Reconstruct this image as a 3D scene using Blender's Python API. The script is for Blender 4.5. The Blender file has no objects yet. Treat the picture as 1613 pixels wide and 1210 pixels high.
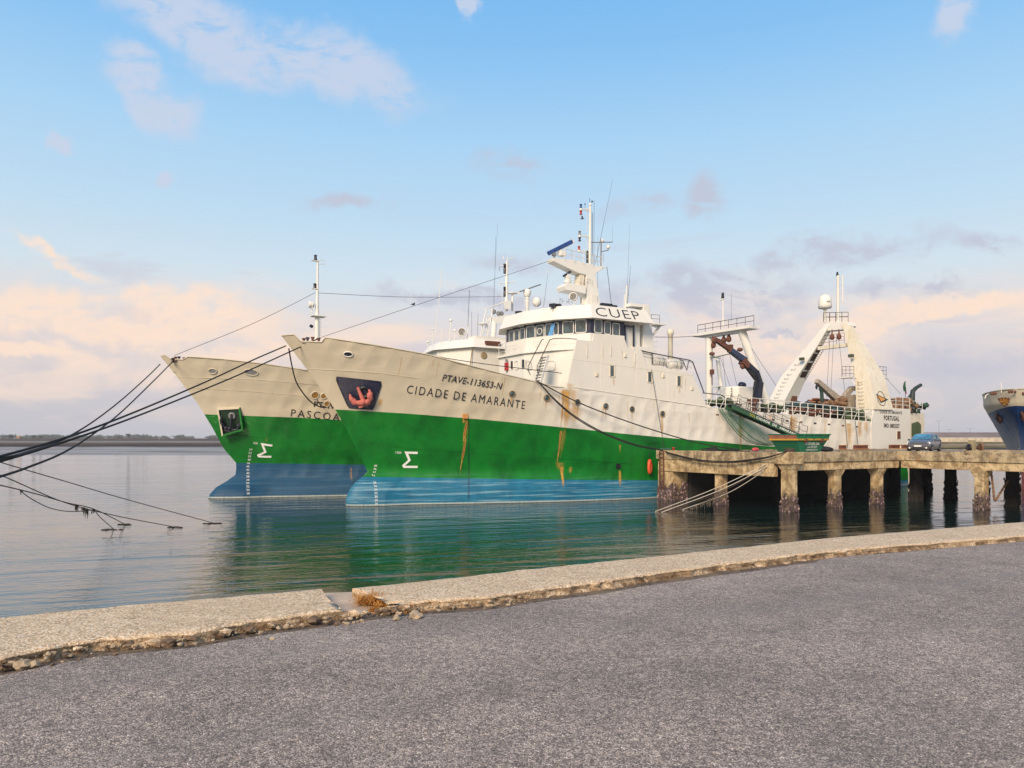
import bpy, math, random
import numpy as np
from mathutils import Vector, Matrix, noise as mnoise
random.seed(7)
sc = bpy.context.scene
COL = sc.collection

# ------------------------------------------------------------------ camera, sky, sun, exposure
F, CX, HY, CZ = 1195.0, 806.5, 692.0, 5.1         # focal length in photo pixels, centre column, horizon row, eye height over the water
cam_d = bpy.data.cameras.new('camera'); cam = bpy.data.objects.new('camera', cam_d); COL.objects.link(cam)
cam.location = (0, 0, CZ); cam.rotation_euler = (math.radians(90), 0, 0)
cam_d.sensor_width = 36; cam_d.lens = F/1613*36; cam_d.shift_y = (HY-605)/1613
cam_d.clip_start = 0.1; cam_d.clip_end = 12000
sc.camera = cam
sc.view_settings.view_transform = 'Standard'; sc.view_settings.look = 'None'
sc.view_settings.exposure = 0.46; sc.view_settings.gamma = 1.0; sc.view_settings.use_curve_mapping = False

SUN_EL, SUN_AZ = math.radians(31), math.radians(-158)
SKY = 0.75   # azimuth measured from +Y towards +X: behind the camera, to the left
sd = bpy.data.lights.new('sun', 'SUN'); sun = bpy.data.objects.new('sun', sd); COL.objects.link(sun)
sd.energy = 3.2; sd.angle = math.radians(22); sd.color = (1.0, 0.80, 0.58)
sdir = Vector((math.sin(SUN_AZ)*math.cos(SUN_EL), math.cos(SUN_AZ)*math.cos(SUN_EL), math.sin(SUN_EL)))
sun.rotation_euler = sdir.to_track_quat('Z', 'Y').to_euler(); sun.location = (0, -20, 40)

class NT:
    """small helper to write node graphs"""
    def __init__(s, tree): s.t = tree; s.n = tree.nodes; s.l = tree.links
    def node(s, typ, **kw):
        nd = s.n.new(typ)
        for k, v in kw.items(): setattr(nd, k, v)
        return nd
    def put(s, sock, v):
        if isinstance(v, bpy.types.NodeSocket): s.l.new(v, sock)
        elif v is not None:
            if hasattr(sock, 'default_value'):
                if sock.type == 'RGBA' and len(v) == 3: v = (*v, 1)
                sock.default_value = v
    def m(s, op, a, b=None, c=None, clamp=False):
        nd = s.node('ShaderNodeMath', operation=op); nd.use_clamp = clamp
        for i, v in enumerate((a, b, c)):
            if v is not None: s.put(nd.inputs[i], v)
        return nd.outputs[0]
    def vm(s, op, a, b=None, scale=None):
        nd = s.node('ShaderNodeVectorMath', operation=op); s.put(nd.inputs[0], a)
        if b is not None: s.put(nd.inputs[1], b)
        if scale is not None: s.put(nd.inputs['Scale'], scale)
        return nd.outputs['Value'] if op in ('LENGTH', 'DOT_PRODUCT', 'DISTANCE') else nd.outputs[0]
    def mix(s, f, a, b, blend='MIX'):
        nd = s.node('ShaderNodeMix', data_type='RGBA', blend_type=blend); nd.clamp_factor = True
        s.put(nd.inputs[0], f); s.put(nd.inputs[6], a); s.put(nd.inputs[7], b); return nd.outputs[2]
    def ramp(s, f, stops, interp='LINEAR'):
        nd = s.node('ShaderNodeValToRGB'); cr = nd.color_ramp; cr.interpolation = interp
        while len(cr.elements) < len(stops): cr.elements.new(0.5)
        for e, (p, c) in zip(cr.elements, stops):
            e.position = p; e.color = (*c, 1) if len(c) == 3 else c
        s.put(nd.inputs[0], f); return nd.outputs[0]
    def rng(s, v, a, b, c=0.0, d=1.0, smooth=False):
        nd = s.node('ShaderNodeMapRange'); nd.interpolation_type = 'SMOOTHSTEP' if smooth else 'LINEAR'
        for i, x in enumerate((v, a, b, c, d)): s.put(nd.inputs[i], x)
        return nd.outputs[0]
    def noise(s, vec, scale, detail=4, rough=0.55, dist=0.0, col=False, lac=2.0):
        nd = s.node('ShaderNodeTexNoise'); s.put(nd.inputs['Vector'], vec)
        s.put(nd.inputs['Scale'], scale); nd.inputs['Detail'].default_value = detail
        nd.inputs['Roughness'].default_value = rough; nd.inputs['Distortion'].default_value = dist
        nd.inputs['Lacunarity'].default_value = lac
        return nd.outputs['Color' if col else 'Fac']
    def voro(s, vec, scale, feature='F1', out='Distance', rnd=1.0):
        nd = s.node('ShaderNodeTexVoronoi', feature=feature); s.put(nd.inputs['Vector'], vec)
        s.put(nd.inputs['Scale'], scale); nd.inputs['Randomness'].default_value = rnd
        return nd.outputs[out]
    def xyz(s, v):
        nd = s.node('ShaderNodeSeparateXYZ'); s.put(nd.inputs[0], v); return nd.outputs
    def comb(s, x, y, z):
        nd = s.node('ShaderNodeCombineXYZ'); s.put(nd.inputs[0], x); s.put(nd.inputs[1], y); s.put(nd.inputs[2], z); return nd.outputs[0]
    def bump(s, h, strength=0.3, dist=0.02, normal=None):
        nd = s.node('ShaderNodeBump'); s.put(nd.inputs['Height'], h)
        nd.inputs['Strength'].default_value = strength; nd.inputs['Distance'].default_value = dist
        if normal is not None: s.put(nd.inputs['Normal'], normal)
        return nd.outputs[0]

def lin(r, g, b):
    f = lambda c: ((c/255+0.055)/1.055)**2.4 if c/255 > 0.04045 else c/255/12.92
    return (f(r), f(g), f(b))

world = bpy.data.worlds.new('World'); world.cycles.sampling_method = 'MANUAL'; world.cycles.sample_map_resolution = 512; sc.world = world; world.use_nodes = True
wt = NT(world.node_tree); wt.n.clear()
tc = wt.node('ShaderNodeTexCoord')
d = tc.outputs['Generated']
dx, dy, dz = wt.xyz(d)[0:3]
# evening sky: colour by elevation, the same at every azimuth
grad = wt.ramp(wt.m('MAXIMUM', dz, 0.0), [
    (0.0, lin(198, 198, 208)), (0.05, lin(210, 205, 212)), (0.10, lin(228, 217, 217)), (0.15, lin(232, 226, 226)),
    (0.20, lin(218, 233, 243)), (0.27, lin(198, 227, 248)), (0.36, lin(176, 218, 251)), (0.46, lin(140, 200, 250)), (0.54, lin(122, 188, 248)), (0.75, lin(150, 178, 214)), (1.0, lin(165, 180, 206))])
sky = wt.node('ShaderNodeTexSky', sky_type='NISHITA'); sky.sun_disc = False
sky.sun_elevation = SUN_EL; sky.sun_rotation = SUN_AZ
nish = wt.vm('SCALE', sky.outputs[0], scale=0.06)
base = wt.mix(0.12, grad, nish)
# cloud coordinates: azimuth-like a = x/|y|, elevation-like e = z/|y|
ay = wt.m('MAXIMUM', wt.m('ABSOLUTE', dy), 0.15)
ca_ = wt.m('DIVIDE', dx, ay); ce_ = wt.m('DIVIDE', dz, ay)
P = wt.comb(ca_, ce_, 0.0)
warp = wt.vm('SUBTRACT', wt.noise(P, 6, 5, 0.62, col=True), (0.5, 0.5, 0.5))
PW = wt.vm('ADD', P, wt.vm('SCALE', warp, scale=0.15))
st = wt.comb(wt.m('MULTIPLY', ca_, 2.2), wt.m('MULTIPLY', ce_, 9.0), 0.3)
wisp = wt.noise(st, 2.1, 4, 0.62, 0.6)
fine = wt.noise(wt.comb(wt.m('MULTIPLY', ca_, 9.0), wt.m('MULTIPLY', ce_, 17.0), 2.0), 1.6, 5, 0.66, 0.4)
col = base
# broad warm veil in the low sky, broken up by wisps
low = wt.m('MULTIPLY', wt.rng(ce_, 0.25, 0.14, 0, 1, True), wt.rng(ce_, 0.0, 0.07, 0, 1, True))
col = wt.mix(wt.m('MULTIPLY', low, wt.rng(wisp, 0.44, 0.68, 0, 0.75, True)), col, lin(249, 225, 208))
lav = wt.noise(wt.comb(wt.m('MULTIPLY', ca_, 3.0), wt.m('MULTIPLY', ce_, 13.0), 7.3), 1.7, 4, 0.6, 0.5)
band = wt.m('MULTIPLY', wt.rng(ce_, 0.33, 0.2, 0, 1, True), wt.rng(ce_, 0.05, 0.14, 0, 1, True))
col = wt.mix(wt.m('MULTIPLY', band, wt.rng(lav, 0.54, 0.72, 0, 0.4, True)), col, lin(196, 190, 206))
def cloud_mask(lst, nz):
    """soft ellipses (photo centre, radii, tilt, weight) joined into one mask and torn by the fine noise"""
    tot = None
    for (px, py, rx, ry, amt, ang) in lst:
        mp = wt.node('ShaderNodeMapping', vector_type='TEXTURE'); wt.put(mp.inputs[0], PW)
        mp.inputs['Location'].default_value = ((px-CX)/F, (HY-py)/F, 0); mp.inputs['Rotation'].default_value = (0, 0, math.radians(ang)); mp.inputs['Scale'].default_value = (rx*1.25/F, ry*1.25/F, 1)
        g = wt.node('ShaderNodeTexGradient', gradient_type='SPHERICAL'); wt.put(g.inputs[0], mp.outputs[0])
        v = wt.m('MULTIPLY', g.outputs['Fac'], amt)
        tot = v if tot is None else wt.m('MAXIMUM', tot, v)
    return wt.m('MULTIPLY', wt.rng(tot, 0.03, 0.55, 0, 1, True), wt.rng(fine, nz[0], nz[1], 0.2, 1, True))
upper = [(330, 45, 200, 60, 1, -22), (520, 90, 190, 55, .9, -22), (235, 145, 95, 44, 1, -30), (86, 216, 26, 20, 1, -45), (268, 268, 15, 22, .8, 30),
         (1516, 18, 44, 50, .9, 0), (745, 4, 26, 14, .9, 0)]
grey = [(1105, 300, 50, 38, .7, 20), (1000, 315, 75, 24, .6, 18), (800, 270, 90, 26, .5, 5), (545, 315, 95, 22, .6, 3), (1330, 402, 200, 30, .8, 5), (1560, 390, 80, 24, .75, 8),
        (1110, 462, 200, 46, 1, 2), (1440, 466, 120, 16, .9, 3), (1220, 521, 40, 8, 1, 0), (820, 410, 130, 26, .5, 2), (720, 484, 170, 20, .85, -3), (1500, 570, 200, 36, .55, 0)]
warm = [(180, 492, 300, 44, 1, -4), (90, 395, 110, 14, .6, -14), (380, 555, 300, 40, .6, 3), (1450, 500, 230, 20, .9, 8), (1230, 550, 260, 36, .6, -3), (60, 552, 130, 24, .9, -8)]
col = wt.mix(wt.m('MULTIPLY', cloud_mask(warm, (0.3, 0.56)), .95), col, lin(252, 226, 206))
col = wt.mix(wt.m('MULTIPLY', cloud_mask(grey, (0.36, 0.58)), .8), col, lin(192, 194, 210))
col = wt.mix(wt.m('MULTIPLY', cloud_mask(upper, (0.30, 0.54)), .85), col, lin(200, 210, 230))
bg = wt.node('ShaderNodeBackground'); wt.put(bg.inputs[0], col); bg.inputs[1].default_value = SKY
wo = wt.node('ShaderNodeOutputWorld'); wt.l.new(bg.outputs[0], wo.inputs[0])

# ------------------------------------------------------------------ frames and measuring helpers
def at(x, y, d): return Vector(((x-CX)/F*d, d, CZ+(HY-y)/F*d))
def on_z(x, y, z):
    dd = (CZ-z)*F/(y-HY); return Vector(((x-CX)/F*dd, dd, z))
TH = math.radians(30)
class Frame:
    """ship / jetty frame: s runs from the bow aft, t towards the quay, z up; local mesh axes are (s, -t, z)"""
    def __init__(self, ox, oy, th=TH): self.ox, self.oy, self.th = ox, oy, th; self.c, self.s_ = math.cos(th), math.sin(th)
    def side(self, x, y, t):
        u = (x-CX)/F; bx, by = self.ox+t*self.s_, self.oy-t*self.c
        s = (u*by-bx)/(self.c-u*self.s_); d = by+s*self.s_
        return s, CZ+(HY-y)/F*d
    def cross(self, x, y, s):
        u = (x-CX)/F; bx, by = self.ox+s*self.c, self.oy+s*self.s_
        t = (u*by-bx)/(self.s_+u*self.c); d = by-t*self.c
        return t, CZ+(HY-y)/F*d
    def S(self, x, y, t): s, z = self.side(x, y, t); return Vector((s, -t, z))
    def T(self, x, y, s): t, z = self.cross(x, y, s); return Vector((s, -t, z))
    def W(self, v): return Vector((self.ox+v[0]*self.c-v[1]*self.s_, self.oy+v[0]*self.s_+v[1]*self.c, v[2]))
    def L(self, w):
        dx, dy = w[0]-self.ox, w[1]-self.oy
        return Vector((dx*self.c+dy*self.s_, -dx*self.s_+dy*self.c, w[2]))

# ------------------------------------------------------------------ mesh builder
class MB:
    def __init__(s): s.v = []; s.f = []; s.mi = []; s.sm = []
    def add(s, vs, fs, mi=0, smooth=False):
        o = len(s.v); s.v += [tuple(v) for v in vs]
        for f in fs: s.f.append(tuple(i+o for i in f)); s.mi.append(mi); s.sm.append(smooth)
        return s
    def box(s, c, size, rz=0.0, mi=0, M=None):
        hx, hy, hz = size[0]/2, size[1]/2, size[2]/2
        pts = [Vector((x, y, z)) for x in (-hx, hx) for y in (-hy, hy) for z in (-hz, hz)]
        R = M if M is not None else Matrix.Rotation(rz, 3, 'Z')
        return s.add([R @ p+Vector(c) for p in pts], [(0, 1, 3, 2), (4, 6, 7, 5), (0, 4, 5, 1), (2, 3, 7, 6), (0, 2, 6, 4), (1, 5, 7, 3)], mi)
    def bar(s, a, b, w, h, up=(0, 0, 1), mi=0, w2=None, h2=None):
        a, b = Vector(a), Vector(b); dd = (b-a).normalized(); up = Vector(up)
        if abs(dd.dot(up)) > 0.98: up = Vector((1, 0, 0))
        sx = dd.cross(up).normalized(); uy = sx.cross(dd)
        w2 = w if w2 is None else w2; h2 = h if h2 is None else h2
        vs = [p+sx*i*ww/2+uy*j*hh/2 for p, ww, hh in ((a, w, h), (b, w2, h2)) for i, j in ((-1, -1), (1, -1), (1, 1), (-1, 1))]
        return s.add(vs, [(3, 2, 1, 0), (4, 5, 6, 7), (0, 1, 5, 4), (1, 2, 6, 5), (2, 3, 7, 6), (3, 0, 4, 7)], mi)
    def tube(s, pts, r, seg=6, cap=True, mi=0, smooth=True):
        pts = [Vector(p) for p in pts]; n = len(pts); rr = r if isinstance(r, (list, tuple)) else [r]*n
        rings = []; prev = None
        for i, p in enumerate(pts):
            dd = (pts[min(i+1, n-1)]-pts[max(i-1, 0)])
            if dd.length < 1e-9: dd = Vector((0, 0, 1))
            dd.normalize()
            if prev is None:
                up = Vector((0, 0, 1)) if abs(dd.z) < 0.95 else Vector((1, 0, 0)); sx = dd.cross(up).normalized()
            else: sx = (prev-dd*prev.dot(dd)).normalized()
            prev = sx; uy = dd.cross(sx)
            rings.append([p+(sx*math.cos(2*math.pi*k/seg)+uy*math.sin(2*math.pi*k/seg))*rr[i] for k in range(seg)])
        vs = [v for rg in rings for v in rg]; fs = []
        for i in range(n-1):
            for k in range(seg):
                k2 = (k+1) % seg; fs.append((i*seg+k, i*seg+k2, (i+1)*seg+k2, (i+1)*seg+k))
        s.add(vs, fs, mi, smooth)
        if cap: s.add(rings[0], [tuple(range(seg))[::-1]], mi); s.add(rings[-1], [tuple(range(seg))], mi)
        return s
    def cyl(s, a, b, r, seg=12, r2=None, mi=0, smooth=True): return s.tube([a, b], [r, r if r2 is None else r2], seg, True, mi, smooth)
    def lathe(s, base, prof, seg=16, axis=(0, 0, 1), mi=0, smooth=True):
        q = Vector((0, 0, 1)).rotation_difference(Vector(axis).normalized()).to_matrix()
        vs = [q @ Vector((r*math.cos(2*math.pi*k/seg), r*math.sin(2*math.pi*k/seg), z))+Vector(base) for r, z in prof for k in range(seg)]
        fs = [(i*seg+k, i*seg+(k+1) % seg, (i+1)*seg+(k+1) % seg, (i+1)*seg+k) for i in range(len(prof)-1) for k in range(seg)]
        s.add(vs, fs, mi, smooth)
        for i, rev in ((0, True), (len(prof)-1, False)):
            if prof[i][0] > 1e-4:
                ring = vs[i*seg:(i+1)*seg]; s.add(ring, [tuple(range(seg))[::-1] if rev else tuple(range(seg))], mi)
        return s
    def prism(s, poly, off, mi=0):
        """polygon (3-D points) extruded by vector off"""
        poly = [Vector(p) for p in poly]; off = Vector(off); n = len(poly)
        s.add(poly+[p+off for p in poly], [tuple(range(n))[::-1], tuple(range(n, 2*n))]+[(i, (i+1) % n, n+(i+1) % n, n+i) for i in range(n)], mi)
        return s
    def loft(s, a, b, mi=0):
        n = len(a)
        return s.add(list(a)+list(b), [tuple(range(n))[::-1], tuple(range(n, 2*n))]+[(i, (i+1) % n, n+(i+1) % n, n+i) for i in range(n)], mi)
    def grid(s, rows, mi=0, smooth=True, closed=False):
        n = len(rows[0]); vs = [v for r in rows for v in r]; fs = []
        for i in range(len(rows)-1):
            for j in range(n if closed else n-1):
                j2 = (j+1) % n; fs.append((i*n+j, i*n+j2, (i+1)*n+j2, (i+1)*n+j))
        return s.add(vs, fs, mi, smooth)
    def blob(s, c, r, sub=1, jit=0.25, mi=0, smooth=False, seed=0):
        rnd = random.Random(seed); base = ICO[sub]
        rx, ry, rz = r if isinstance(r, (tuple, list)) else (r, r, r)
        off = Vector((rnd.random()*50, rnd.random()*50, rnd.random()*50))
        vs = []
        for v in base[0]:
            k = 1+jit*mnoise.noise(Vector(v)*1.3+off)*2
            vs.append((c[0]+v[0]*rx*k, c[1]+v[1]*ry*k, c[2]+v[2]*rz*k))
        return s.add(vs, base[1], mi, smooth)
    def mesh(s, name, mats, fixn=False):
        me = bpy.data.meshes.new(name); me.from_pydata(s.v, [], s.f)
        mats = mats if isinstance(mats, (list, tuple)) else [mats]
        for m_ in mats: me.materials.append(m_)
        me.polygons.foreach_set('material_index', s.mi); me.polygons.foreach_set('use_smooth', s.sm)
        me.update()
        return me
    def build(s, name, mats, parent=None, bevel=0.0, **props):
        o = bpy.data.objects.new(name, s.mesh(name, mats)); COL.objects.link(o)
        if parent is not None: o.parent = parent
        if bevel:
            b = o.modifiers.new('bevel', 'BEVEL'); b.width = bevel; b.segments = 2; b.limit_method = 'ANGLE'; b.harden_normals = False
        for k, v in props.items(): o[k] = v
        return o
import bmesh
def _ico(sub):
    bm = bmesh.new(); bmesh.ops.create_icosphere(bm, subdivisions=sub, radius=1)
    r = ([tuple(v.co) for v in bm.verts], [tuple(v.index for v in f.verts) for f in bm.faces]); bm.free(); return r
ICO = {0: _ico(1), 1: _ico(1), 2: _ico(2), 3: _ico(3)}

def thing(name, label, category, loc=(0, 0, 0), rz=0.0, group=None):
    o = bpy.data.objects.new(name, None); COL.objects.link(o); o.location = loc; o.rotation_euler = (0, 0, rz)
    o.empty_display_size = 0.5; o['label'] = label; o['category'] = category
    if group: o['group'] = group
    return o
def tag(o, label, category, group=None, kind=None):
    o['label'] = label; o['category'] = category
    if group: o['group'] = group
    if kind: o['kind'] = kind
    return o
def copy_obj(o, parent=None, loc=None, rot=None, scale=None):
    c = o.copy(); COL.objects.link(c); c.parent = parent
    if loc is not None: c.location = loc
    if rot is not None: c.rotation_euler = rot
    if scale is not None: c.scale = scale
    return c
def copy_tree(o, parent=None, loc=None, rz=None):
    c = copy_obj(o, parent, loc, (0, 0, rz) if rz is not None else None)
    for ch in o.children: copy_tree(ch, c)
    return c
def spline(pts, n=10):
    pts = [Vector(p) for p in pts]; out = []
    P_ = [pts[0]*2-pts[1]]+pts+[pts[-1]*2-pts[-2]]
    for i in range(1, len(P_)-2):
        a, b, c, e = P_[i-1:i+3]
        for k in range(n):
            t = k/n; out.append(0.5*((2*b)+(-a+c)*t+(2*a-5*b+4*c-e)*t*t+(-a+3*b-3*c+e)*t**3))
    out.append(pts[-1]); return out

# text as flat mesh geometry: returns verts (x right, y up, width 0..1, cap height 0..1) and faces
_txt = {}
def text_geo(body, bold=0.0, spacing=1.0):
    key = (body, bold, spacing)
    if key in _txt: return _txt[key]
    cu = bpy.data.curves.new('lettering', 'FONT'); cu.body = body; cu.size = 1; cu.resolution_u = 3
    cu.offset = bold; cu.space_character = spacing
    ob = bpy.data.objects.new('lettering', cu); COL.objects.link(ob)
    dg = bpy.context.evaluated_depsgraph_get(); me = ob.evaluated_get(dg).to_mesh()
    v = np.array([x.co[:] for x in me.vertices]); f = [tuple(p.vertices) for p in me.polygons]
    ob.evaluated_get(dg).to_mesh_clear(); bpy.data.objects.remove(ob); bpy.data.curves.remove(cu)
    x0, x1 = v[:, 0].min(), v[:, 0].max(); y0, y1 = v[:, 1].min(), v[:, 1].max()
    v[:, 0] = (v[:, 0]-x0)/(x1-x0); v[:, 1] = (v[:, 1]-y0)/(y1-y0)
    _txt[key] = (v, f); return _txt[key]
def add_text(mb, body, fn, bold=0.0, spacing=1.0, mi=0):
    """fn(u, v) maps the text box (0..1, 0..1) to a point"""
    v, f = text_geo(body, bold, spacing)
    mb.add([fn(a[0], a[1]) for a in v], f, mi)
def quad_fn(p00, p10, p01):
    a, b, c = Vector(p00), Vector(p10), Vector(p01)
    return lambda u, v: a+(b-a)*u+(c-a)*v

# ------------------------------------------------------------------ materials
def new_mat(name):
    m_ = bpy.data.materials.new(name); m_.use_nodes = True; nt = NT(m_.node_tree); nt.n.clear()
    b = nt.node('ShaderNodeBsdfPrincipled'); o = nt.node('ShaderNodeOutputMaterial'); nt.l.new(b.outputs[0], o.inputs[0])
    return m_, nt, b
def obj_co(nt): return nt.node('ShaderNodeTexCoord').outputs['Object']
def geo_pos(nt): return nt.node('ShaderNodeNewGeometry').outputs['Position']
RUST1, RUST2 = (0.42, 0.17, 0.035), (0.16, 0.05, 0.02)
def paint(name, color, rough=0.45, dirt=0.25, dirt_col=None, attr=False, streak=0.3, bump=0.15, metal=0.0, chips=0.0, light_fade=None):
    """weathered ship paint: cloudy fading, vertical run marks, optional rust carried by vertex attributes"""
    m_, nt, b = new_mat(name); p = obj_co(nt)
    dc = dirt_col or tuple(c*0.55+0.02 for c in color)
    if light_fade: color = nt.mix(nt.rng(nt.xyz(p)[0], light_fade[0], light_fade[1], 0, 1, True), color, light_fade[2])
    n1 = nt.noise(p, 0.55, 5, 0.6); n2 = nt.noise(p, 3.1, 5, 0.65)
    c = nt.mix(nt.m('MULTIPLY', nt.rng(n1, 0.42, 0.72), dirt), color, dc)
    x, y, z = nt.xyz(p)[0:3]
    run = nt.noise(nt.comb(nt.m('MULTIPLY', x, 3.5), nt.m('MULTIPLY', y, 3.5), nt.m('MULTIPLY', z, 0.22)), 1.0, 4, 0.6)
    c = nt.mix(nt.m('MULTIPLY', nt.rng(run, 0.5, 0.75), streak), c, dc)
    c = nt.mix(nt.m('MULTIPLY', nt.rng(n2, 0.55, 0.8), dirt*0.5), c, (tuple(min(1, k*1.25+0.01) for k in color) if not light_fade else light_fade[2]))
    if chips:
        ch = nt.rng(nt.noise(p, 9, 4, 0.7), 0.70-0.1*chips, 0.74-0.1*chips)
        c = nt.mix(nt.m('MULTIPLY', ch, 0.9), c, RUST1)
    r_ = nt.rng(n2, 0.3, 0.8, rough-0.08, rough+0.14)
    if attr:
        at_ = nt.node('ShaderNodeAttribute'); at_.attribute_name = 'rust'
        rr = at_.outputs['Fac']; at2 = nt.node('ShaderNodeAttribute'); at2.attribute_name = 'wear'
        grain = nt.noise(nt.comb(nt.m('MULTIPLY', x, 13), nt.m('MULTIPLY', y, 13), nt.m('MULTIPLY', z, .8)), 1.0, 5, 0.7)
        k = nt.rng(nt.m('MULTIPLY', rr, nt.rng(grain, 0.2, 0.7, 0.45, 1.5)), 0.05, 0.9)
        rc = nt.mix(nt.rng(nt.m('MULTIPLY', rr, nt.rng(n2, .3, .7, .7, 1.3)), 0.45, 0.95), (0.66, 0.34, 0.06), (0.26, 0.085, 0.02))
        c = nt.mix(k, c, rc)
        wn = nt.noise(nt.comb(nt.m('MULTIPLY', x, 0.16), nt.m('MULTIPLY', y, 0.16), nt.m('MULTIPLY', z, 7)), 1.0, 8, 0.72)
        w = nt.m('MULTIPLY', at2.outputs['Fac'], nt.rng(wn, 0.50, 0.60))
        c = nt.mix(nt.m('MULTIPLY', w, 0.6), c, (0.34, 0.50, 0.55))
        wd = nt.m('MULTIPLY', at2.outputs['Fac'], nt.rng(wn, 0.44, 0.34))
        c = nt.mix(nt.m('MULTIPLY', wd, 0.6), c, (0.01, 0.035, 0.09))
        line = nt.m('MULTIPLY', nt.m('MULTIPLY', nt.rng(z, .17, .11), nt.rng(z, .0, .03)), nt.rng(at2.outputs['Fac'], 0, .05))
        c = nt.mix(nt.m('MULTIPLY', line, nt.rng(grain, .3, .6, .35, 1)), c, (.42, .46, .42))
        c = nt.mix(nt.m('MULTIPLY', nt.rng(z, .06, .0), nt.rng(at2.outputs['Fac'], 0, .05)), c, (.01, .014, .012))
        r_ = nt.m('ADD', r_, nt.m('MULTIPLY', k, 0.3))
    nt.put(b.inputs['Base Color'], c); nt.put(b.inputs['Roughness'], r_); b.inputs['Metallic'].default_value = metal; b.inputs['Specular IOR Level'].default_value = 0.3
    h = nt.m('ADD', n2, nt.m('MULTIPLY', n1, 2))
    nt.put(b.inputs['Normal'], nt.bump(h, bump, 0.05))
    return m_
def plain(name, color, rough=0.5, metal=0.0, var=0.25, scale=4.0, bump=0.2):
    m_, nt, b = new_mat(name); p = obj_co(nt)
    n = nt.noise(p, scale, 5, 0.65)
    c = nt.mix(nt.rng(n, 0.3, 0.7), tuple(k*(1-var) for k in color), tuple(min(1, k*(1+var)) for k in color))
    nt.put(b.inputs['Base Color'], c); b.inputs['Roughness'].default_value = rough; b.inputs['Metallic'].default_value = metal
    if bump: nt.put(b.inputs['Normal'], nt.bump(n, bump, 0.02))
    return m_
def glass(name, tint=(0.03, 0.045, 0.05), rough=0.06):
    m_, nt, b = new_mat(name); p = obj_co(nt)
    n = nt.noise(p, 1.7, 2, 0.5)
    nt.put(b.inputs['Base Color'], nt.mix(nt.rng(n, 0.35, 0.65), tint, tuple(k*2.2 for k in tint)))
    b.inputs['Roughness'].default_value = rough; b.inputs['Specular IOR Level'].default_value = 0.9
    return m_
M = {}
M['white'] = paint('ship_white', (0.75, 0.705, 0.62), 0.42, 0.14, (0.56, 0.48, 0.36), True, 0.14)
M['cream'] = paint('hull_cream', (0.60, 0.525, 0.395), 0.40, 0.25, (0.40, 0.33, 0.23), True, 0.12, light_fade=(10.5, 18, (0.75, 0.705, 0.62)))  # cream-to-white change along the hull is light painted into one coat
M['green'] = paint('hull_green', (0.004, 0.170, 0.016), 0.38, 0.7, (0.002, 0.055, 0.008), True, 0.25)
M['blue'] = paint('hull_blue', (0.009, 0.145, 0.25), 0.5, 0.4, (0.003, 0.035, 0.085), True, 0.2)
M['blue2'] = paint('hull_blue_dull', (0.004, 0.062, 0.14), 0.55, 0.4, (0.002, 0.024, 0.06), True, 0.2)
M['rusty_white'] = paint('rusty_white', (0.72, 0.66, 0.54), 0.5, 0.3, (0.50, 0.36, 0.15), False, 0.45, chips=0.7)
M['gloss_white'] = paint('fitting_white', (0.75, 0.72, 0.655), 0.38, 0.12, (0.5, 0.45, 0.36), False, 0.15)
M['dark'] = plain('dark_paint', (0.012, 0.012, 0.02), 0.35)
M['navy'] = plain('navy_paint', (0.016, 0.018, 0.045), 0.3)
M['black'] = plain('black_rubber', (0.012, 0.012, 0.013), 0.75)
M['letter'] = plain('black_lettering', (0.02, 0.02, 0.025), 0.5, var=0.5)
M['letter_white'] = plain('white_lettering', (0.78, 0.78, 0.74), 0.5, var=0.1)
M['glass'] = glass('window_glass')
def rust_mat():
    m_, nt, b = new_mat('rust_run'); p = obj_co(nt); x, y, z = nt.xyz(p)[0:3]
    a = nt.node('ShaderNodeAttribute'); a.attribute_name = 'amount'; k = a.outputs['Fac']
    g = nt.noise(nt.comb(nt.m('MULTIPLY', x, 22), nt.m('MULTIPLY', y, 22), nt.m('MULTIPLY', z, 1.1)), 1.0, 5, 0.7); g2 = nt.noise(p, 4.5, 5, .7)
    al = nt.rng(nt.m('MULTIPLY', k, nt.rng(nt.m('ADD', nt.m('MULTIPLY', g, .6), nt.m('MULTIPLY', g2, .4)), .30, .62, .35, 1.5)), .06, .85)
    c = nt.mix(nt.rng(nt.m('MULTIPLY', k, nt.rng(g2, .3, .7, .75, 1.25)), .66, .95), (0.68, 0.36, 0.07), (0.24, 0.075, 0.018))
    nt.put(b.inputs['Base Color'], c); b.inputs['Roughness'].default_value = .85; nt.put(b.inputs['Alpha'], al); return m_
M['rust_run'] = rust_mat()
M['rust'] = plain('rusty_steel', (0.13, 0.048, 0.028), 0.8, 0.0, 0.5, 6)
M['redrust'] = plain('red_anchor', (0.48, 0.13, 0.10), 0.7, 0.0, 0.3, 5)
M['rope'] = plain('black_rope', (0.014, 0.012, 0.012), 0.85, 0, 0.3, 30, 0.6)
M['rope_brown'] = plain('brown_rope', (0.07, 0.045, 0.03), 0.9, 0, 0.3, 30, 0.6)
M['rope_white'] = plain('white_rope', (0.55, 0.5, 0.42), 0.9, 0, 0.2, 20, 0.6)
M['wire'] = plain('steel_wire', (0.05, 0.045, 0.045), 0.6, 0.2)
M['grey'] = plain('grey_steel', (0.22, 0.22, 0.22), 0.5, 0.2)
M['crane'] = plain('crane_navy', (0.012, 0.014, 0.028), 0.4)
M['orange'] = plain('orange_plastic', (0.75, 0.10, 0.03), 0.45)
M['red'] = plain('red_paint', (0.40, 0.02, 0.02), 0.4)
M['radar_blue'] = plain('radar_blue', (0.02, 0.06, 0.22), 0.35)
M['net'] = plain('green_net', (0.02, 0.13, 0.08), 0.9)
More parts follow.
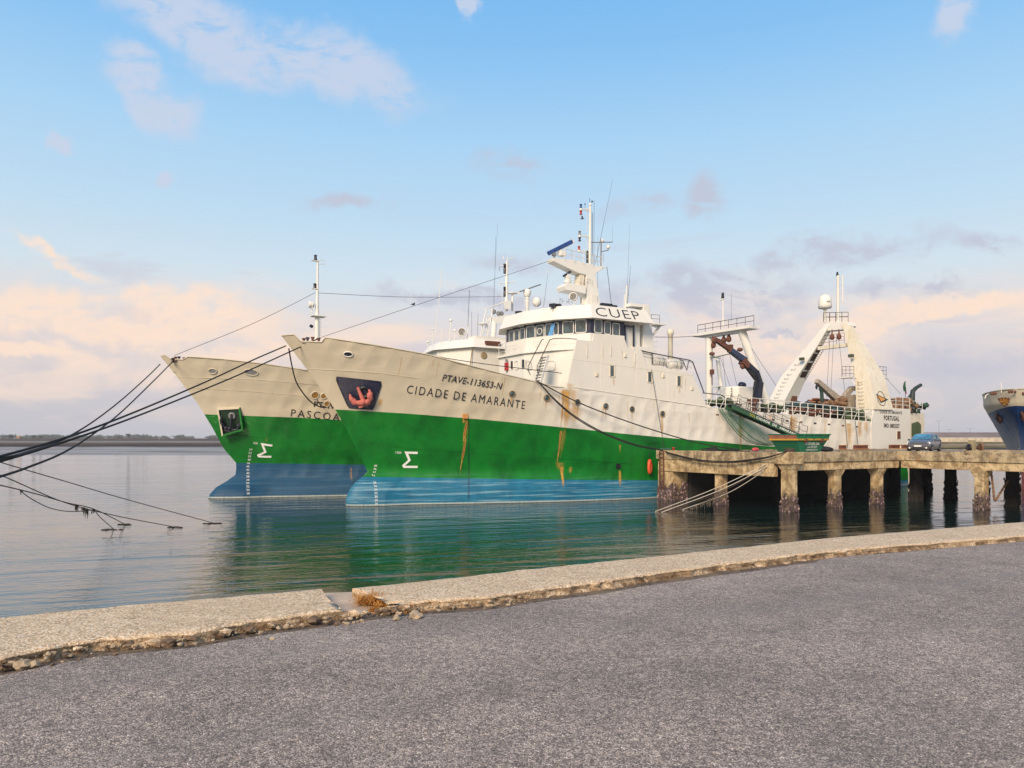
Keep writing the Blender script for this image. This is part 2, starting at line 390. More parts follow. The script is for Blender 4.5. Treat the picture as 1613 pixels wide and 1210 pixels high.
# ------------------------------------------------------------------ water
def water_mat():
    m_, nt, b = new_mat('harbour_water'); p = geo_pos(nt)
    x, y, z = nt.xyz(p)[0:3]
    a = nt.noise(nt.comb(nt.m('MULTIPLY', x, 0.55), nt.m('MULTIPLY', y, 1.0), 0.0), 1.1, 5, 0.5, 0.4)
    xr = nt.m('ADD', nt.m('MULTIPLY', x, 0.94), nt.m('MULTIPLY', y, 0.34)); yr = nt.m('SUBTRACT', nt.m('MULTIPLY', y, 0.94), nt.m('MULTIPLY', x, 0.34))
    bb = nt.noise(nt.comb(nt.m('MULTIPLY', xr, 0.16), nt.m('MULTIPLY', yr, 0.8), 3.0), 0.75, 3, 0.5, 0.5)
    rip = nt.noise(nt.comb(nt.m('MULTIPLY', x, 1.6), nt.m('MULTIPLY', y, 2.2), 1.0), 1.6, 3, 0.6, 0.3)
    calm = nt.rng(nt.noise(p, 0.035, 3, 0.5), 0.38, 0.62, 0.45, 1.25)
    h = nt.m('MULTIPLY', nt.m('ADD', nt.m('MULTIPLY', a, 0.55), nt.m('ADD', nt.m('MULTIPLY', bb, 2.0), nt.m('MULTIPLY', rip, .30))), calm)
    b.inputs['Base Color'].default_value = (0.004, 0.018, 0.015, 1); b.inputs['Roughness'].default_value = 0.03
    b.inputs['IOR'].default_value = 2.25; b.inputs['Specular IOR Level'].default_value = 0.6
    nt.put(b.inputs['Normal'], nt.bump(h, 0.5, 0.15)); return m_
mb = MB(); mb.add([(-2450, -350, 0), (2450, -350, 0), (2450, 2050, 0), (-2450, 2050, 0)], [(0, 1, 2, 3)])
mb.build('water', water_mat(), kind='structure')

# ------------------------------------------------------------------ far shore on the left: mud flat, dark bank, marsh
def marsh_mat():
    m_, nt, b = new_mat('marsh_mud'); p = geo_pos(nt); x, y, z = nt.xyz(p)[0:3]
    n = nt.noise(nt.comb(nt.m('MULTIPLY', x, 0.010), nt.m('MULTIPLY', y, 0.06), 0.0), 1.3, 6, 0.65, 0.5)
    mud = nt.mix(nt.rng(n, 0.35, 0.62), (0.10, 0.09, 0.09), (0.36, 0.36, 0.37))
    grass = nt.mix(nt.rng(n, 0.4, 0.6), (0.035, 0.02, 0.013), (0.11, 0.07, 0.045))
    c = nt.mix(nt.rng(z, 0.75, 1.3), mud, (0.010, 0.007, 0.006)); c = nt.mix(nt.rng(z, 1.3, 2.1), c, grass)
    c = nt.mix(nt.m('MULTIPLY', nt.rng(z, 2.4, 2.6), nt.rng(z, 3.4, 3.2)), c, (0.2, 0.19, 0.17))
    nt.put(b.inputs['Base Color'], c); b.inputs['Roughness'].default_value = 0.9; b.inputs['Specular IOR Level'].default_value = 0.15
    nt.put(b.inputs['Normal'], nt.bump(n, 0.5, 0.8)); return m_
M['marsh'] = marsh_mat()
prof = [(236, -0.6), (242, 0.03), (330, 0.38), (414, 0.62), (418, 1.6), (598, 2.5), (717, 3.3), (860, 5.2), (905, 6.0), (1400, 6.0), (2030, 6.2)]
xs = np.linspace(-2200, 60, 240); mb = MB(); rows = []
for (dd, zz) in prof:
    rows.append([(x, dd+(mnoise.noise(Vector((x*0.01, dd*0.01, 0)))*14+mnoise.noise(Vector((x*0.06, dd*0.01, 5)))*5)*(0.4 if dd < 250 else 1), zz+(0.5*mnoise.noise(Vector((x*0.03, dd, 3))) if zz > 1 else 0)) for x in xs])
mb.grid(rows); mb.build('mud_flat', M['marsh'], kind='structure')

# right: low marsh and the breakwater
def shore_mat():
    m_, nt, b = new_mat('salt_marsh'); p = geo_pos(nt); x, y, z = nt.xyz(p)[0:3]
    n = nt.noise(nt.comb(nt.m('MULTIPLY', x, 0.05), nt.m('MULTIPLY', y, 0.05), 0.0), 1.6, 6, 0.65)
    g = nt.mix(nt.rng(n, 0.4, 0.6), (0.09, 0.07, 0.035), (0.22, 0.18, 0.09))
    c = nt.mix(nt.rng(z, 0.5, 0.9), (0.04, 0.035, 0.03), g)
    c = nt.mix(nt.m('MULTIPLY', nt.rng(z, 1.7, 1.9), nt.rng(z, 2.5, 2.3)), c, (0.28, 0.22, 0.16))
    nt.put(b.inputs['Base Color'], c); b.inputs['Roughness'].default_value = 1.0; b.inputs['Specular IOR Level'].default_value = 0.0; return m_
xs = np.linspace(120, 900, 120); mb = MB(); rows = []
for (dd, zz) in [(392, -0.5), (396, 0.1), (399, .7), (404, 1.3), (412, 2.0), (420, 2.8), (460, 3.4), (900, 3.4)]:
    rows.append([(x, dd+mnoise.noise(Vector((x*0.02, dd*0.01, 9)))*8, zz+0.25*mnoise.noise(Vector((x*0.05, dd, 3)))) for x in xs])
mb.grid(rows); mb.build('salt_marsh_shore', shore_mat(), kind='structure')
M['seawall'] = plain('pale_seawall', (0.50, 0.42, 0.31), 0.85, 0, 0.35, 0.35, 0.3)
M['bank'] = plain('dark_embankment', (0.17, 0.13, 0.125), 0.9, 0, 0.25, 0.05, 0.3)
br = thing('breakwater', 'long low breakwater with a pale stone face and dark top behind the car', 'breakwater', (260, 470, 3))
mb = MB(); mb.prism([(-130, 0, -3), (-130, 0, 2.9), (-130, 1.5, 3.2), (-130, 6, 3.2), (-130, 6, -3)], (720, 0, 0))
mb.build('stone_face', M['seawall'], br)
mb = MB(); mb.prism([(-130, 6.01, -3), (-130, 6.01, 3.1), (-130, 14, 6.5), (-130, 30, 6.6), (-130, 60, -3)], (720, 0, 0)); mb.build('embankment', M['bank'], br)
# lamp posts on the breakwater
lp = None
for i, (px, py, nm) in enumerate([(1479, 663, 'tall twin-armed lamp post on the breakwater, just right of the car'), (1528, 675, 'lamp post on the breakwater, nearer the blue ship'), (1495, 677, 'short lamp post on the breakwater between two taller ones')]):
    p = at(px, 684, 488); top = at(px, py, 488).z-p.z
    o = thing('street_lamp', nm, 'street lamp', p, 0, 'lamp posts on the breakwater')
    mb = MB(); mb.cyl((0, 0, 0), (0, 0, top), 0.13, 6, 0.08); mb.build('pole', M['grey'], o)
    for s_ in (-1, 1):
        mb = MB(); mb.bar((0, 0, top), (s_*1.6, 0, top+0.15), 0.1, 0.1); mb.box((s_*1.5, 0, top+0.12), (0.9, 0.3, 0.18)); mb.build('lamp_head', M['grey'], o)

# ------------------------------------------------------------------ distant trees
M['leaf'] = plain('far_foliage', (0.055, 0.07, 0.045), 0.9, 0, 0.4, 0.4, 0)
M['bark'] = plain('bark', (0.08, 0.06, 0.045), 0.9)
def crown_mb(mb, c, rx, rz, n, rnd, size):
    lobes = [(c[0]+rnd.uniform(-.55, .55)*rx, c[1]+rnd.uniform(-.4, .4)*rx, c[2]+rnd.uniform(-.45, .5)*rz, rnd.uniform(.35, .6)) for _ in range(9)]
    for _ in range(n):
        l = rnd.choice(lobes); v = Vector((rnd.gauss(0, 1), rnd.gauss(0, 1), rnd.gauss(0, 1))).normalized()*rnd.uniform(.5, 1)
        q = Vector((l[0]+v.x*rx*l[3], l[1]+v.y*rx*l[3], l[2]+v.z*rz*l[3]))
        a = Vector((rnd.gauss(0, 1), rnd.gauss(0, 1), rnd.gauss(0, 1))).normalized()*size; b_ = a.orthogonal().normalized()*size
        mb.add([q-a*.6, q+b_*.7, q+a*.6, q-b_*.5], [(0, 1, 2, 3)])
rnd = random.Random(3)
for px, py, dd, w, lab in [(201.5, 691, 900, 9, 'rounded dark tree standing alone on the far marsh between the mooring ropes and the bow'),
                        (54, 691.5, 900, 7, 'small dark tree on the far marsh, left of its smaller neighbour'),
                        (64.5, 692, 900, 6, 'smallest bushy tree on the far marsh, right of its neighbour'),
                        (19, 691.5, 900, 9, 'broad dark tree on the far marsh near the left edge of the view')]:
    p = at(px, py, dd); k = dd/F; o = thing('tree', lab, 'tree', p, 0, 'lone trees on the far marsh')
    mb = MB(); mb.tube([(0, 0, -.8), (0.1, 0, w*k*.3), (0.3, 0, w*k*.6)], [.35, .25, .12], 6)
    for q in range(5): mb.tube([(0, 0, w*k*.25), (rnd.uniform(-1, 1)*w*k*.3, rnd.uniform(-1, 1)*w*k*.3, w*k*.65)], [.15, .05], 4)
    mb.build('trunk', M['bark'], o)
    mb = MB(); crown_mb(mb, (0, 0, w*k*.55), w*k*.5, w*k*.38, 420, rnd, .55); mb.build('crown', M['leaf'], o)
mb = MB()
for i in range(420):
    x = rnd.uniform(-1750, 150); dd = rnd.uniform(1500, 1900); hgt = 9+6*mnoise.noise(Vector((x*0.006, 0, 1)))+rnd.uniform(-2, 2)+5*mnoise.noise(Vector((x*0.03, 0, 1)))
    if mnoise.noise(Vector((x*0.0045, 4, 1))) < -0.28: continue
    crown_mb(mb, (x, dd, 6+hgt*.35), rnd.uniform(8, 15), max(2.5, hgt*.62), 60, rnd, 2.4)
mb.build('distant_woodland', M['leaf'], kind='stuff', label='long hazy line of trees on the far left horizon', category='woodland')
hut = thing('hut', 'low pale brown shack on the far marsh at the left', 'hut', at(30, 690.5, 890), 0)
mb = MB(); mb.box((0, 0, 0.8), (5, 4, 2.2)); mb.build('wall', plain('hut_wall', (.25, .17, .11), .9), hut)
mb = MB(); mb.prism([(-2.9, -2.3, 1.9), (0.2, -2.3, 3.3), (3, -2.3, 1.9)], (0, 4.6, 0)); mb.build('roof', plain('hut_roof', (.4, .26, .17), .9), hut)

# ------------------------------------------------------------------ quay: asphalt road, concrete cap, broken edge
QA = math.radians(28.6); QO = (0.0, 8.72)
QF = Frame(QO[0], QO[1], QA)                       # s along the quay edge, y local (=-t) towards the water
RZ, KZ = 3.50, 3.58
def qloc(px, py, z): return QF.L(on_z(px, py, z))
outer = sorted([(qloc(a, b, KZ).x, qloc(a, b, KZ).y) for a, b in [(0, 973), (200, 953), (400, 937), (500, 928), (560, 926), (700, 912), (820, 898), (1000, 880), (1300, 848), (1613, 822)]])
inner = sorted([(qloc(a, b, KZ).x, qloc(a, b, KZ).y) for a, b in [(0, 1034), (60, 1022), (150, 1006), (230, 1000), (290, 996), (400, 977), (520, 962), (640, 948), (760, 940), (900, 921), (1100, 893), (1300, 868), (1613, 843)]])
def interp(tab, x):
    xs_ = [a[0] for a in tab]; ys_ = [a[1] for a in tab]
    if x < xs_[0]: return ys_[0]+(ys_[1]-ys_[0])/(xs_[1]-xs_[0])*(x-xs_[0])*0.3
    if x > xs_[-1]: return ys_[-1]
    return float(np.interp(x, xs_, ys_))
def asphalt_mat():
    m_, nt, b = new_mat('worn_asphalt'); p = geo_pos(nt)
    v = nt.node('ShaderNodeTexVoronoi'); nt.put(v.inputs['Vector'], nt.vm('ADD', p, nt.vm('SCALE', nt.noise(p, 60, 2, .5, col=True), scale=0.006))); v.inputs['Scale'].default_value = 115
    cell = nt.xyz(v.outputs['Color'])
    big = nt.noise(p, 0.55, 4, 0.6); mid = nt.noise(p, 2.6, 5, 0.6); fine_ = nt.noise(p, 150, 2, 0.6)
    stone = nt.ramp(cell[0], [(0, (0.08, 0.07, 0.065)), (.35, (0.22, 0.187, 0.17)), (.62, (0.31, 0.268, 0.245)), (.85, (0.38, 0.335, 0.305)), (.98, (0.46, 0.42, 0.385)), (1, (0.7, 0.66, 0.6))])
    tar = nt.rng(v.outputs['Distance'], 0.35, 0.75)
    c = nt.mix(tar, stone, (0.085, 0.072, 0.07))
    v2 = nt.voro(p, 38, out='Color'); lum = nt.m('MULTIPLY', nt.rng(nt.m('ADD', nt.m('MULTIPLY', big, .65), nt.m('MULTIPLY', mid, .35)), .36, .64, .80, 1.30), nt.rng(nt.xyz(v2)[0], 0, 1, .72, 1.38))
    c = nt.mix(1.0, c, nt.comb(nt.m('MULTIPLY', lum, 1.36), nt.m('MULTIPLY', lum, 1.245), nt.m('MULTIPLY', lum, 1.12)), 'MULTIPLY')
    blot = nt.rng(nt.noise(p, 1.3, 3, .5, 1.2), .70, .78)
    c = nt.mix(nt.m('MULTIPLY', blot, .22), c, (0.03, 0.028, 0.03))
    px = nt.xyz(p)
    lu = nt.m('ADD', nt.m('MULTIPLY', px[0], math.cos(QA)), nt.m('MULTIPLY', px[1], math.sin(QA)))
    lv = nt.m('SUBTRACT', nt.m('MULTIPLY', px[1], math.cos(QA)), nt.m('MULTIPLY', px[0], math.sin(QA)))
    lane = nt.noise(nt.comb(nt.m('MULTIPLY', lu, .12), nt.m('MULTIPLY', lv, 1.1), 0.), 1.0, 3, .5)
    c = nt.mix(nt.rng(lane, .5, .72, 0, .35), c, (0.20, 0.18, 0.175))
    nt.put(b.inputs['Base Color'], c); b.inputs['Roughness'].default_value = 0.72
    h = nt.m('ADD', nt.m('MULTIPLY', nt.rng(v.outputs['Distance'], 0, .7, 1, 0), nt.rng(cell[1], 0, 1, .5, 1)), nt.m('MULTIPLY', fine_, .3))
    nt.put(b.inputs['Normal'], nt.bump(h, 0.75, 0.006)); return m_
def cap_mat(name, lo, hi):
    m_, nt, b = new_mat(name); p = geo_pos(nt)
    v = nt.node('ShaderNodeTexVoronoi'); nt.put(v.inputs['Vector'], nt.vm('ADD', p, nt.vm('SCALE', nt.noise(p, 40, 2, .5, col=True), scale=0.012))); v.inputs['Scale'].default_value = 58
    cell = nt.xyz(v.outputs['Color'])
    stone = nt.ramp(cell[0], [(0, (0.30, 0.21, 0.12)), (.3, (0.60, 0.43, 0.27)), (.7, (0.78, 0.58, 0.385)), (.95, (0.85, 0.69, 0.50)), (1, (0.88, 0.82, 0.7))])
    gap = nt.rng(v.outputs['Distance'], .40, .8)
    c = nt.mix(nt.m('MULTIPLY', gap, .6), stone, (0.26, 0.19, 0.12))
    big = nt.noise(p, 0.9, 5, .6); mid = nt.noise(p, 5, 5, .65)
    c = nt.mix(nt.rng(big, .42, .7, 0, .5), c, lo); c = nt.mix(nt.rng(mid, .52, .7, 0, .55), c, hi)
    c = nt.mix(nt.rng(nt.noise(nt.vm('ADD', p, (3, 1, 0)), 1.9, 6, .7, .8), .60, .70, 0, .55), c, (0.20, 0.145, 0.09))
    z = nt.xyz(p)[2]
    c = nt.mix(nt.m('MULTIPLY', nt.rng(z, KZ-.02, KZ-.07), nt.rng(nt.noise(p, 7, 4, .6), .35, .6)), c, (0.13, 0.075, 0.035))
    nt.put(b.inputs['Base Color'], c); b.inputs['Roughness'].default_value = 0.85
    h = nt.m('ADD', nt.rng(v.outputs['Distance'], 0, .8, 1, 0), nt.m('MULTIPLY', mid, 1.5))
    nt.put(b.inputs['Normal'], nt.bump(h, 0.6, 0.008)); return m_
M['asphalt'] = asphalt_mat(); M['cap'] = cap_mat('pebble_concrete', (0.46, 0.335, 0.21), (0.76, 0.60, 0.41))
M['smooth_conc'] = plain('smooth_concrete', (0.50, 0.38, 0.28), .75, 0, .2, 3, .3)
def dirt_mat():
    m_, nt, b = new_mat('gravelly_dirt'); p = geo_pos(nt)
    n = nt.noise(p, 14, 6, .7); v = nt.voro(p, 40, out='Distance'); b2 = nt.noise(p, 2.2, 4, .6)
    c = nt.mix(nt.rng(n, .35, .65), (0.035, 0.026, 0.022), (0.20, 0.15, 0.11)); c = nt.mix(nt.rng(b2, .45, .65, 0, .6), c, (0.23, 0.16, 0.10))
    nt.put(b.inputs['Base Color'], c); b.inputs['Roughness'].default_value = .95
    nt.put(b.inputs['Normal'], nt.bump(nt.m('ADD', n, nt.m('MULTIPLY', v, -.6)), .9, .02)); return m_
M['dirt'] = dirt_mat()
def qw(x, y, z): return QF.W((x, y, z))
# asphalt sheet with gentle unevenness, up to the rubble strip
mb = MB(); rows = []
ss = [(-60+i*2.0) for i in range(20)]+[-20+i*.25 for i in range(200)]+[30+i*5 for i in range(30)]
for k in range(26):
    row = []
    for s_ in ss:
        e = interp(inner, s_)-.22-.05*mnoise.noise(Vector((s_*1.3, 0, 0)))
        if s_ > 4: e += .12
        y = e-(k/25)**2.2*60
        row.append(qw(s_, y, RZ+.012*mnoise.noise(Vector((s_*.8, y*.8, 2)))*(k > 0)))
    rows.append(row)
mb.grid(rows); mb.build('road', M['asphalt'], kind='structure')
mb = MB(); rows = []
for k in range(8):
    row = []
    for s_ in ss:
        e = interp(inner, s_); y = e+.12-k/7*.62
        row.append(qw(s_, y, RZ-.018+.02*mnoise.noise(Vector((s_*5, y*9, 2)))-.012*(k > 4)))
    rows.append(row)
mb.grid(rows); mb.build('verge_dirt', M['dirt'], kind='structure')
# foundation wall under cap
mb = MB(); pts = [(-60, .12), (150, .12), (150, -3), (-60, -3)]
mb.prism([qw(-60, -.25, -2), qw(150, -.25, -2), qw(150, -2.2, -2), qw(-60, -2.2, -2)], (0, 0, KZ-.17+2)); mb.build('quay_wall', M['smooth_conc'], label='vertical concrete quay wall below the pebble slabs', category='quay wall')
def slab(s0, s1, notch0=None, notch1=None, dz=0.0, nm='concrete_slab'):
    """cap slab with rough top and a broken landward edge"""
    n = max(6, int((s1-s0)/.06)) if s1 < 14 else max(6, int((s1-s0)/.25))
    prof_ = [0, 0.004, .03, .1, .2, .35, .5, .65, .8, .9, .96, 1.0]
    rows = []
    for i in range(n+1):
        s_ = s0+(s1-s0)*i/n; yo = interp(outer, s_)+.015*mnoise.noise(Vector((s_*3, 1, 0))); yi = interp(inner, s_)
        yi += .055*mnoise.noise(Vector((s_*2.2, 4, 0)))+.035*mnoise.noise(Vector((s_*9, 4, 0)))+.018*mnoise.noise(Vector((s_*25, 4, 0)))
        rag = 1.0
        row = [qw(s_, yo-.01, KZ-.5), qw(s_, yo, KZ-.03)]
        for q in prof_[1:]:
            ds = 0
            if i == 0 and notch0: ds = notch0*q+.04*mnoise.noise(Vector((q*9, 0, 3)))
            if i == n and notch1: ds = notch1*q+.04*mnoise.noise(Vector((q*9, 7, 3)))
            y = yo+(yi-yo)*q
            row.append(qw(s_+ds, y, KZ+dz+.006*mnoise.noise(Vector((s_*4, y*4, 0)))-(.03*abs(mnoise.noise(Vector((s_*6, y*3, 8)))) if q > .93 else 0)-(.012 if q > .99 else 0)))
        for h, b_ in ((.03, .01), (.06, .03), (.09, .0), (.2, -.02)):
            row.append(qw(s_+.02*mnoise.noise(Vector((s_*15, h*30, 2))), yi+b_+.05*mnoise.noise(Vector((s_*11, h*40, 2))), KZ+dz-h))
        rows.append(row)
    for i in (1, 2, 3):      # pull the neighbours along with the slanted ends
        for nn, r0 in ((notch0, 0), (notch1, n)):
            if nn:
                rr = rows[i] if r0 == 0 else rows[n-i]; e0 = rows[r0]
                for j in range(len(rr)): rr[j] = rr[j].lerp(e0[j]+(rr[j]-e0[j]).normalized()*0, 0) if False else rr[j]+(e0[j]-(rows[r0][1]))*0
    m2 = MB(); m2.grid(rows, smooth=True)
    # end faces
    for i in (0, n):
        top = rows[i]; m2.add([p for p in top]+[Vector((p.x, p.y, KZ-.5)) for p in top], [(j, j+1, len(top)+j+1, len(top)+j) for j in range(len(top)-1)])
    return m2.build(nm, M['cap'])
quay = bpy.data.objects.new('quay_edge', None); COL.objects.link(quay); quay['kind'] = 'structure'
sL = qloc(508, 930, KZ).x; sR = qloc(556, 927, KZ).x; sRi = qloc(650, 950, KZ).x; sLi = qloc(535, 962, KZ).x
crk = qloc(1310, 857, KZ).x
edges = [(-34, -22.02), (-22, -9.02), (-9, sL)]
for a, b_ in edges:
    o = slab(a, b_, None, (sLi-sL) if b_ == sL else None); o.parent = quay
for a, b_ in [(sR, crk-.012), (crk+.012, crk+9), (crk+9.02, crk+24), (crk+24.03, crk+45), (crk+45.03, crk+90)]:
    o = slab(a, b_, (sRi-sR) if a == sR else None, None); o.parent = quay
# lower smooth block in the gap
def gp(px, py, z): return on_z(px, py, z)
mb = MB(); zb = KZ-.10
poly = [gp(500, 934, zb), gp(600, 930, zb), gp(640, 945, zb), gp(600, 966, zb), gp(500, 966, zb)]
mb.prism([Vector((p.x, p.y, zb-.4)) for p in poly], (0, 0, .4)); mb.build('concrete_block', M['smooth_conc'], quay, bevel=.02)

# rubble along the broken edge
M['stone'] = plain('pale_stone', (0.36, 0.28, 0.19), .9, 0, .35, 9, .8)
M['stone_dark'] = plain('dirty_stone', (0.15, 0.10, 0.065), .95, 0, .4, 9, .8)
stones = [(655, 970, .052, 'largest pale stone, lying at the tip of the dry weeds by the road'), (490, 976, .045, 'pale stone under the slab corner, left of the slab gap'), (503, 970, .028, 'little stone touching the pale one under the slab corner'),
    (132, 1010, .05, 'brownish stone where the left slab edge is most broken, leftmost of its cluster'), (168, 1011, .04, 'flat stone in the middle of the broken left slab edge'), (192, 1006, .045, 'rounded stone just right of the flat one in the broken left slab edge'),
    (232, 1003, .05, 'blocky stone near the right end of the broken left slab edge'), (265, 1012, .05, 'last stone at the step where the broken left edge ends'), (38, 1047, .05, 'bigger of the two pale stones at the far left road edge'),
    (55, 1046, .035, 'smaller of the two pale stones at the far left road edge'), (393, 992, .035, 'lone small stone below the middle of the left slab'), (625, 973, .03, 'small stone between the weeds and the asphalt, left of the largest')]
for k, (px, py, r, lab) in enumerate(stones):
    mb = MB(); mb.blob((0, 0, 0), (r*1.25, r, r*.75), 2, .35, seed=k+11)
    o = mb.build('stone', M['stone_dark'] if k % 3 == 1 else M['stone']); o.location = on_z(px, py, RZ+.02); o.rotation_euler = (0, 0, k*1.3); tag(o, lab, 'stone')
mb = MB(); rnd = random.Random(5)
for i in range(520):
    s_ = rnd.uniform(-9, -.3) if rnd.random() < .92 else rnd.uniform(-.3, 9); e = interp(inner, s_)
    y = e-abs(rnd.gauss(0, .12))-.01; r = rnd.choice([.005, .007, .010, .014, .02])*(1 if s_ < -.3 else .45)
    if rnd.random() < .6 and s_ < -1: y = e+.02-rnd.random()*.12
    p = qw(s_, y, RZ+.004+r*.3+(.03*rnd.random() if y > e-.06 else 0)); mb.blob(p, (r*1.2, r, r*.8), 1, .4, rnd.choice([0, 0, 1]), seed=i)
mb.build('rubble', [M['stone'], M['stone_dark']], kind='stuff', label='crumbled concrete and gravel along the inner quay edge', category='rubble')
mb = MB()
for i in range(70):
    s_ = rnd.uniform(-9, -.8); e = interp(inner, s_); r = rnd.uniform(.02, .05)
    p = qw(s_, e-.03+rnd.uniform(-.04, .02), RZ+.01+rnd.random()*.03); mb.blob(p, (r*1.3, r, r*.7), 1, .4, rnd.choice([0, 1, 1]), seed=i+900)
mb.build('broken_concrete', [M['cap'], M['stone_dark']], kind='stuff', label='jagged lumps of broken concrete under the slab edge', category='rubble')
# dry weeds in the gap
M['weed'] = plain('dry_weed', (0.45, 0.21, 0.05), .9, 0, .45, 7, 0)
def weed(px, py, w, n, h, lab, seed, z=KZ-.03):
    rnd = random.Random(seed); c = on_z(px, py, z); mb = MB()
    for i in range(n):
        a = rnd.uniform(0, 6.28); rr = w*math.sqrt(rnd.random()); b0 = Vector((math.cos(a)*rr, math.sin(a)*rr*.35-.03*rr, -.06))
        l = h*rnd.uniform(.4, 1); dr = Vector((rnd.gauss(0, .6), rnd.gauss(0, .6), rnd.uniform(.3, 1))).normalized()
        p1 = b0+dr*l*.5; p2 = p1+(dr+Vector((rnd.gauss(0, .5), rnd.gauss(0, .5), -.5))).normalized()*l*.5
        sd_ = Vector((rnd.gauss(0, 1), rnd.gauss(0, 1), 0)).normalized()*.0048
        mb.add([b0-sd_, b0+sd_, p1+sd_, p1-sd_, p2], [(0, 1, 2, 3), (3, 2, 4)])
        if i % 5 == 0 and p2.z < .1: mb.blob(p2, .006, 1, .3, seed=i)
    o = mb.build('weed_clump', M['weed']); o.location = c; tag(o, lab, 'weeds'); return o
weed(590, 942, .15, 900, .17, 'bushy upper clump of dry orange weed in the gap between two slabs', 1)
weed(616, 955, .19, 900, .14, 'middle clump of dry orange weed spilling from the slab gap', 2, KZ-.05)
weed(652, 960, .13, 300, .09, 'low end clump of dry orange weed reaching the road edge', 3, KZ-.08)
weed(690, 950, .13, 180, .04, 'thin dry weed tuft under the right slab edge', 4, KZ-.08)
# ------------------------------------------------------------------ hulls
A = Frame(-12.7, 58.0); B = Frame(-26.2, 65.5)
BM = 6.0
class Hull:
    def __init__(h, fr, dz=0.0):
        h.fr = fr; h.dz = dz
        if dz: lowp = [(-4, 2.0), (-1, .1), (0, -.15), (.25, .03), (.9, .55), (1.35, 1.3), (1.6, 1.8), (1.9, 2.2), (2.5, 2.28), (3.0, 2.3)]
        else: lowp = [(-4, 2.5), (-1, .3), (0, 0), (.66, .03), (1.35, .36), (1.75, .7), (2.05, 1.06), (2.3, 1.5), (2.45, 1.72), (2.6, 1.75)]
        tab = lowp+[(a+dz, b) for a, b in [(3.5, 1.28), (5.5, .25), (7.4, -.85), (10, -2.75), (12.0, -4.3), (14, -5.9)]]
        h.zt = [a for a, b in tab]; h.st = [b for a, b in tab]
        zz = np.linspace(-4, 14, 400); ss = np.interp(zz, h.zt, h.st)
        for _ in range(5): ss[1:-1] = .25*ss[:-2]+.5*ss[1:-1]+.25*ss[2:]
        h.zt, h.st = zz, ss
    def stem(h, z): return np.interp(z, h.zt, h.st)
    def b(h, s, z):
        s = np.asarray(s, float); z = np.asarray(z, float); z2 = z-h.dz
        zz = np.clip((z2-2)/10, 0, 1); L = 24-8*zz; e = 1.15-.35*zz
        u = np.clip((s-h.stem(z))/L, 0, 1); r = BM*np.sin(np.pi/2*u)**e
        sb = s-h.stem(z); wb = 1.5*np.sqrt(np.clip(sb/2.6, 0, 1))*np.sqrt(np.clip(1-((z+.4)/(2.85-.9*(h.dz > 0)))**2, 0, 1))
        r = np.where(z < 2.5, np.sqrt(np.maximum(r, wb)**2+.25*np.minimum(r, wb)**2), r)
        aft = np.clip((s-57)/8, 0, 1); r = r-aft**2*.7
        return r
    def px(h, x, y):
        """photo point on the near side of the hull -> (s, z)"""
        t = 3.0
        for _ in range(60):
            s, z = h.fr.side(x, y, t); t = t*.6+.4*float(h.b(s, z))
        return s, z
    def P(h, s, z, off=0.0, sgn=-1):
        t = float(h.b(s, z))
        if off:
            e = .1; bs = (float(h.b(s+e, z))-float(h.b(s-e, z)))/(2*e); bz = (float(h.b(s, z+e))-float(h.b(s, z-e)))/(2*e)
            n = Vector((-bs, sgn, -bz)).normalized(); return Vector((s, sgn*t, z))+n*off
        return Vector((s, sgn*t, z))
    def PX(h, x, y, off=0.0): s, z = h.px(x, y); return h.P(s, z, off)
def fn_of(pts):
    xs_ = [p[0] for p in pts]; ys_ = [p[1] for p in pts]
    return lambda s: np.interp(s, xs_, ys_)
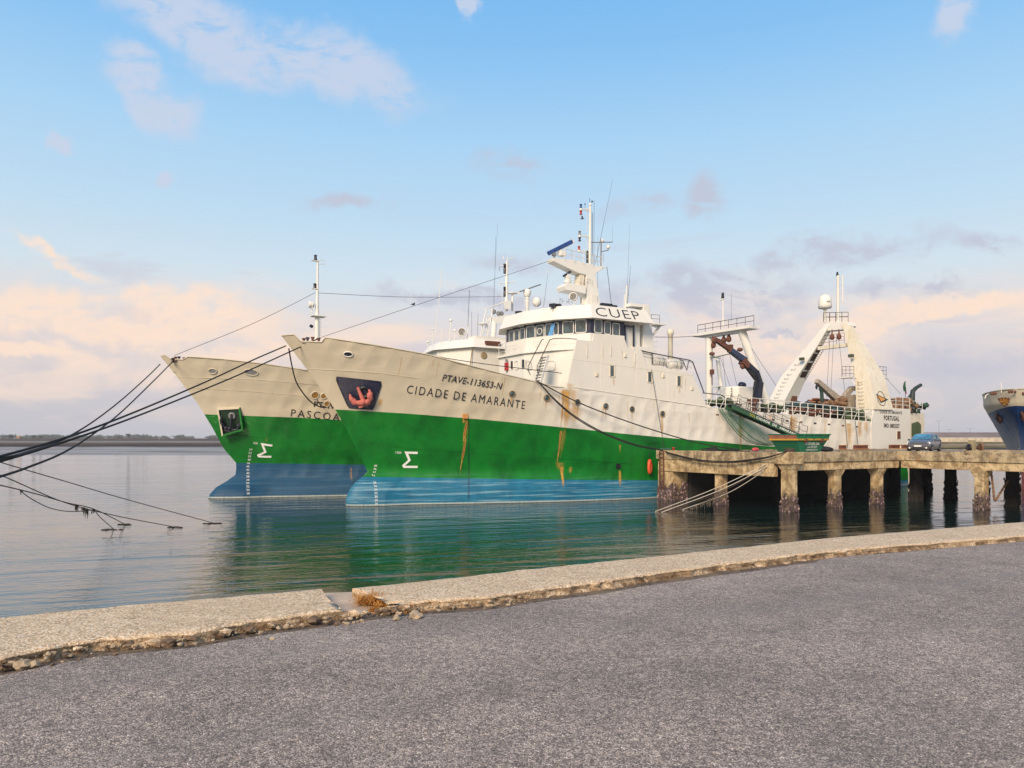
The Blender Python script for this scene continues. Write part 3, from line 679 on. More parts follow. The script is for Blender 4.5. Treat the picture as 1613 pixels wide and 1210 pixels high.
def build_hull(h, top, green, boot, streaks, send, mats, parent, N=520, wear=1.0, upright=True):
    """bands below boot (blue), boot..green (green), green..top (cream) on both sides; every vertex carries rust and wear"""
    c = (np.arange(N+1)/N); c = .35*c+.65*c**1.6
    mid = fn_of([(-6, 11.0-.4*(h.dz > 0)), (0, 10.7-.4*(h.dz > 0)), (4, 10.2-.5*(h.dz > 0)), (10, 9.2-.4*(h.dz > 0)), (16, 8.3), (30, 7.4), (62, 6.2)])
    bands = [(lambda s: np.full_like(s, -1.2), boot, 8, 0), (boot, green, 12, 1), (green, mid if upright else top, 14, 2)]+([(mid, top, 8, 2)] if upright else [])
    allv = []; faces = []; mi = []; meta = []
    for sgn in (-1, 1):
        for lo, hi, n, m_ in bands:
            base_i = sum(len(a) for a in allv); arr = np.zeros((n+1, N+1, 3))
            for j in range(n+1):
                s = -4.5+(send+4.5)*c
                for _ in range(25):
                    z = lo(s)+(hi(s)-lo(s))*j/n; st_ = h.stem(z); s = st_+(send-st_)*c
                if lo is mid and upright:      # bulwark: columns stand upright so that the notch stays crisp
                    if j == 0: sb, stb = s.copy(), h.stem(lo(s))
                    fd = np.clip(1-(sb-stb)/2.2, 0, 1); s = sb.copy()
                    for _ in range(25): z = lo(s)+(hi(s)-lo(s))*j/n; s = sb+(h.stem(z)-stb)*fd
                z = lo(s)+(hi(s)-lo(s))*j/n
                t = h.b(s, z)
                arr[j, :, 0] = s; arr[j, :, 1] = sgn*t; arr[j, :, 2] = z
            # plate dents between frames
            S_, Z_ = arr[:, :, 0], arr[:, :, 2]
            edge = np.clip((S_-h.stem(Z_))/1.5, 0, 1)
            pu, pv = (S_-.33*Z_)/1.45, Z_/1.25; hsh = np.abs(np.sin(np.floor(pu)*12.9898+np.floor(pv)*78.233)*43758.5453) % 1.0
            dent = (.022+.055*hsh)*np.abs(np.sin(np.pi*pu))*np.abs(np.sin(np.pi*pv))**.7
            arr[:, :, 1] -= sgn*dent*edge*(Z_ > 1.5)
            flat = arr.reshape(-1, 3); allv.append(flat)
            for j in range(n):
                for i in range(N):
                    a = base_i+j*(N+1)+i; q = (a, a+1, a+N+2, a+N+1)
                    faces.append(q if sgn < 0 else q[::-1]); mi.append(m_)
    V = np.concatenate(allv)
    me = bpy.data.meshes.new('hull'); me.from_pydata(V.tolist(), [], faces)
    for m_ in mats: me.materials.append(m_)
    me.polygons.foreach_set('material_index', mi); me.polygons.foreach_set('use_smooth', [True]*len(faces))
    paint_attr(me, V, streaks, boot, wear)
    o = bpy.data.objects.new('hull', me); COL.objects.link(o); o.parent = parent; return o
def paint_attr(me, V, streaks, boot=None, wear=0.0):
    rust = np.zeros(len(V)); S_, Z_ = V[:, 0], V[:, 2]
    for (s0, zt, zb, w, k) in streaks:
        wob = .07*w*np.sin(Z_*5+s0*7)
        g = np.exp(-((S_-s0-wob)/w)**2)*k; v = np.clip((zt-Z_)/.08, 0, 1)*np.clip((Z_-zb)/max(.3, (zt-zb)*.6), 0, 1)
        rust = np.maximum(rust, np.where(V[:, 1] < 0, g*v, 0))
    wa = np.zeros(len(V))
    if boot is not None: wa = wear*np.clip((boot(S_)+.03-Z_)/.1, 0, 1)
    a = me.attributes.new('rust', 'FLOAT', 'POINT'); a.data.foreach_set('value', rust.astype(np.float32))
    a = me.attributes.new('wear', 'FLOAT', 'POINT'); a.data.foreach_set('value', wa.astype(np.float32))
def rust_runs(pt, streaks, parent):
    """thin stains lying on the plating; pt(s, z) gives the point just proud of it"""
    mb = MB(); amt = []
    for (s0, zt, zb, w, k) in streaks:
        rs_ = random.Random(int(s0*100)+int(zt*37)); ph = rs_.random()*6; nz = max(6, int((zt-zb)/.12)); rows = []
        for j in range(nz+1):
            v = j/nz; z = zt+(zb-zt)*v; ww = w*(1-.45*v)*(1+.25*math.sin(z*3.1+ph)); off_ = .25*w*math.sin(z*1.3+ph); row = []
            for i in range(9):
                u = i/4-1; row.append(pt(s0+off_+u*ww*2, z)); amt.append(k*math.exp(-(u*2)**2)*min(1, v*12+.25)*min(1, (1-v)*2.2) if 0 < i < 8 else 0)
            rows.append(row)
        mb.grid(rows)
    o = mb.build('rust_stain', M['rust_run'], parent, kind='stuff')
    at_ = o.data.attributes.new('amount', 'FLOAT', 'POINT'); at_.data.foreach_set('value', np.array(amt, dtype=np.float32)); return o
def px_streaks(h, lst):
    out = []
    for (x, y0, y1, w, k) in lst:
        s, z = h.px(x, y0); s2, z2 = h.px(x, y1); out.append((s, z, z2, w, k))
    return out
def hull_text(h, mb, body, x0, y0, x1, y1, hpx, bold=0.0, spacing=1.0, off=.014, slant=0.0):
    """baseline from photo point (x0,y0) to (x1,y1), cap height in photo pixels"""
    pa, pb = h.px(x0, y0), h.px(x1, y1); qa, qb = h.px(x0, y0-hpx), h.px(x1, y1-hpx)
    def fn(u, v):
        s0 = pa[0]+(pb[0]-pa[0])*u; z0 = pa[1]+(pb[1]-pa[1])*u
        s1 = s0+slant*v; z1 = (qa[1]+(qb[1]-qa[1])*u)
        return h.P(s0+(s1-s0)*v, z0+(z1-z0)*v, off)
    add_text(mb, body, fn, bold, spacing)

# ================================================================== near ship
HA = Hull(A)
trawler = thing('fishing_trawler', 'nearer green-and-cream stern trawler with a red anchor in its bow pocket, moored at the jetty', 'trawler', (A.ox, A.oy, 0), TH)
topA = fn_of(sorted([(-4.9, HA.px(447, 529)[1])]+[HA.px(*q) for q in [(463, 527.5), (473, 538), (507, 539.5), (512, 532), (594, 544.6), (673, 558.7), (720, 571), (786, 588), (833, 599), (872, 609), (905, 612), (1000, 626), (1113, 641), (1226, 652), (1375, 664), (1436, 669)]]))
grA_pts = sorted([HA.px(*q) for q in [(528, 645), (640, 651.5), (760, 661), (883, 673), (980, 683), (1060, 690.5), (1180, 701)]])
grA_pts += [(45, 4.15), (63, 3.75)]; grA_pts = [(-6, grA_pts[0][1]+.1)]+grA_pts
greenA = fn_of(grA_pts); bootA = lambda s: 2.18-.0262*(np.asarray(s, float)-1.8)
strA = px_streaks(HA, [(733, 655, 668, .16, .95), (736, 662, 702, .075, 1.2), (733.5, 690, 750, .06, 1.2), (738, 662, 735, .22, .16), (893, 613, 680, .36, .66), (887, 613, 680, .08, .85), (903, 613, 660, .4, .3), (884, 678, 735, .06, 1.1), (889, 676, 730, .22, .25),
    (885, 735, 770, .13, .9), (881, 728, 742, .3, .35), (899, 735, 748, .22, .35), (1043, 655, 691, .12, .55), (977, 700, 716, .1, .4), (950, 640, 660, .1, .3), (976, 741, 770, .13, .6), (905, 640, 672, .5, .35), (868, 625, 640, .1, .25), (996, 660, 690, .2, .12), (600, 628, 642, .12, .5)])
HW = lambda x, y: A.side(x, y, 6.0)
rs = random.Random(31)
for i in range(46):
    s0 = rs.uniform(3, 61); z0 = float(topA(s0))-rs.uniform(.1, .9); strA.append((s0, z0, z0-rs.uniform(.5, 2.2), rs.uniform(.03, .05), rs.uniform(.12, .38)))
for (x, y) in [(806.7, 624), (861, 630), (909.5, 637), (954, 643), (995.5, 648)]:
    s0, z0 = HA.px(x, y); strA.append((s0, z0, z0-1.0, .07, .4))
for (x, y0, y1, w, k) in [(1166, 648, 709, .17, .72), (1168, 650, 700, .4, .3), (1247, 654, 709, .17, .75), (1250, 656, 690, .4, .35), (1375, 665, 708, .2, .72), (1337, 667, 706, .42, .42), (1300, 660, 690, .3, .25), (1213, 652, 680, .2, .3), (1355, 664, 690, .4, .4), (1365, 664, 680, .5, .35)]:
    s0, z0 = HW(x, y0); strA.append((s0, z0, HW(x, y1)[1]-.2, w, k))
hullA = build_hull(HA, topA, greenA, bootA, [], 62.0, [M['blue'], M['green'], M['cream']], trawler, wear=.8)
# white aft of the forecastle: same paint, stronger light painted in by station
rust_runs(lambda s, z: HA.P(s, z, .012), strA, trawler)
# deck, transom
deckz = fn_of([(-4.9, 11.3), (0.5, 10.9), (3, 10.5), (15.9, 8.4), (16.1, 8.9), (30, 8.0), (62, 6.7)])
mb = MB(); rows = []
for s in np.linspace(-3.2, 62, 120):
    z = float(deckz(s)); bb_ = max(.02, float(HA.b(s, z))-.05); rows.append([(s, -bb_, z), (s, bb_, z)])
mb.grid(rows); mb.build('deck', plain('deck_green', (.05, .09, .06), .7), trawler)
mb = MB(); zt_ = float(topA(62)); b0 = float(HA.b(62, 3)); mb.prism([(62, -b0, -1), (62, b0, -1), (62, b0, zt_), (62, -b0, zt_)], (.05, 0, 0)); mb.build('transom', M['rusty_white'], trawler)
# rail cap on the bulwark, weld seams
def hull_line(h, mb, pts_sz, off, r, n=60, both=False):
    f = fn_of(pts_sz); s0, s1 = pts_sz[0][0], pts_sz[-1][0]
    for sg in ((-1, 1) if both else (-1,)):
        mb.tube([h.P(s, float(f(s)), off, sg) for s in np.linspace(s0, s1, n)], r, 5)
mb = MB(); ss_ = np.concatenate([np.linspace(-4.85, 0, 60), np.linspace(0.1, 16, 70)])
for sg in (-1, 1): mb.tube([Vector((s, sg*max(0, float(HA.b(s, topA(s)))), float(topA(s))+.02)) for s in ss_], .05, 5)
mb.build('rail_cap', M['cream'], trawler)
mb = MB(); hull_line(HA, mb, sorted([HA.px(*q) for q in [(566, 694), (640, 706), (760, 714), (880, 722), (1000, 731)]]), .0, .022)
mb.build('weld_seam', M['green'], trawler)
mb = MB(); mb.tube([HA.PX(738.5, y, .0) for y in range(662, 790, 6)], [.03-.012*(k % 3 == 0) for k in range(22)], 4); mb.build('drain_line', M['dark'], trawler)
mb = MB(); hull_line(HA, mb, sorted([HA.px(*q) for q in [(484, 581), (600, 588), (660, 596)]]), .0, .022)
mb.build('weld_seam', M['cream'], trawler)
mb = MB(); hull_line(HA, mb, [(HW(905, 610)[0], HW(905, 610)[1]), (HW(1113, 641)[0], HW(1113, 641)[1])], .0, .035)
mb.build('weld_seam', M['white'], trawler)
for (x, y0, y1) in [(1048, 612, 690), (1160, 650, 706)]:
    mb = MB(); s0, z0 = HW(x, y0); s1, z1 = HW(x, y1); mb.cyl((s0, -6.0, z0), (s0, -6.0, z1), .02, 4); 
# lettering
mb = MB(); hull_text(HA, mb, 'PTAVE-113653-N', 696, 600, 789, 614, 10.5, .012, 1.05, slant=.08); mb.build('registration_lettering', M['letter'], trawler)
mb = MB(); hull_text(HA, mb, 'CIDADE DE AMARANTE', 640, 619.5, 826, 645, 13, .0, 1.3); mb.build('name_lettering', M['letter'], trawler)
for i, (x, y) in enumerate([(591, 733.5), (590.3, 738.5), (589.3, 743.8), (588.3, 749), (590.5, 761), (591.5, 766), (592, 771.5), (592.3, 777), (592.6, 782.5), (592.8, 788), (593, 793.5)]):
    mb = MB(); hull_text(HA, mb, str([48, 46, 44, 42, 38, 36, 34, 32, 30, 28, 26][i]), x-2.2, y+1.7, x+2.6, y+1.7, 3.4, off=.045); mb.build('draught_mark', M['letter_white'], trawler)
mb = MB(); hull_text(HA, mb, '1500', 623, 714.5, 632, 715.2, 3.6)
mb.build('draught_mark', M['letter_white'], trawler)
def hull_stroke(h, mb, pix, w, off=.016):
    """flat painted stroke following the plating"""
    P0 = [h.px(*q) for q in pix]; L_, R_ = [], []
    for i, (s, z) in enumerate(P0):
        a = P0[max(0, i-1)]; c = P0[min(len(P0)-1, i+1)]; d1 = np.array([s-a[0], z-a[1]]); d2 = np.array([c[0]-s, c[1]-z])
        def un(v): n_ = np.hypot(*v); return v/n_ if n_ > 1e-9 else None
        u1, u2 = un(d1), un(d2); u1 = u2 if u1 is None else u1; u2 = u1 if u2 is None else u2
        n1 = np.array([-u1[1]-u2[1], u1[0]+u2[0]]); n1 = n1/max(.35, np.hypot(*n1)); kk = 1/max(.5, float(np.dot(n1, [-u1[1], u1[0]])))
        L_.append(h.P(s+n1[0]*w/2*kk, z+n1[1]*w/2*kk, off)); R_.append(h.P(s-n1[0]*w/2*kk, z-n1[1]*w/2*kk, off))
    mb.grid([L_, R_], smooth=False)
mb = MB(); hull_stroke(HA, mb, [(658, 713.5), (650, 713.3), (640, 713), (643, 720), (645, 725), (640, 729.5), (635.5, 733.5), (637, 735.5), (648, 735.5), (658, 735.5)], .17)
mb.build('load_mark', M['letter_white'], trawler)
# anchor pocket and anchor
mb = MB(); q0 = [(527, 594), (603, 601), (602, 604), (589, 644.5), (552, 642)]
corners = [HA.px(*q) for q in [(528, 593.5), (602, 601.5), (588, 645), (549, 642)]]
rows = []
for j in range(9):
    v = j/8; row = []
    for i in range(13):
        u = i/12; cu = .035*(1-min(1, min(v, 1-v)/.14))**2        # rounded corners
        u2 = cu+(1-2*cu)*u
        s = (1-v)*((1-u2)*corners[0][0]+u2*corners[1][0])+v*((1-u2)*corners[3][0]+u2*corners[2][0])
        z = (1-v)*((1-u2)*corners[0][1]+u2*corners[1][1])+v*((1-u2)*corners[3][1]+u2*corners[2][1])
        row.append(HA.P(s, z, .035))
    rows.append(row)
mb.grid(rows); ap = mb.build('anchor_pocket', M['navy'], trawler)
mb = MB(); rim = rows[0]+[r[-1] for r in rows[1:]]+rows[-1][::-1][1:]+[r[0] for r in rows[::-1][1:]]
mb.tube(rim, .045, 5); mb.build('rim', M['navy'], ap)
mb = MB(); hp = HA.PX(574, 617, .02); nrm = (HA.PX(574, 617, .3)-HA.PX(574, 617, 0)).normalized()
mb.lathe(hp, [(.46, 0), (.5, .08), (.42, .2), (.3, .16), (.26, 0)], 20, nrm); mb.build('hawse_pipe', M['dark'], ap)
def anchor(h, c, scale, parent, mat, rot=0.0):
    cs, cz = h.px(*c)
    def Q(x, y, off):
        xr = x*math.cos(rot)-y*math.sin(rot); yr = x*math.sin(rot)+y*math.cos(rot)
        s, z = h.px(c[0]+xr, c[1]-yr); return h.P(s, z, off)
    mb = MB(); mb.tube([Q(-1, 14, .1), Q(0, 4, .3), Q(1, -6, .42)], [.12*scale, .15*scale, .2*scale], 8)
    mb.build('shank', mat, parent)
    for sg in (-1, 1):
        mb = MB(); pts = [Q(0, -9, .42), Q(sg*7, -11+3*(sg < 0), .45), Q(sg*13, -5+sg*(-2), .48), Q(sg*15.5, 2-sg*2, .42), Q(sg*15, 8-sg*2, .34)]
        mb.tube(spline(pts, 4), [.24*scale]*5+[.21*scale]*4+[.2*scale]*4+[.12*scale]*3+[.05*scale], 7)
        mb.blob(Q(sg*13, -3, .48), (.22*scale, .18*scale, .3*scale), 2, .15, seed=sg+4, smooth=True); mb.build('fluke', mat, parent)
    mb = MB(); mb.bar(Q(-9, -13, .40), Q(9, -13, .40), .3*scale, .34*scale); mb.blob(Q(0, -9, .46), (.32*scale,)*3, 2, .15, smooth=True, seed=2); mb.build('crown', mat, parent)
an = bpy.data.objects.new('anchor', None); COL.objects.link(an); an.parent = trawler
anchor(HA, (570, 622), .92, an, M['redrust'], .38)

# ================================================================== second ship
HB = Hull(B, .72)
trawler2 = thing('fishing_trawler', 'farther trawler at the left, its dark anchor pocket framed by a projecting lip', 'trawler', (B.ox, B.oy, 0), TH)
topB = fn_of(sorted([(-4.6, HB.px(249, 561)[1])]+[HB.px(*q) for q in [(262, 560), (267, 566), (291, 567), (294, 562), (350, 566), (420, 574), (480, 583)]])+[(16, 9.9), (62, 7.5)])
gB = sorted([HB.px(*q) for q in [(317, 652.5), (400, 655.5), (470, 658), (525, 661)]]); gB = [(-6, gB[0][1])]+gB+[(30, 5.5), (62, 4.2)]
greenB = fn_of(gB); bootB = lambda s: 3.02-.022*(np.asarray(s, float)-2.2)
stB = px_streaks(HB, [(553, 736, 762, .08, .35), (420, 690, 700, .1, .2)])
hullB = build_hull(HB, topB, greenB, bootB, [], 62, [M['blue2'], M['green'], M['cream']], trawler2, 420, .10)
rust_runs(lambda s, z: HB.P(s, z, .012), stB, trawler2)
mb = MB(); rows = []
for s in np.linspace(-3.8, 62, 80):
    z = min(float(topB(s))-1.0, 10.9); bb_ = max(.02, float(HB.b(s, z))-.05); rows.append([(s, -bb_, z), (s, bb_, z)])
mb.grid(rows); mb.build('deck', bpy.data.materials['deck_green'], trawler2)
mb = MB()
for sg in (-1, 1): mb.tube([Vector((s, sg*max(0, float(HB.b(s, topB(s)))), float(topB(s))+.02)) for s in np.linspace(-3.6, 16, 110)], .05, 5)
mb.build('rail_cap', M['cream'], trawler2)
mb = MB(); hull_line(HB, mb, sorted([HB.px(*q) for q in [(345, 683), (420, 690), (520, 697)]]), .0, .02); mb.build('weld_seam', M['green'], trawler2)
mb = MB(); hull_line(HB, mb, sorted([HB.px(*q) for q in [(275, 594), (400, 598), (500, 606)]]), .0, .02); mb.build('weld_seam', M['cream'], trawler2)
mb = MB(); hull_line(HB, mb, sorted([HB.px(*q) for q in [(285, 610), (400, 617), (500, 626)]]), .0, .015); mb.build('weld_seam', M['cream'], trawler2)
mb = MB(); hull_text(HB, mb, 'PTAVE', 494, 641, 534, 646, 9, .01, 1.1); mb.build('registration_lettering', M['letter'], trawler2)
mb = MB(); hull_text(HB, mb, 'PASCOAL ATLANTICO', 458, 656, 660, 676, 11.5, 0, 1.35)
mb.build('name_lettering', M['letter'], trawler2)
for i in range(14):
    y = 708+i*5.35; x = 395-5*min(1, i/5)+.2*i*.3
    mb = MB(); hull_text(HB, mb, str(54-2*i), x-2.3, y+1.6, x+2.5, y+1.6, 3.2, off=.045); mb.build('draught_mark', M['letter_white'], trawler2)
mb = MB(); hull_text(HB, mb, '1500', 399, 699.5, 406, 700, 3.2)
mb.build('draught_mark', M['letter_white'], trawler2)
mb = MB(); hull_stroke(HB, mb, [(429, 702), (421, 701), (413, 699.5), (416, 707), (418, 712), (412, 715), (407, 717), (408, 719), (418, 719.5), (427.5, 719.5)], .17); mb.build('load_mark', M['letter_white'], trawler2)
# projecting anchor pocket
f4 = [(342, 643), (378, 641), (386, 674), (353, 684)]
po = [HB.PX(*q, .0) for q in f4]; pn = (HB.PX(364, 660, .5)-HB.PX(364, 660, 0)).normalized()
of = [p+pn*o_ for p, o_ in zip(po, (.12, .12, .75, .75))]; back = [p-pn*.05 for p in po]
def inset(ps, k): c = sum(ps, Vector())/len(ps); return [p.lerp(c, k) for p in ps]
inn = inset(of, .13); inb = [p-pn*(.0) for p in inset([p+pn*.05 for p in po], .2)]
mb = MB(); mb.add(back+of, [(0, 1, 5, 4), (3, 0, 4, 7)]); mb.add(back+of, [(1, 2, 6, 5), (2, 3, 7, 6)], 2); mb.add(of+inn, [(0, 1, 5, 4), (3, 0, 4, 7)]); mb.add(of+inn, [(1, 2, 6, 5), (2, 3, 7, 6)], 2); mb.add(inn+inb, [(0, 1, 5, 4), (1, 2, 6, 5), (2, 3, 7, 6), (3, 0, 4, 7)], 1); mb.add(inb, [(0, 1, 2, 3)], 1)
apb = mb.build('anchor_pocket', [M['cream'], plain('pocket_green', (.006, .03, .012), .6), M['green']], trawler2)
mb = MB(); mb.add([back[3]-pn*.0, back[2], of[2]+pn*.004, of[3]+pn*.004], [(0, 1, 2, 3)]); mb.add([of[3]+pn*.006, of[2]+pn*.006, inn[2]+pn*.006, inn[3]+pn*.006], [(0, 1, 2, 3)]); mb.build('lip', M['green'], apb)
an2 = bpy.data.objects.new('anchor', None); COL.objects.link(an2); an2.parent = trawler2
anchor(HB, (365, 664), .6, an2, M['dark'], -.1)
mb = MB(); mb.lathe(HB.PX(366, 655, .05), [(.3, 0), (.34, .06), (.26, .16), (.16, .1)], 14, pn); mb.build('hawse_pipe', M['grey'], apb)
# ------------------------------------------------------------------ jetty
J = A; DZ = 4.05                                     # the jetty shares the ships' grid
def conc_mat(nm='stained_concrete', lo=(0.35, 0.235, 0.115), hi=(0.72, 0.54, 0.31)):
    m_, nt, b = new_mat(nm); p = geo_pos(nt); x, y, z = nt.xyz(p)[0:3]
    n = nt.noise(p, 1.4, 6, .68); n2 = nt.noise(p, 7, 5, .7)
    run = nt.noise(nt.comb(nt.m('MULTIPLY', x, 2.4), nt.m('MULTIPLY', y, 2.4), nt.m('MULTIPLY', z, .35)), 1., 5, .65)
    c = nt.mix(nt.rng(n, .42, .58), lo, hi)
    c = nt.mix(nt.rng(run, .54, .70, 0, .6), c, (0.10, 0.075, 0.05)); c = nt.mix(nt.rng(n2, .6, .68, 0, .7), c, (0.05, 0.035, 0.025))
    c = nt.mix(nt.rng(nt.noise(p, .9, 4, .6), .60, .7, 0, .7), c, (0.40, 0.20, 0.06))
    c = nt.mix(nt.rng(nt.noise(nt.vm('ADD', p, (9, 3, 1)), 2.2, 5, .7), .62, .68, 0, .8), c, (0.55, 0.48, 0.36))
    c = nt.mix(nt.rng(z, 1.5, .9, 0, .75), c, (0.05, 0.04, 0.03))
    nt.put(b.inputs['Base Color'], c); b.inputs['Roughness'].default_value = .88
    nt.put(b.inputs['Normal'], nt.bump(nt.m('ADD', n2, nt.m('MULTIPLY', n, 2)), 1.0, .12)); return m_
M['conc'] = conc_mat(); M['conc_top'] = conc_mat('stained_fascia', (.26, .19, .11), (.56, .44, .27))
M['deckc'] = plain('jetty_deck', (0.22, 0.185, 0.145), .9, 0, .3, 1.2, .4)
jet = thing('jetty', 'weathered concrete jetty on mussel-covered piles between the trawler and the quay', 'jetty', (J.ox, J.oy, 0), TH)
S0, S1, T0, T1 = 25.1, 56.0, 6.75, 19.6          # head
G0, G1, TQ = 39.0, 50.5, 49.0                    # trestle towards the quay
mb = MB(); th_ = .35
mb.box(((S0+S1)/2, -(T0+T1)/2, DZ-th_/2), (S1-S0-.3, T1-T0-.3, th_)); mb.box(((G0+G1)/2, -(T1-.15+TQ)/2, DZ-th_/2-.004), (G1-G0-.3, TQ-T1+.15, th_)); mb.build('deck', M['deckc'], jet)
def edge_line(a, b_, w, z0, z1, name, seglen, jitter=.0, out=0.0):
    """edge beam a->b cut into separate cast lengths"""
    a, b_ = Vector(a), Vector(b_); L_ = (b_-a).length; n = max(1, round(L_/seglen)); d_ = (b_-a).normalized(); nn = Vector((-d_.y, d_.x))
    rnd = random.Random(int(L_*100))
    for i in range(n):
        p, q = a+d_*(L_*i/n+.012), a+d_*(L_*(i+1)/n-.012); o_ = rnd.uniform(-jitter, jitter); c = (p+q)/2+nn*(out+o_)
        mb = MB(); mb.box((c.x, c.y, (z0+z1)/2), ((q-p).length, w, z1-z0), math.atan2(d_.y, d_.x)); mb.build(name, M['conc_top'] if name == 'fascia' else M['conc'], jet, bevel=.03)
# raised kerb / fascia: end face, long side face, trestle side
kz = DZ+.12; lip = DZ-.62
edge_line((S0, -T0), (S0, -T1), .35, lip, kz, 'fascia', 4.3, .01)
edge_line((S0, -T1), (G0, -T1), .35, lip, kz, 'fascia', 4.5, .01)
edge_line((G0, -T1), (G0, -TQ), .35, lip, kz, 'fascia', 5, .01)
edge_line((G1, -T1), (G1, -TQ), .35, lip, kz, 'fascia', 5, .01)
edge_line((S1, -T0), (S1, -T1), .35, lip, kz-.06, 'fascia', 4.3, .01)
edge_line((G1, -T1), (S1, -T1), .35, lip, kz-.06, 'fascia', 4.3, .01)
edge_line((S0, -T0), (S1, -T0), .35, lip, kz-.06, 'fascia', 5, .01)
# deep beams set back under the fascia
edge_line((S0+.12, -T0-.4), (S0+.12, -T1+.35), .45, DZ-1.62, lip-.003, 'beam', 13, 0)
edge_line((S0+.9, -T1+.12), (G0-.1, -T1+.12), .4, DZ-1.22, lip-.003, 'beam', 4.7, .015)
edge_line((G0+.12, -T1-.2), (G0+.12, -TQ), .4, DZ-1.22, lip-.003, 'beam', 5, .015)
edge_line((G1-.12, -T1), (G1-.12, -TQ), .4, DZ-1.22, lip-.003, 'beam', 8, .015)
for s_ in (31.5, 36.8, 42, 47): edge_line((s_, -T0-.5), (s_, -T1+.5), .5, DZ-1.2, DZ-th_-.003, 'cross_beam', 14)
for t_ in (26.2, 33, 40): edge_line((G0+.4, -t_), (G1-.4, -t_), .5, DZ-1.2, DZ-th_-.01, 'cross_beam', 14)
# piles
M['mussel'] = plain('mussel_crust', (0.085, 0.055, 0.06), .8, 0, .7, 22, .8)
M['mussel_pale'] = plain('mussel_pale', (0.30, 0.21, 0.20), .8, 0, .4, 22, .8)
mus_mesh = []; mus_dark = []; M['mussel_dark'] = plain('mussel_shaded', (.022, .018, .018), .9, 0, .6, 22, .8)  # dark mussel copy has the shade under the deck painted in
for v in range(3):
    mb = MB(); rnd = random.Random(40+v)
    for i in range(330):
        z = 1.65*rnd.random()**1.15-.2; half = .44
        side_ = rnd.randrange(4); u = rnd.uniform(-half, half)*1.05
        if z > 1.0+.35*math.sin(u*6+v*2): continue
        o_ = half+rnd.uniform(-.03, .07)
        p = [(u, -o_), (u, o_), (-o_, u), (o_, u)][side_]
        r = rnd.uniform(.04, .085)*(1 if z < 1.1 else .8)
        mb.blob((p[0], p[1], z), (r, r, r*rnd.uniform(.9, 1.7)), 1, .4, 1 if rnd.random() < .2 else 0, seed=i*7+v)
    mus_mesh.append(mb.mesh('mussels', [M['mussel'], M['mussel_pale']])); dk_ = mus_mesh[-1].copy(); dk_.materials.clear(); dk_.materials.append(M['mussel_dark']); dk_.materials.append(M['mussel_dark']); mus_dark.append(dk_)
pile_me = MB(); pile_me.box((0, 0, .3), (.82, .82, 5.0)); pm = pile_me.mesh('pile', M['conc'])
def pile(s_, t_, cap=True, w=1.0, ztop=DZ-1.2, crust=False):
    me = MB(); me.box((0, 0, (ztop-3)/2), (.68*w, .68*w, ztop+3))
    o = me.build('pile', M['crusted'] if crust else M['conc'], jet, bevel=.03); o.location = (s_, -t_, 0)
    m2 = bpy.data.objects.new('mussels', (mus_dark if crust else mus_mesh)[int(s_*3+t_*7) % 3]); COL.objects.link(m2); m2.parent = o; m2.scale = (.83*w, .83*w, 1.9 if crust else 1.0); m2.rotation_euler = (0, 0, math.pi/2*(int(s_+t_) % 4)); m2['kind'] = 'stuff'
    if cap:
        me = MB(); h2 = .50*w
        me.loft([(-.36*w, -.36*w, ztop-.5), (.36*w, -.36*w, ztop-.5), (.36*w, .36*w, ztop-.5), (-.36*w, .36*w, ztop-.5)], [(-h2, -h2, ztop-.12), (h2, -h2, ztop-.12), (h2, h2, ztop-.12), (-h2, h2, ztop-.12)])
        me.box((0, 0, ztop-.015), (h2*2, h2*2, .21)); me.build('pile_cap', M['conc'], o)
    return o
pile(S0+.62, T1+.38, True, 1.15, DZ-1.6+1.0)
pile(S0+.5, 13.6, False, 1.0, DZ-1.6)
for s_ in (31.8, 36.9): pile(s_, T1-.5)
M['crusted'] = plain('weedy_shaded_pile', (.028, .022, .02), .9, 0, .6, 6, .8)  # near-black joins the weedy crust with painted shade under the trestle
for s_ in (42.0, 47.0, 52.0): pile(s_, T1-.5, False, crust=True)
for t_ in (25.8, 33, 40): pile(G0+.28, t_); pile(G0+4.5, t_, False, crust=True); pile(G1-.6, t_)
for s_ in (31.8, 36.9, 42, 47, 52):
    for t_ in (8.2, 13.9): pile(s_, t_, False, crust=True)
# thick end wall at the ship side
mb = MB(); mb.box((S0+1.0, -T0-.95, 1.0), (2.0, 1.8, DZ-1.6+2)); e_ = mb.build('end_pier', M['conc'], jet, bevel=.03)
# mussels on the end pier
mb = MB()
for i in range(420):
    rnd = random.Random(i+500); z = 1.75*rnd.random()-.2; u = rnd.uniform(-.95, .95)
    p = (S0-.03, -T0-.95+u, z) if rnd.random() < .6 else (S0+1+u, -T0-1.9, z)
    if z > 1.25+.3*math.sin(u*5): continue
    r = rnd.uniform(.05, .1); mb.blob(p, (r, r, r*1.4), 1, .4, 1 if rnd.random() < .2 else 0, seed=i+77)
mb.build('mussels', [M['mussel'], M['mussel_pale']], e_, kind='stuff')
# ladder on the end face
lad = bpy.data.objects.new('ladder', None); COL.objects.link(lad); lad.parent = jet
for k_ in (0, 1):
    mb = MB(); mb.bar((S0-.25, -T0-.55-k_*.5, .9), (S0-.25, -T0-.55-k_*.5, DZ+.05), .07, .07); mb.build('stile', M['rust'], lad)
mb = MB(); mb.cyl((0, -.25, 0), (0, .25, 0), .025, 6); rme = mb.mesh('rung', M['rust'])
for i in range(10):
    o = bpy.data.objects.new('rung', rme); COL.objects.link(o); o.parent = lad; o.location = (S0-.25, -T0-.8, 1.1+i*.31)
# pale corner block where the ropes are made fast
mb = MB(); mb.box((S0+.62, -T1-.28, DZ-.28), (1.5, 1.5, .84)); mb.build('corner_block', M['conc'], jet, bevel=.03)

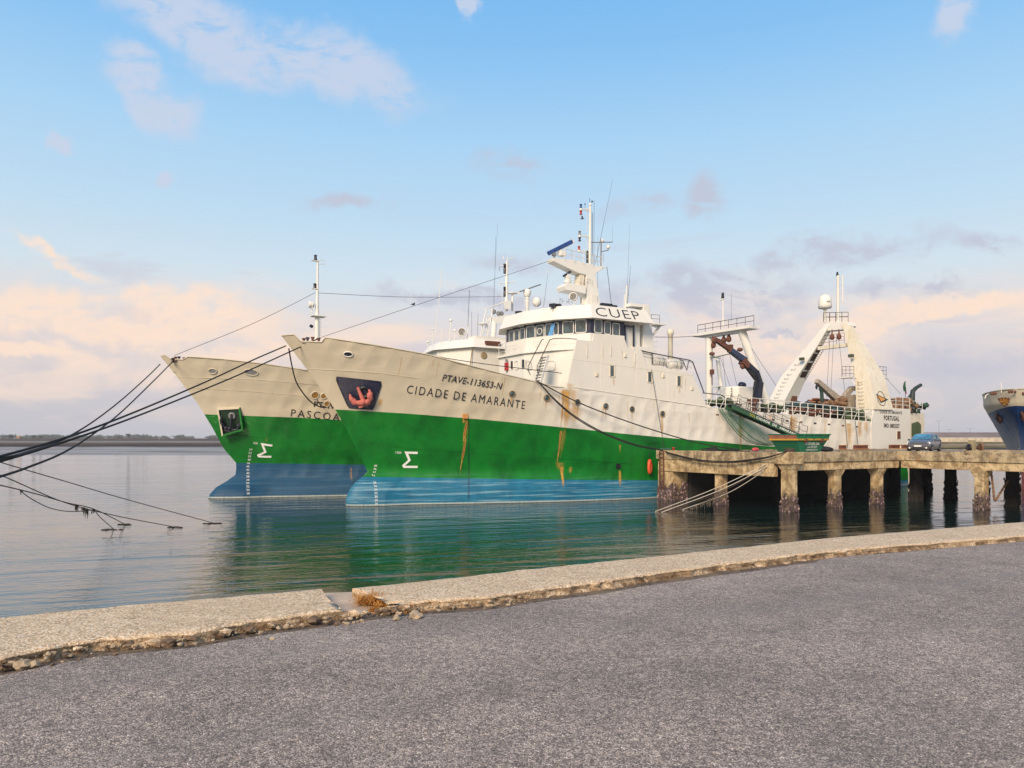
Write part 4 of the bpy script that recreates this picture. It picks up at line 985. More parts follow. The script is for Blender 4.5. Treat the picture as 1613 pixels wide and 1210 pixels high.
# black wall added under the jetty head to keep the gap dark, ship side
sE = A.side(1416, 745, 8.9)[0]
mb = MB(); mb.box(((S0+1.6+sE)/2, -8.9, 1.2), (sE-S0-1.6, .4, 2*(DZ-.4-1.2))); mb.build('shade_wall', plain('shade_wall_black', (.02, .018, .016), .8), jet)
# ================================================================== near ship: superstructure
def SA(x, y, t): return A.S(x, y, t)
def TA(x, y, s): return A.T(x, y, s)
def shell(name, fr, topf, botf, s0, s1, extra, t, streaks, mat, parent, thick=.12):
    ss = sorted(set(list(np.arange(s0, s1, .12))+extra+[s0, s1])); rows = []
    nz = 14
    for j in range(nz+1): rows.append([(s, -t, float(botf(s))+(float(topf(s))-float(botf(s)))*j/nz) for s in ss])
    mb = MB(); mb.grid(rows, smooth=False); mb.grid([[(a[0], a[1]+thick, a[2]) for a in rows[-1]], rows[-1]], smooth=False)
    o = mb.build(name, mat, parent); V = np.array(mb.v); paint_attr(o.data, V, streaks); return o
px_top = [(893, 607), (909, 535), (933, 537.5), (936, 525), (983, 531.5), (988, 547), (1011, 553), (1017, 573), (1060, 582), (1090, 589), (1113, 640)]
tp = [A.side(*q, 5.98) for q in px_top]; topS = fn_of(tp)
stS = []
for (x, y0, y1, w, k) in [(897, 603, 614, .4, .25), (967, 593, 606, .15, .25), (1026, 600, 612, .12, .2), (1071, 610, 618, .12, .3)]:
    s_, z_ = A.side(x, y0, 6); stS.append((s_, z_, A.side(x, y1, 6)[1]-.3, w, k))
sup = bpy.data.objects.new('superstructure', None); COL.objects.link(sup); sup.parent = trawler
shell('side_plating', A, topS, lambda s: topA(s)+.0, tp[0][0]+.0, tp[-1][0], [q[0] for q in tp], 5.99, [], M['white'], sup)
rust_runs(lambda s, z: Vector((s, -6.004, z)), stS+[(A.side(x, y, 6)[0], A.side(x, y, 6)[1], A.side(x, y, 6)[1]-rnd_, w, k) for x, y, rnd_, w, k in [(950, 545, 1.6, .04, .3), (980, 552, 1.1, .05, .35), (1040, 585, 1.0, .04, .3), (1000, 572, .8, .04, .3), (1080, 595, 1.2, .05, .35), (925, 540, 1.8, .05, .25), (1062, 615, .9, .04, .3)]], sup)
mb = MB(); mb.prism([(s, 5.9, z) for s, z in tp]+[(tp[-1][0], 5.9, 8.3), (tp[0][0], 5.9, 8.8)], (0, .1, 0)); mb.build('side_plating', M['white'], sup)
# house below the bridge: faceted front wall, decks
FP = [(17.45, 5.88), (16.3, 4.1), (15.25, 1.0), (15.2, -3.2), (17.2, -5.9)]      # (s, t) of the bridge-deck edge
zBD = 12.55
def ploc(st, z): return Vector((st[0], -st[1], z))
mb = MB(); poly = FP+[(24, -5.9), (24, 5.88)]
mb.loft([ploc(p, 8.0) for p in poly], [ploc(p, zBD-.16) for p in poly]); mb.build('front_house', M['gloss_white'], sup)
mb = MB(); po2 = [(17.4, 5.89), (16.1, 4.25), (15.05, 1.05), (15.0, -3.3), (17.1, -5.97), (24.1, -5.97), (24.1, 5.89)]
mb.loft([ploc(p, zBD-.155) for p in po2], [ploc(p, zBD) for p in po2]); mb.build('bridge_deck', M['gloss_white'], sup)
s_a, s_b = A.side(1011, 553, 6)[0], A.side(1090, 589, 6)[0]
mb = MB(); za, zb = A.side(1017, 573, 6)[1], A.side(1090, 589, 6)[1]
mb.prism([(23, -5.85, 8), (23, -5.85, za), (s_a+.2, -5.85, za), (s_b, -5.85, zb), (s_b+1.2, -5.85, 8)], (0, 11.7, 0)); mb.build('aft_house', M['gloss_white'], sup)
mb = MB(); mb.box((24.3, 0, (zBD+11)/2), (2.0, 11.5, zBD-11+1.0)); mb.build('bridge_base', M['gloss_white'], sup)

# ---- wheelhouse
WP = [(22.3, 5.8), (18.75, 5.8), (16.95, 3.66), (15.85, .37), (15.8, -3.0), (17.2, -5.7), (22.3, -5.7)]
wh = bpy.data.objects.new('wheelhouse', None); COL.objects.link(wh); wh.parent = trawler
mb = MB(); mb.loft([ploc(p, zBD) for p in WP], [ploc(p, 13.84) for p in WP]); mb.build('lower_wall', M['gloss_white'], wh)
WB = [(p[0]+(.04 if i in (0, 6) else .05), p[1]*.992) for i, p in enumerate(WP)]
mb = MB(); mb.loft([ploc(p, 13.84) for p in WB], [ploc(p, 15.12) for p in WB]); mb.build('window_band', M['navy'], wh)
def facet_k(fr, x, a, b_):
    u = (x-CX)/F; pa, pb = fr.W(ploc(a, 0)), fr.W(ploc(b_, 0)); return (u*pa.y-pa.x)/((pb.x-pa.x)-u*(pb.y-pa.y))
def rring(w, h, r, n=4):
    out = []
    for cx_, cy_, a0 in ((w/2-r, h/2-r, 0), (-w/2+r, h/2-r, 90), (-w/2+r, -h/2+r, 180), (w/2-r, -h/2+r, 270)):
        for k in range(n): a = math.radians(a0+90*k/(n-1)); out.append((cx_+r*math.cos(a), cy_+r*math.sin(a)))
    return out
def window(fr, a, b_, x0, x1, y0, y1, parent, fw=.06, r=.16, gm=None, fm=None, name='window', proud=.03):
    """rounded window on the vertical facet a->b of the plan, from its photo extent"""
    k0, k1 = facet_k(fr, x0, a, b_), facet_k(fr, x1, a, b_)
    pa, pb = ploc(a, 0), ploc(b_, 0); p0, p1 = pa.lerp(pb, k0), pa.lerp(pb, k1); dd_ = fr.W((p0+p1)/2).y
    zt_, zb_ = CZ+(HY-y0)/F*dd_, CZ+(HY-y1)/F*dd_; w = (p1-p0).length; h = zt_-zb_
    ux = (p1-p0).normalized(); n = ux.cross(Vector((0, 0, 1))); c = (p0+p1)/2+Vector((0, 0, (zt_+zb_)/2))
    if (fr.W(c+n)-fr.W(c)).dot(Vector((0, 0, CZ))-fr.W(c)) < 0: n = -n
    r = min(r, w*.3, h*.3)
    out = rring(w, h, r); inn_ = rring(w-2*fw, h-2*fw, max(.03, r-fw)); m_ = len(out)
    Q = lambda q, o_: c+ux*q[0]+Vector((0, 0, q[1]))+n*o_
    mb = MB(); mb.add([Q(q, proud) for q in out]+[Q(q, proud) for q in inn_]+[Q(q, 0) for q in out]+[Q(q, .005) for q in inn_],
        [(i, (i+1) % m_, m_+(i+1) % m_, m_+i) for i in range(m_)]+[(i, (i+1) % m_, 2*m_+(i+1) % m_, 2*m_+i) for i in range(m_)]+[(m_+i, m_+(i+1) % m_, 3*m_+(i+1) % m_, 3*m_+i) for i in range(m_)])
    f = mb.build(name, fm or M['gloss_white'], parent)
    return f, c, n, ux, w, h
def glazed(*args, **kw):
    f, c, n, ux, w, h = window(*args, **kw)
    q = rring(w-.1, h-.1, .1); mb = MB(); mb.add([c+ux*a_+Vector((0, 0, b_))+n*.012 for a_, b_ in q], [tuple(range(len(q)))])
    mb.build('pane', M['glass'], f); return f, c, n, ux, w, h
wins = [(4, 3, 802, 809.5, 521, 541), (4, 3, 810.5, 818, 519.5, 539.5), (4, 3, 819, 827, 517, 536.5), (3, 2, 829, 843, 514, 534.5), (3, 2, 844, 857.5, 512, 532.5), (3, 2, 858.5, 871, 510, 530), (3, 2, 872, 880, 508, 528),
        (2, 1, 886, 904, 506, 526.5), (2, 1, 906, 924, 503.5, 524.5), (1, 0, 936, 948.5, 503.5, 525), (1, 0, 951.5, 962, 506.5, 527), (1, 0, 964.5, 976, 509, 529.5)]
for i, (a, b_, x0, x1, y0, y1) in enumerate(wins):
    f, c, n, ux, w, h = glazed(A, WB[a], WB[b_], x0, x1, y0, y1, wh)
    if i == 4:
        mb = MB(); mb.tube([c+n*.06+(ux*math.cos(k*.449)+Vector((0, 0, 1))*math.sin(k*.449))*.26 for k in range(15)], .035, 5); mb.build('clear_view_screen', M['gloss_white'], f)
    if i == 5:
        mb = MB(); mb.add([c+n*.07+ux*a_+Vector((0, 0, b2)) for a_, b2 in ((-.05, -.5), (.45, -.5), (.72, .5), (.3, .5))], [(0, 1, 2, 3)]); mb.build('sun_screen', plain('sky_blue_screen', (.12, .33, .62), .5), f)
    # little lamp hoods over some windows
    if i in (0, 2, 3, 5, 7):
        mb = MB(); mb.bar(c+n*.12+Vector((0, 0, h/2+.17))-ux*w*.42, c+n*.12+Vector((0, 0, h/2+.17))+ux*w*.42, .16, .1); mb.build('wiper_housing', M['gloss_white'], wh)
    if i < 9:
        mb = MB(); mb.tube([c+n*.08+Vector((0, 0, h/2+.05)), c+n*.08+ux*.18+Vector((0, 0, -h*.15))], .014, 4); mb.build('wiper', M['black'], f)
def offset(poly, d_):
    out = []; n = len(poly)
    for i in range(n):
        a, b_, c = (Vector(poly[(i+k) % n]) for k in (-1, 0, 1)); n1 = Vector(((b_-a).y, -(b_-a).x)).normalized(); n2 = Vector(((c-b_).y, -(c-b_).x)).normalized()
        nn = (n1+n2); nn = nn/max(.3, nn.length_squared/2); out.append(tuple(b_+nn*d_))
    return out
RP = [(24.4, 5.8), (18.75, 5.8), (16.95, 3.66), (15.85, .37), (15.8, -3.0), (17.2, -5.7), (24.4, -5.7)]
sgn_ = 1 if Vector(offset(RP, .5)[3]).x < RP[3][0] else -1
ro, ri, rt = offset(RP, .62*sgn_), offset(RP, .12*sgn_), offset(RP, -.25*sgn_)
mb = MB(); zo, zt2 = 15.0, 16.16
mb.loft([ploc(p, zo) for p in ro], [ploc(p, zt2-.03*0) for p in ri]); mb.build('visor', M['gloss_white'], wh)
mb = MB(); mb.loft([ploc(p, zt2+.003) for p in offset(RP, .08*sgn_)], [ploc(p, zt2+.07) for p in rt]); mb.build('roof', M['gloss_white'], wh)
B1, B0 = ploc(ro[0], zo), ploc(ro[1], zo); T1_, T0_ = ploc(ri[0], zt2), ploc(ri[1], zt2)
nv = (B1-B0).cross(T0_-B0).normalized(); nv = nv if nv.y < 0 else -nv
def visor_fn(u, v):
    uu = .07+.74*u; vv = .17+.66*v; return B0.lerp(B1, uu).lerp(T0_.lerp(T1_, uu), vv)+nv*.02
mb = MB(); add_text(mb, 'CUEP', visor_fn, -.008, 1.1); mb.build('company_lettering', M['letter'], wh)
# wing door frame aft of the side windows
mb = MB()
for x in (984.5, 998): mb.bar(SA(x, 512, 5.75), SA(x, 546, 5.75), .12, .12)
mb.bar(SA(984, 513, 5.75), SA(999, 515, 5.75), .14, .14); mb.build('wing_door_frame', M['navy'], wh)
mb = MB(); mb.prism([SA(984, 514, 5.4), SA(994, 515, 5.4), SA(993, 541, 5.4), SA(984, 540, 5.4)], (0, .06, 0)); mb.build('wing_door', M['glass'], wh)
mb = MB(); mb.box((23.3, 0, 13.9), (1.8, 11.0, 2.4)); mb.build('aft_wall', M['gloss_white'], wh)

# ---- pillar aft of the bridge with its top beam
mb = MB()
b0 = A.side(1012, 556, 5.2); sP = b0[0]
mb.loft([ploc(p, 11.2) for p in ((sP, 5.3), (sP, 4.1), (sP+1.5, 4.1), (sP+1.5, 5.3))], [ploc(p, A.side(1012, 479, 5.2)[1]) for p in ((sP+.1, 5.2), (sP+.1, 4.2), (sP+.8, 4.2), (sP+.8, 5.2))])
mb.build('funnel_pillar', M['gloss_white'], trawler, bevel=.04)
zt3 = A.side(1012, 479, 5.2)[1]
mb = MB(); mb.box((sP-.55, -4.7, zt3-.14), (1.5, .95, .26)); mb.build('pillar_beam', M['gloss_white'], trawler)
mb = MB()
for k in range(3): mb.blob((sP-.9+k*.4, -4.9, zt3-.7), (.14, .14, .3), 1, .2, seed=k)
mb.build('signal_lamps', M['dark'], trawler)
mb = MB(); p = SA(1033, 512, 5.0); mb.box((p.x, p.y, p.z), (1.3, 1.2, .12)); mb.bar(p+Vector((.5, 0, 0)), p+Vector((-.3, 0, -.9)), .12, .2); mb.build('bracket_platform', M['gloss_white'], trawler)
def railing(pts, height, parent, mat, posts=None, n_rails=3, r=.026, spacing=1.3, name='railing', lean=(0, 0, 0), end_posts=True, pr=None):
    """rails joined; every post is a sub-part"""
    pts = [Vector(p) for p in pts]; lean = Vector(lean); mb = MB()
    for k in range(1, n_rails+1):
        h = height*k/n_rails; mb.tube([p+Vector((0, 0, h))+lean*(k/n_rails) for p in pts], r if k < n_rails else r*1.15, 5)
    o = mb.build(name, mat, parent)
    pm_ = MB(); pm_.cyl((0, 0, 0), Vector((0, 0, height))+lean, pr or r, 5); me_ = pm_.mesh('post', mat)
    segs = [(a, b_, (b_-a).length) for a, b_ in zip(pts, pts[1:])]; tot = sum(s_[2] for s_ in segs); n = max(1, round(tot/spacing))
    for i in range(n+1):
        q = tot*i/n
        for a, b_, l in segs:
            if q <= l+1e-6: break
            q -= l
        pp = bpy.data.objects.new('post', me_); COL.objects.link(pp); pp.parent = o; pp.location = a.lerp(b_, min(1, q/max(l, 1e-6)))
    return o
railing([p+Vector((-.5, -.5, 0)) for p in (SA(1027, 510, 5), SA(1040, 511, 5))], .7, trawler, M['wire'], n_rails=2, spacing=.8, r=.018)
mb = MB()
for k in range(9): z = 11.6+k*.42; mb.bar((sP+1.62, -5.3, z), (sP+1.62, -4.9, z), .05, .05)
mb.build('rungs', M['gloss_white'], trawler)

# ---- railings
edge = [ploc(p, zBD) for p in ((15.15, -3.2), (15.17, .2))]; railing(edge, 1.1, trawler, M['gloss_white'], spacing=1.1, r=.022)
railing([ploc(p, zBD) for p in ((15.6, 2.0), (16.2, 4.1), (17.4, 5.8))], 1.1, trawler, M['gloss_white'], spacing=1.4, r=.022)
def tubes_px(name, path, t, r, mat, parent=None, smooth_n=0, planes='S'):
    pts = [SA(x, y, t) for x, y in path] if planes == 'S' else [TA(x, y, t) for x, y in path]
    mb = MB(); mb.tube(spline(pts, smooth_n) if smooth_n else pts, r, 6); return mb.build(name, mat, parent or trawler)
tubes_px('handrail', [(856, 534.5), (853, 536), (832, 577), (832, 584), (835.5, 590.5)], 14.6, .035, M['wire'], planes='T')
tubes_px('handrail', [(908, 534.5), (890, 532.8), (872, 533.5), (866, 535.5), (846, 577), (846, 583), (850.5, 592)], 14.4, .035, M['wire'], planes='T')
tubes_px('handrail', [(1009.5, 552.5), (1040, 559), (1086, 567.5), (1091, 570), (1109, 619)], 5.9, .05, M['wire'])
tubes_px('handrail', [(1071, 566.5), (1076, 569), (1082, 583.5), (1084, 572), (1086, 568)], 5.9, .04, M['wire'])
tubes_px('handrail', [(1027, 556), (1027.5, 573)], 5.9, .05, M['wire'])
tubes_px('handrail', [(1107, 619), (1135, 622), (1142, 626)], 5.9, .045, M['wire'])
railing([SA(1011, 568, 5.8), SA(1090, 587, 5.8)], .9, trawler, M['gloss_white'], spacing=1.6, n_rails=2, r=.02)
dk = [SA(1114, 641.5, 5.9), SA(1226, 651.5, 5.9), SA(1374, 664, 5.9)]
railing(dk, 1.25, trawler, M['gloss_white'], spacing=1.15, r=.032, pr=.042)
mb = MB()
for i in range(14):
    a = SA(1122+i*19, 642.3+i*1.68, 5.9); mb.tube([a, a+Vector((-.5, .35, 0)), ], .02, 4); mb.tube([a+Vector((-.55, 0, .02)), a+Vector((0, 0, .85))], .03, 4)
mb.build('rail_braces', M['gloss_white'], trawler)
# stairs on the house front
st_ = bpy.data.objects.new('stairway', None); COL.objects.link(st_); st_.parent = trawler
a0, a1 = TA(846.5, 602, 14.2), TA(858, 561, 15.0); w_ = Vector((0, -.95, 0))
for off_ in (Vector((0, .35, 0)), Vector((0, -.55, 0))):
    mb = MB(); mb.bar(a0+off_, a1+off_, .06, .22); mb.build('stringer', M['gloss_white'], st_)
mb = MB(); mb.box((0, 0, 0), (.26, .86, .05)); sm_ = mb.mesh('step', M['grey'])
for k in range(9):
    o = bpy.data.objects.new('step', sm_); COL.objects.link(o); o.parent = st_; o.location = a0.lerp(a1, (k+.5)/9)+Vector((0, -.1, 0))
# doors, extinguisher on the front wall (s about 15.2)
for (x0, x1, y0, y1) in [(804.5, 809, 568, 582.5), (822, 827, 565.5, 581)]:
    f, c, n, ux, w, h = window(A, FP[3], FP[2], x0, x1, y0, y1, trawler, .05, .2, name='store_door', proud=.05); mb = MB(); q = rring(w-.08, h-.08, .15); mb.add([c+ux*a_+Vector((0, 0, b_))+n*.02 for a_, b_ in q], [tuple(range(len(q)))]); mb.build('opening', M['dark'], f)
for (x0, x1, y0, y1) in [(811, 818, 568.5, 582.5), (828.5, 835.5, 566.5, 580.5), (862, 875, 568, 584)]:
    window(A, FP[3] if x0 < 850 else FP[2], FP[2] if x0 < 850 else FP[1], x0, x1, y0, y1, trawler, .045, .25, name='hatch_frame', proud=.06)
c = TA(797.5, 577.5, 15.05); mb = MB(); mb.box((c.x, c.y, c.z), (.22, .34, .72)); mb.build('extinguisher_box', M['red'], trawler, bevel=.03)
mb = MB(); mb.box((c.x, c.y, c.z+.55), (.1, .3, .2)); mb.build('notice', M['grey'], trawler)
# foredeck: rollers at the bow notch, rail along the bulwark inside
for i, (x, y) in enumerate([(478.5, 536.5), (484.5, 535), (492.5, 534.5), (502, 536)]):
    p = A.S(x, y+1.5, .8); mb = MB(); mb.lathe(p-Vector((0, 0, .15)), [(.14, 0), (.14, .05), (.09, .1), (.09, .26), (.15, .32), (.15, .38), (.05, .4)], 10); mb.build('fairlead_roller', M['rust'] if i != 1 else M['dark'], trawler)
p0, p1 = A.S(476, 539, .8), A.S(505, 540, .8); mb = MB(); mb.bar(p0, p1, .5, .1); mb.build('roller_base', M['cream'], trawler)
def oval_lead(h, x, y, rx, ry, parent, mat_rim, mat_in, name='fairlead', r=.045, rot=0.15):
    s, z = h.px(x, y); n = 18
    ring = []
    for k in range(n+1):
        a = 2*math.pi*k/n; dx_, dz_ = rx*math.cos(a), ry*math.sin(a)
        ring.append(h.P(s+dx_*math.cos(rot)+dz_*math.sin(rot), z+dz_*math.cos(rot)-dx_*math.sin(rot), .03))
    mb = MB(); mb.tube(ring, r, 6, False); o = mb.build(name, mat_rim, parent)
    mb = MB(); mb.add([p for p in ring[:-1]], [tuple(range(n))]); mb.build('opening', mat_in, o); return o
oval_lead(HA, 548.6, 558, .30, .17, trawler, M['gloss_white'], M['dark'])
oval_lead(HB, 335, 584.5, .30, .20, trawler2, M['cream'], M['grey'])
oval_lead(HB, 395.5, 586.5, .55, .24, trawler2, M['cream'], M['grey'])
oval_lead(HB, 496.5, 622.5, .30, .30, trawler2, M['rusty_white'], plain('ochre_rust', (.28, .15, .03), .7), r=.03)
oval_lead(HB, 510, 624, .24, .24, trawler2, M['rusty_white'], bpy.data.materials['ochre_rust'], r=.03)
oval_lead(HB, 515, 636, .22, .24, trawler2, M['rusty_white'], bpy.data.materials['ochre_rust'], r=.03)
# portholes and side windows
M['brass'] = plain('porthole_rim', (.30, .22, .12), .6)
for (x, y) in [(806.7, 620.5), (861, 627), (909.5, 633.7), (954, 640), (995.5, 644.8), (1043.6, 652)]:
    s, z = HA.px(x, y); c = HA.P(s, z, .0); n = (HA.P(s, z, .5)-c).normalized()
    mb = MB(); mb.lathe(c, [(.27, 0), (.27, .05), (.22, .05), (.21, .0)], 18, n); o = mb.build('porthole', M['brass'], trawler)
    mb = MB(); mb.lathe(c, [(.215, .0), (.215, .02), (0, .02)], 18, n); mb.build('pane', M['glass'], o)
for (x, y) in [(964.7, 584.5), (1024, 594), (1070, 600.5)]:
    c = A.S(x, y, 6.0); mb = MB()
    for a_, b_, w, h in ((-.26, 0, .06, .98), (.26, 0, .06, .98), (0, .46, .58, .06), (0, -.46, .58, .06)): mb.box(c+Vector((a_, -.01, b_)), (w, .06, h))
    o = mb.build('side_window', M['rusty_white'], trawler); mb = MB(); mb.box(c+Vector((-.02, .0, 0)), (.50, .02, .88)); mb.build('pane', M['glass'], o)
    mb = MB(); mb.box(c+Vector((.19, -.01, 0)), (.1, .03, .86)); mb.build('reveal', M['rusty_white'], o)
# overboard outlets
s, z = HA.px(733, 655.5); mb = MB(); c = HA.P(s, z, .03); mb.box(c, (.42, .12, .36)); mb.build('discharge_box', plain('orange_rust', (.55, .24, .06), .7), trawler)
s, z = HA.px(974, 734.5); c = HA.P(s, z, .0); mb = MB(); mb.box(c, (.46, .05, .42)); mb.build('outlet_opening', M['dark'], trawler)

# ---- mast tower
mt = bpy.data.objects.new('mast_tower', None); COL.objects.link(mt); mt.parent = trawler
tm = 1.2
def plate(name, pix, t0, t1, mat, parent, bevel=.03):
    mb = MB(); a = [SA(x, y, t0) for x, y in pix]; mb.prism(a, (0, t0-t1, 0)); return mb.build(name, mat, parent, bevel=bevel)
plate('tower_plate', [(925, 481), (924, 433), (911, 430), (872, 411.5), (871, 406), (903, 409.5), (927, 416), (946, 420), (957, 419.7), (938, 431), (940.5, 446), (945.5, 481)], 1.7, .7, M['gloss_white'], mt)
plate('lower_arm', [(889.4, 450.5), (894.6, 445), (909, 448.5), (923, 450), (923, 463), (913, 460.5), (892, 456.5)], 1.9, .5, M['gloss_white'], mt)
plate('link_plate', [(914, 431), (921, 431), (919.5, 451), (911.5, 449)], 1.6, .8, M['rusty_white'], mt)
plate('foot_bracket', [(913, 461), (925, 463), (925, 480), (918, 480), (917, 468)], 1.4, 1.0, M['gloss_white'], mt)
mb = MB(); mb.box(SA(935, 475, 1.72), (.5, .04, 1.1)); mb.build('tower_door', M['cream'], mt)
P_ = lambda x, y, t=tm: SA(x, y, t)
mb = MB(); mb.tube([P_(928.8, 417), P_(929.4, 380), P_(929.8, 325)], [.15, .13, .09], 8); mb.build('pole', M['gloss_white'], mt)
mb = MB(); mb.tube([P_(925, 414), P_(925, 395)], .1, 6); mb.tube([P_(933, 416), P_(933, 335)], .025, 5); mb.tube([P_(935.5, 418), P_(935.8, 316)], .018, 4); mb.build('cable_run', M['wire'], mt)
for (y, xa) in [(330, 915), (372, 913), (395.5, 912)]:
    mb = MB(); mb.bar(P_(928.5, y), P_(xa-1, y), .1, .1); mb.bar(P_(928, y+3), P_(921, y), .08, .06); o = mb.build('lamp_arm', M['gloss_white'], mt)
    for k, (dy_, m_) in enumerate([(-5.2, 'radar_blue'), (5.2, 'red')] if y == 330 else ([(-5, 'grey'), (5, 'navy')] if y == 372 else [(-4.5, 'red')])):
        c = P_(xa, y+dy_); mb = MB(); mb.lathe(c-Vector((0, 0, .18)), [(.10, 0), (.13, .03), (.13, .06), (.09, .08), (.09, .26), (.13, .28), (.12, .34), (.02, .38)], 10); mb.build('navigation_lamp', M[m_], mt)
    mb = MB(); mb.lathe(P_(xa, y)-Vector((0, 0, .1)), [(.11, 0), (.13, .1), (.11, .2)], 10); mb.build('lamp_base', M['gloss_white'], mt)
mb = MB()
for y0, y1, n in ((334, 366, 10), (376, 392, 6)):
    mb.tube([P_(924.5, y0), P_(924.5, y1)], .015, 4)
    for k in range(n): y = y0+(y1-y0)*k/n; mb.tube([P_(924.5, y), P_(928.5, y+.3)], .015, 4)
mb.build('ladder', M['gloss_white'], mt)
mb = MB(); mb.tube([P_(929, 382), P_(965, 381.5)], .045, 5); mb.tube([P_(947, 377), P_(946.5, 419)], .06, 6); mb.tube([P_(947, 397), P_(958, 394)], .04, 5); mb.tube([P_(965, 382), P_(965, 355)], .012, 4); mb.tube([P_(958, 395), P_(958, 391)], .04, 5); mb.tube([P_(941, 420), P_(941.5, 372)], .014, 4); mb.tube([P_(950, 412), P_(951, 400)], .02, 4); mb.build('antenna_yard', M['grey'], mt)
for (x, y, r) in [(948.5, 379, .16), (958, 389, .17), (929.8, 322.5, .12), (932.7, 317.5, .08), (921.5, 321.5, .06)]:
    mb = MB(); mb.lathe(P_(x, y)-Vector((0, 0, r)), [(r*.5, 0), (r, r*.4), (r, r*1.2), (r*.7, r*1.8), (0.01, r*2)], 10); mb.build('antenna_dome', M['gloss_white'] if r > .1 else M['dark'], mt)
mb = MB(); mb.tube([P_(921.5, 328), P_(921.5, 323)], .02, 4); mb.tube([P_(929, 318), P_(929, 312)], .03, 4); mb.build('antenna_stub', M['dark'], mt)
railing([SA(889, 407, 1.9), SA(927, 415.8, 1.9), SA(948, 420, 1.9)], .85, mt, M['gloss_white'], n_rails=2, r=.02, spacing=.9)
railing([SA(889, 407, .5), SA(927, 415.8, .5), SA(948, 420, .5)], .85, mt, M['gloss_white'], n_rails=2, r=.02, spacing=.9)
railing([SA(892, 446, 1.9), SA(923, 450.5, 1.9)], .6, mt, M['gloss_white'], n_rails=2, r=.02, spacing=.8)
railing([SA(924.5, 447, 1.8), SA(932, 448.5, 1.8)], .5, mt, M['gloss_white'], n_rails=2, r=.018, spacing=.4)
def radar(parent, base, a, b_, h, th_, mat, boxs):
    mb = MB(); mb.box(base, boxs); g = mb.build('radar_gearbox', M['gloss_white'], parent, bevel=.05)
    mb = MB(); mb.bar(a, b_, th_, h); mb.build('radar_scanner', mat, parent, bevel=.04)
    mb = MB(); e = (b_-a).normalized(); mb.bar(b_+e*.01, b_+e*.12, th_*1.05, h*1.05); mb.cyl(base, (a+b_)/2, .1, 8); mb.build('radar_end', M['gloss_white'], parent)
radar(mt, P_(885, 400), P_(863, 399.5), P_(901, 380.5), .34, .22, M['radar_blue'], (.62, .55, .42))
mb = MB(); mb.bar(P_(866, 401.5), P_(901, 384), .12, .12); mb.build('scanner_back', M['gloss_white'], mt)
mb = MB(); mb.cyl(P_(873, 407), P_(873, 397), .09, 8); mb.box(P_(873, 401), (.3, .3, .25)); mb.build('radar_motor', M['grey'], mt)
radar(mt, P_(894.5, 437), P_(887, 435.3), P_(900.5, 427), .18, .16, M['navy'], (.45, .45, .3))
mb = MB(); mb.lathe(P_(894, 446), [(.32, 0), (.32, .25), (.22, .3), (.2, .5)], 12); mb.build('radar_pedestal', M['gloss_white'], mt)
# searchlight
def searchlight(parent, c, r, axis=(-.75, -.6, .12)):
    ax = Vector(axis).normalized(); c = Vector(c)
    mb = MB(); mb.lathe(c-ax*r*.9, [(.02, 0), (r*.7, .03), (r*.85, r*.4), (r, r*1.5), (r*1.02, r*1.8), (r*.92, r*1.8), (r*.85, r*1.3), (0.01, r*.9)], 18, ax); o = mb.build('searchlight', M['gloss_white'], parent)
    mb = MB(); mb.lathe(c-ax*r*.9, [(r*.84, r*1.45), (.01, r*1.45)], 16, ax); mb.build('lens', M['grey'], o)
    mb = MB(); mb.tube([c+Vector((0, r*1.1, 0)), c+Vector((0, r*1.1, -r)), c+Vector((0, 0, -r*1.6)), c+Vector((0, -r*1.1, -r)), c+Vector((0, -r*1.1, 0))], .035, 5); mb.cyl(c+Vector((0, 0, -r*1.5)), c+Vector((0, 0, -r*2.4)), .06, 6); mb.build('yoke', M['gloss_white'], o)
searchlight(trawler, P_(904, 468.5, 1.8), .36)
# roof fittings
for (x, y, w, h) in [(871, 481, .55, .26), (879, 482.5, .5, .36), (817, 493, .55, .3)]:
    c = SA(x, y, 3.5 if x > 850 else -2); mb = MB(); mb.box(c, (w*.7, w, h), .5); mb.cyl(c-Vector((0, 0, h/2)), c-Vector((0, 0, .6)), .03, 5); mb.build('floodlight', M['dark'], trawler, bevel=.03)
mb = MB(); mb.box(SA(955, 481.5, 4.8), (1.15, .3, .34)); mb.box(SA(966, 483, 4.8), (.7, .25, .22)); mb.build('horn_box', M['dark'], trawler)
def whip(x0, y0, x1, y1, t, r=.016, parent=None, mat='wire', fr=None):
    fr = fr or A; a, b_ = fr.S(x0, y0, t), fr.S(x1, y1, t); mb = MB(); mb.tube([a, a.lerp(b_, .5), b_], [r*1.3, r, r*.6], 4); return mb.build('whip_antenna', M[mat], parent or trawler)
whip(938, 415, 965, 283, 1.4); whip(987, 487, 992, 352, 4.5, .011); whip(988, 486, 993.5, 418, 4.3, .02); whip(856, 484, 863, 432, 2, .014); whip(915, 478, 916, 468, 2, .03)
mb = MB(); mb.tube([SA(985, 492, 4.4), SA(987.5, 450, 4.4)], [.09, .06], 6); mb.bar(SA(986, 467, 4.4), SA(992, 468, 4.4), .04, .04); mb.tube([SA(983, 480, 4.4), SA(984, 464, 4.4)], .03, 5); mb.build('antenna_mast', M['gloss_white'], trawler)
mb = MB(); mb.tube([P_(956, 420.5), P_(963, 479, 4)], .022, 4); mb.tube([P_(941.5, 423), P_(941.5, 476, 1.8)], .015, 4); mb.build('stay_wire', M['wire'], trawler)
mb = MB()
for (x, y, h) in [(882, 470, .9), (885.5, 473, .5), (893, 474, .6), (896, 470, .9)]: mb.tube([SA(x, 478.5, 2.5), SA(x, y, 2.5)], .025, 4); mb.tube([SA(x, y+1, 2.5), SA(x+3.2, y+1.5, 2.5)], .025, 4)
mb.build('small_aerials', M['grey'], trawler)
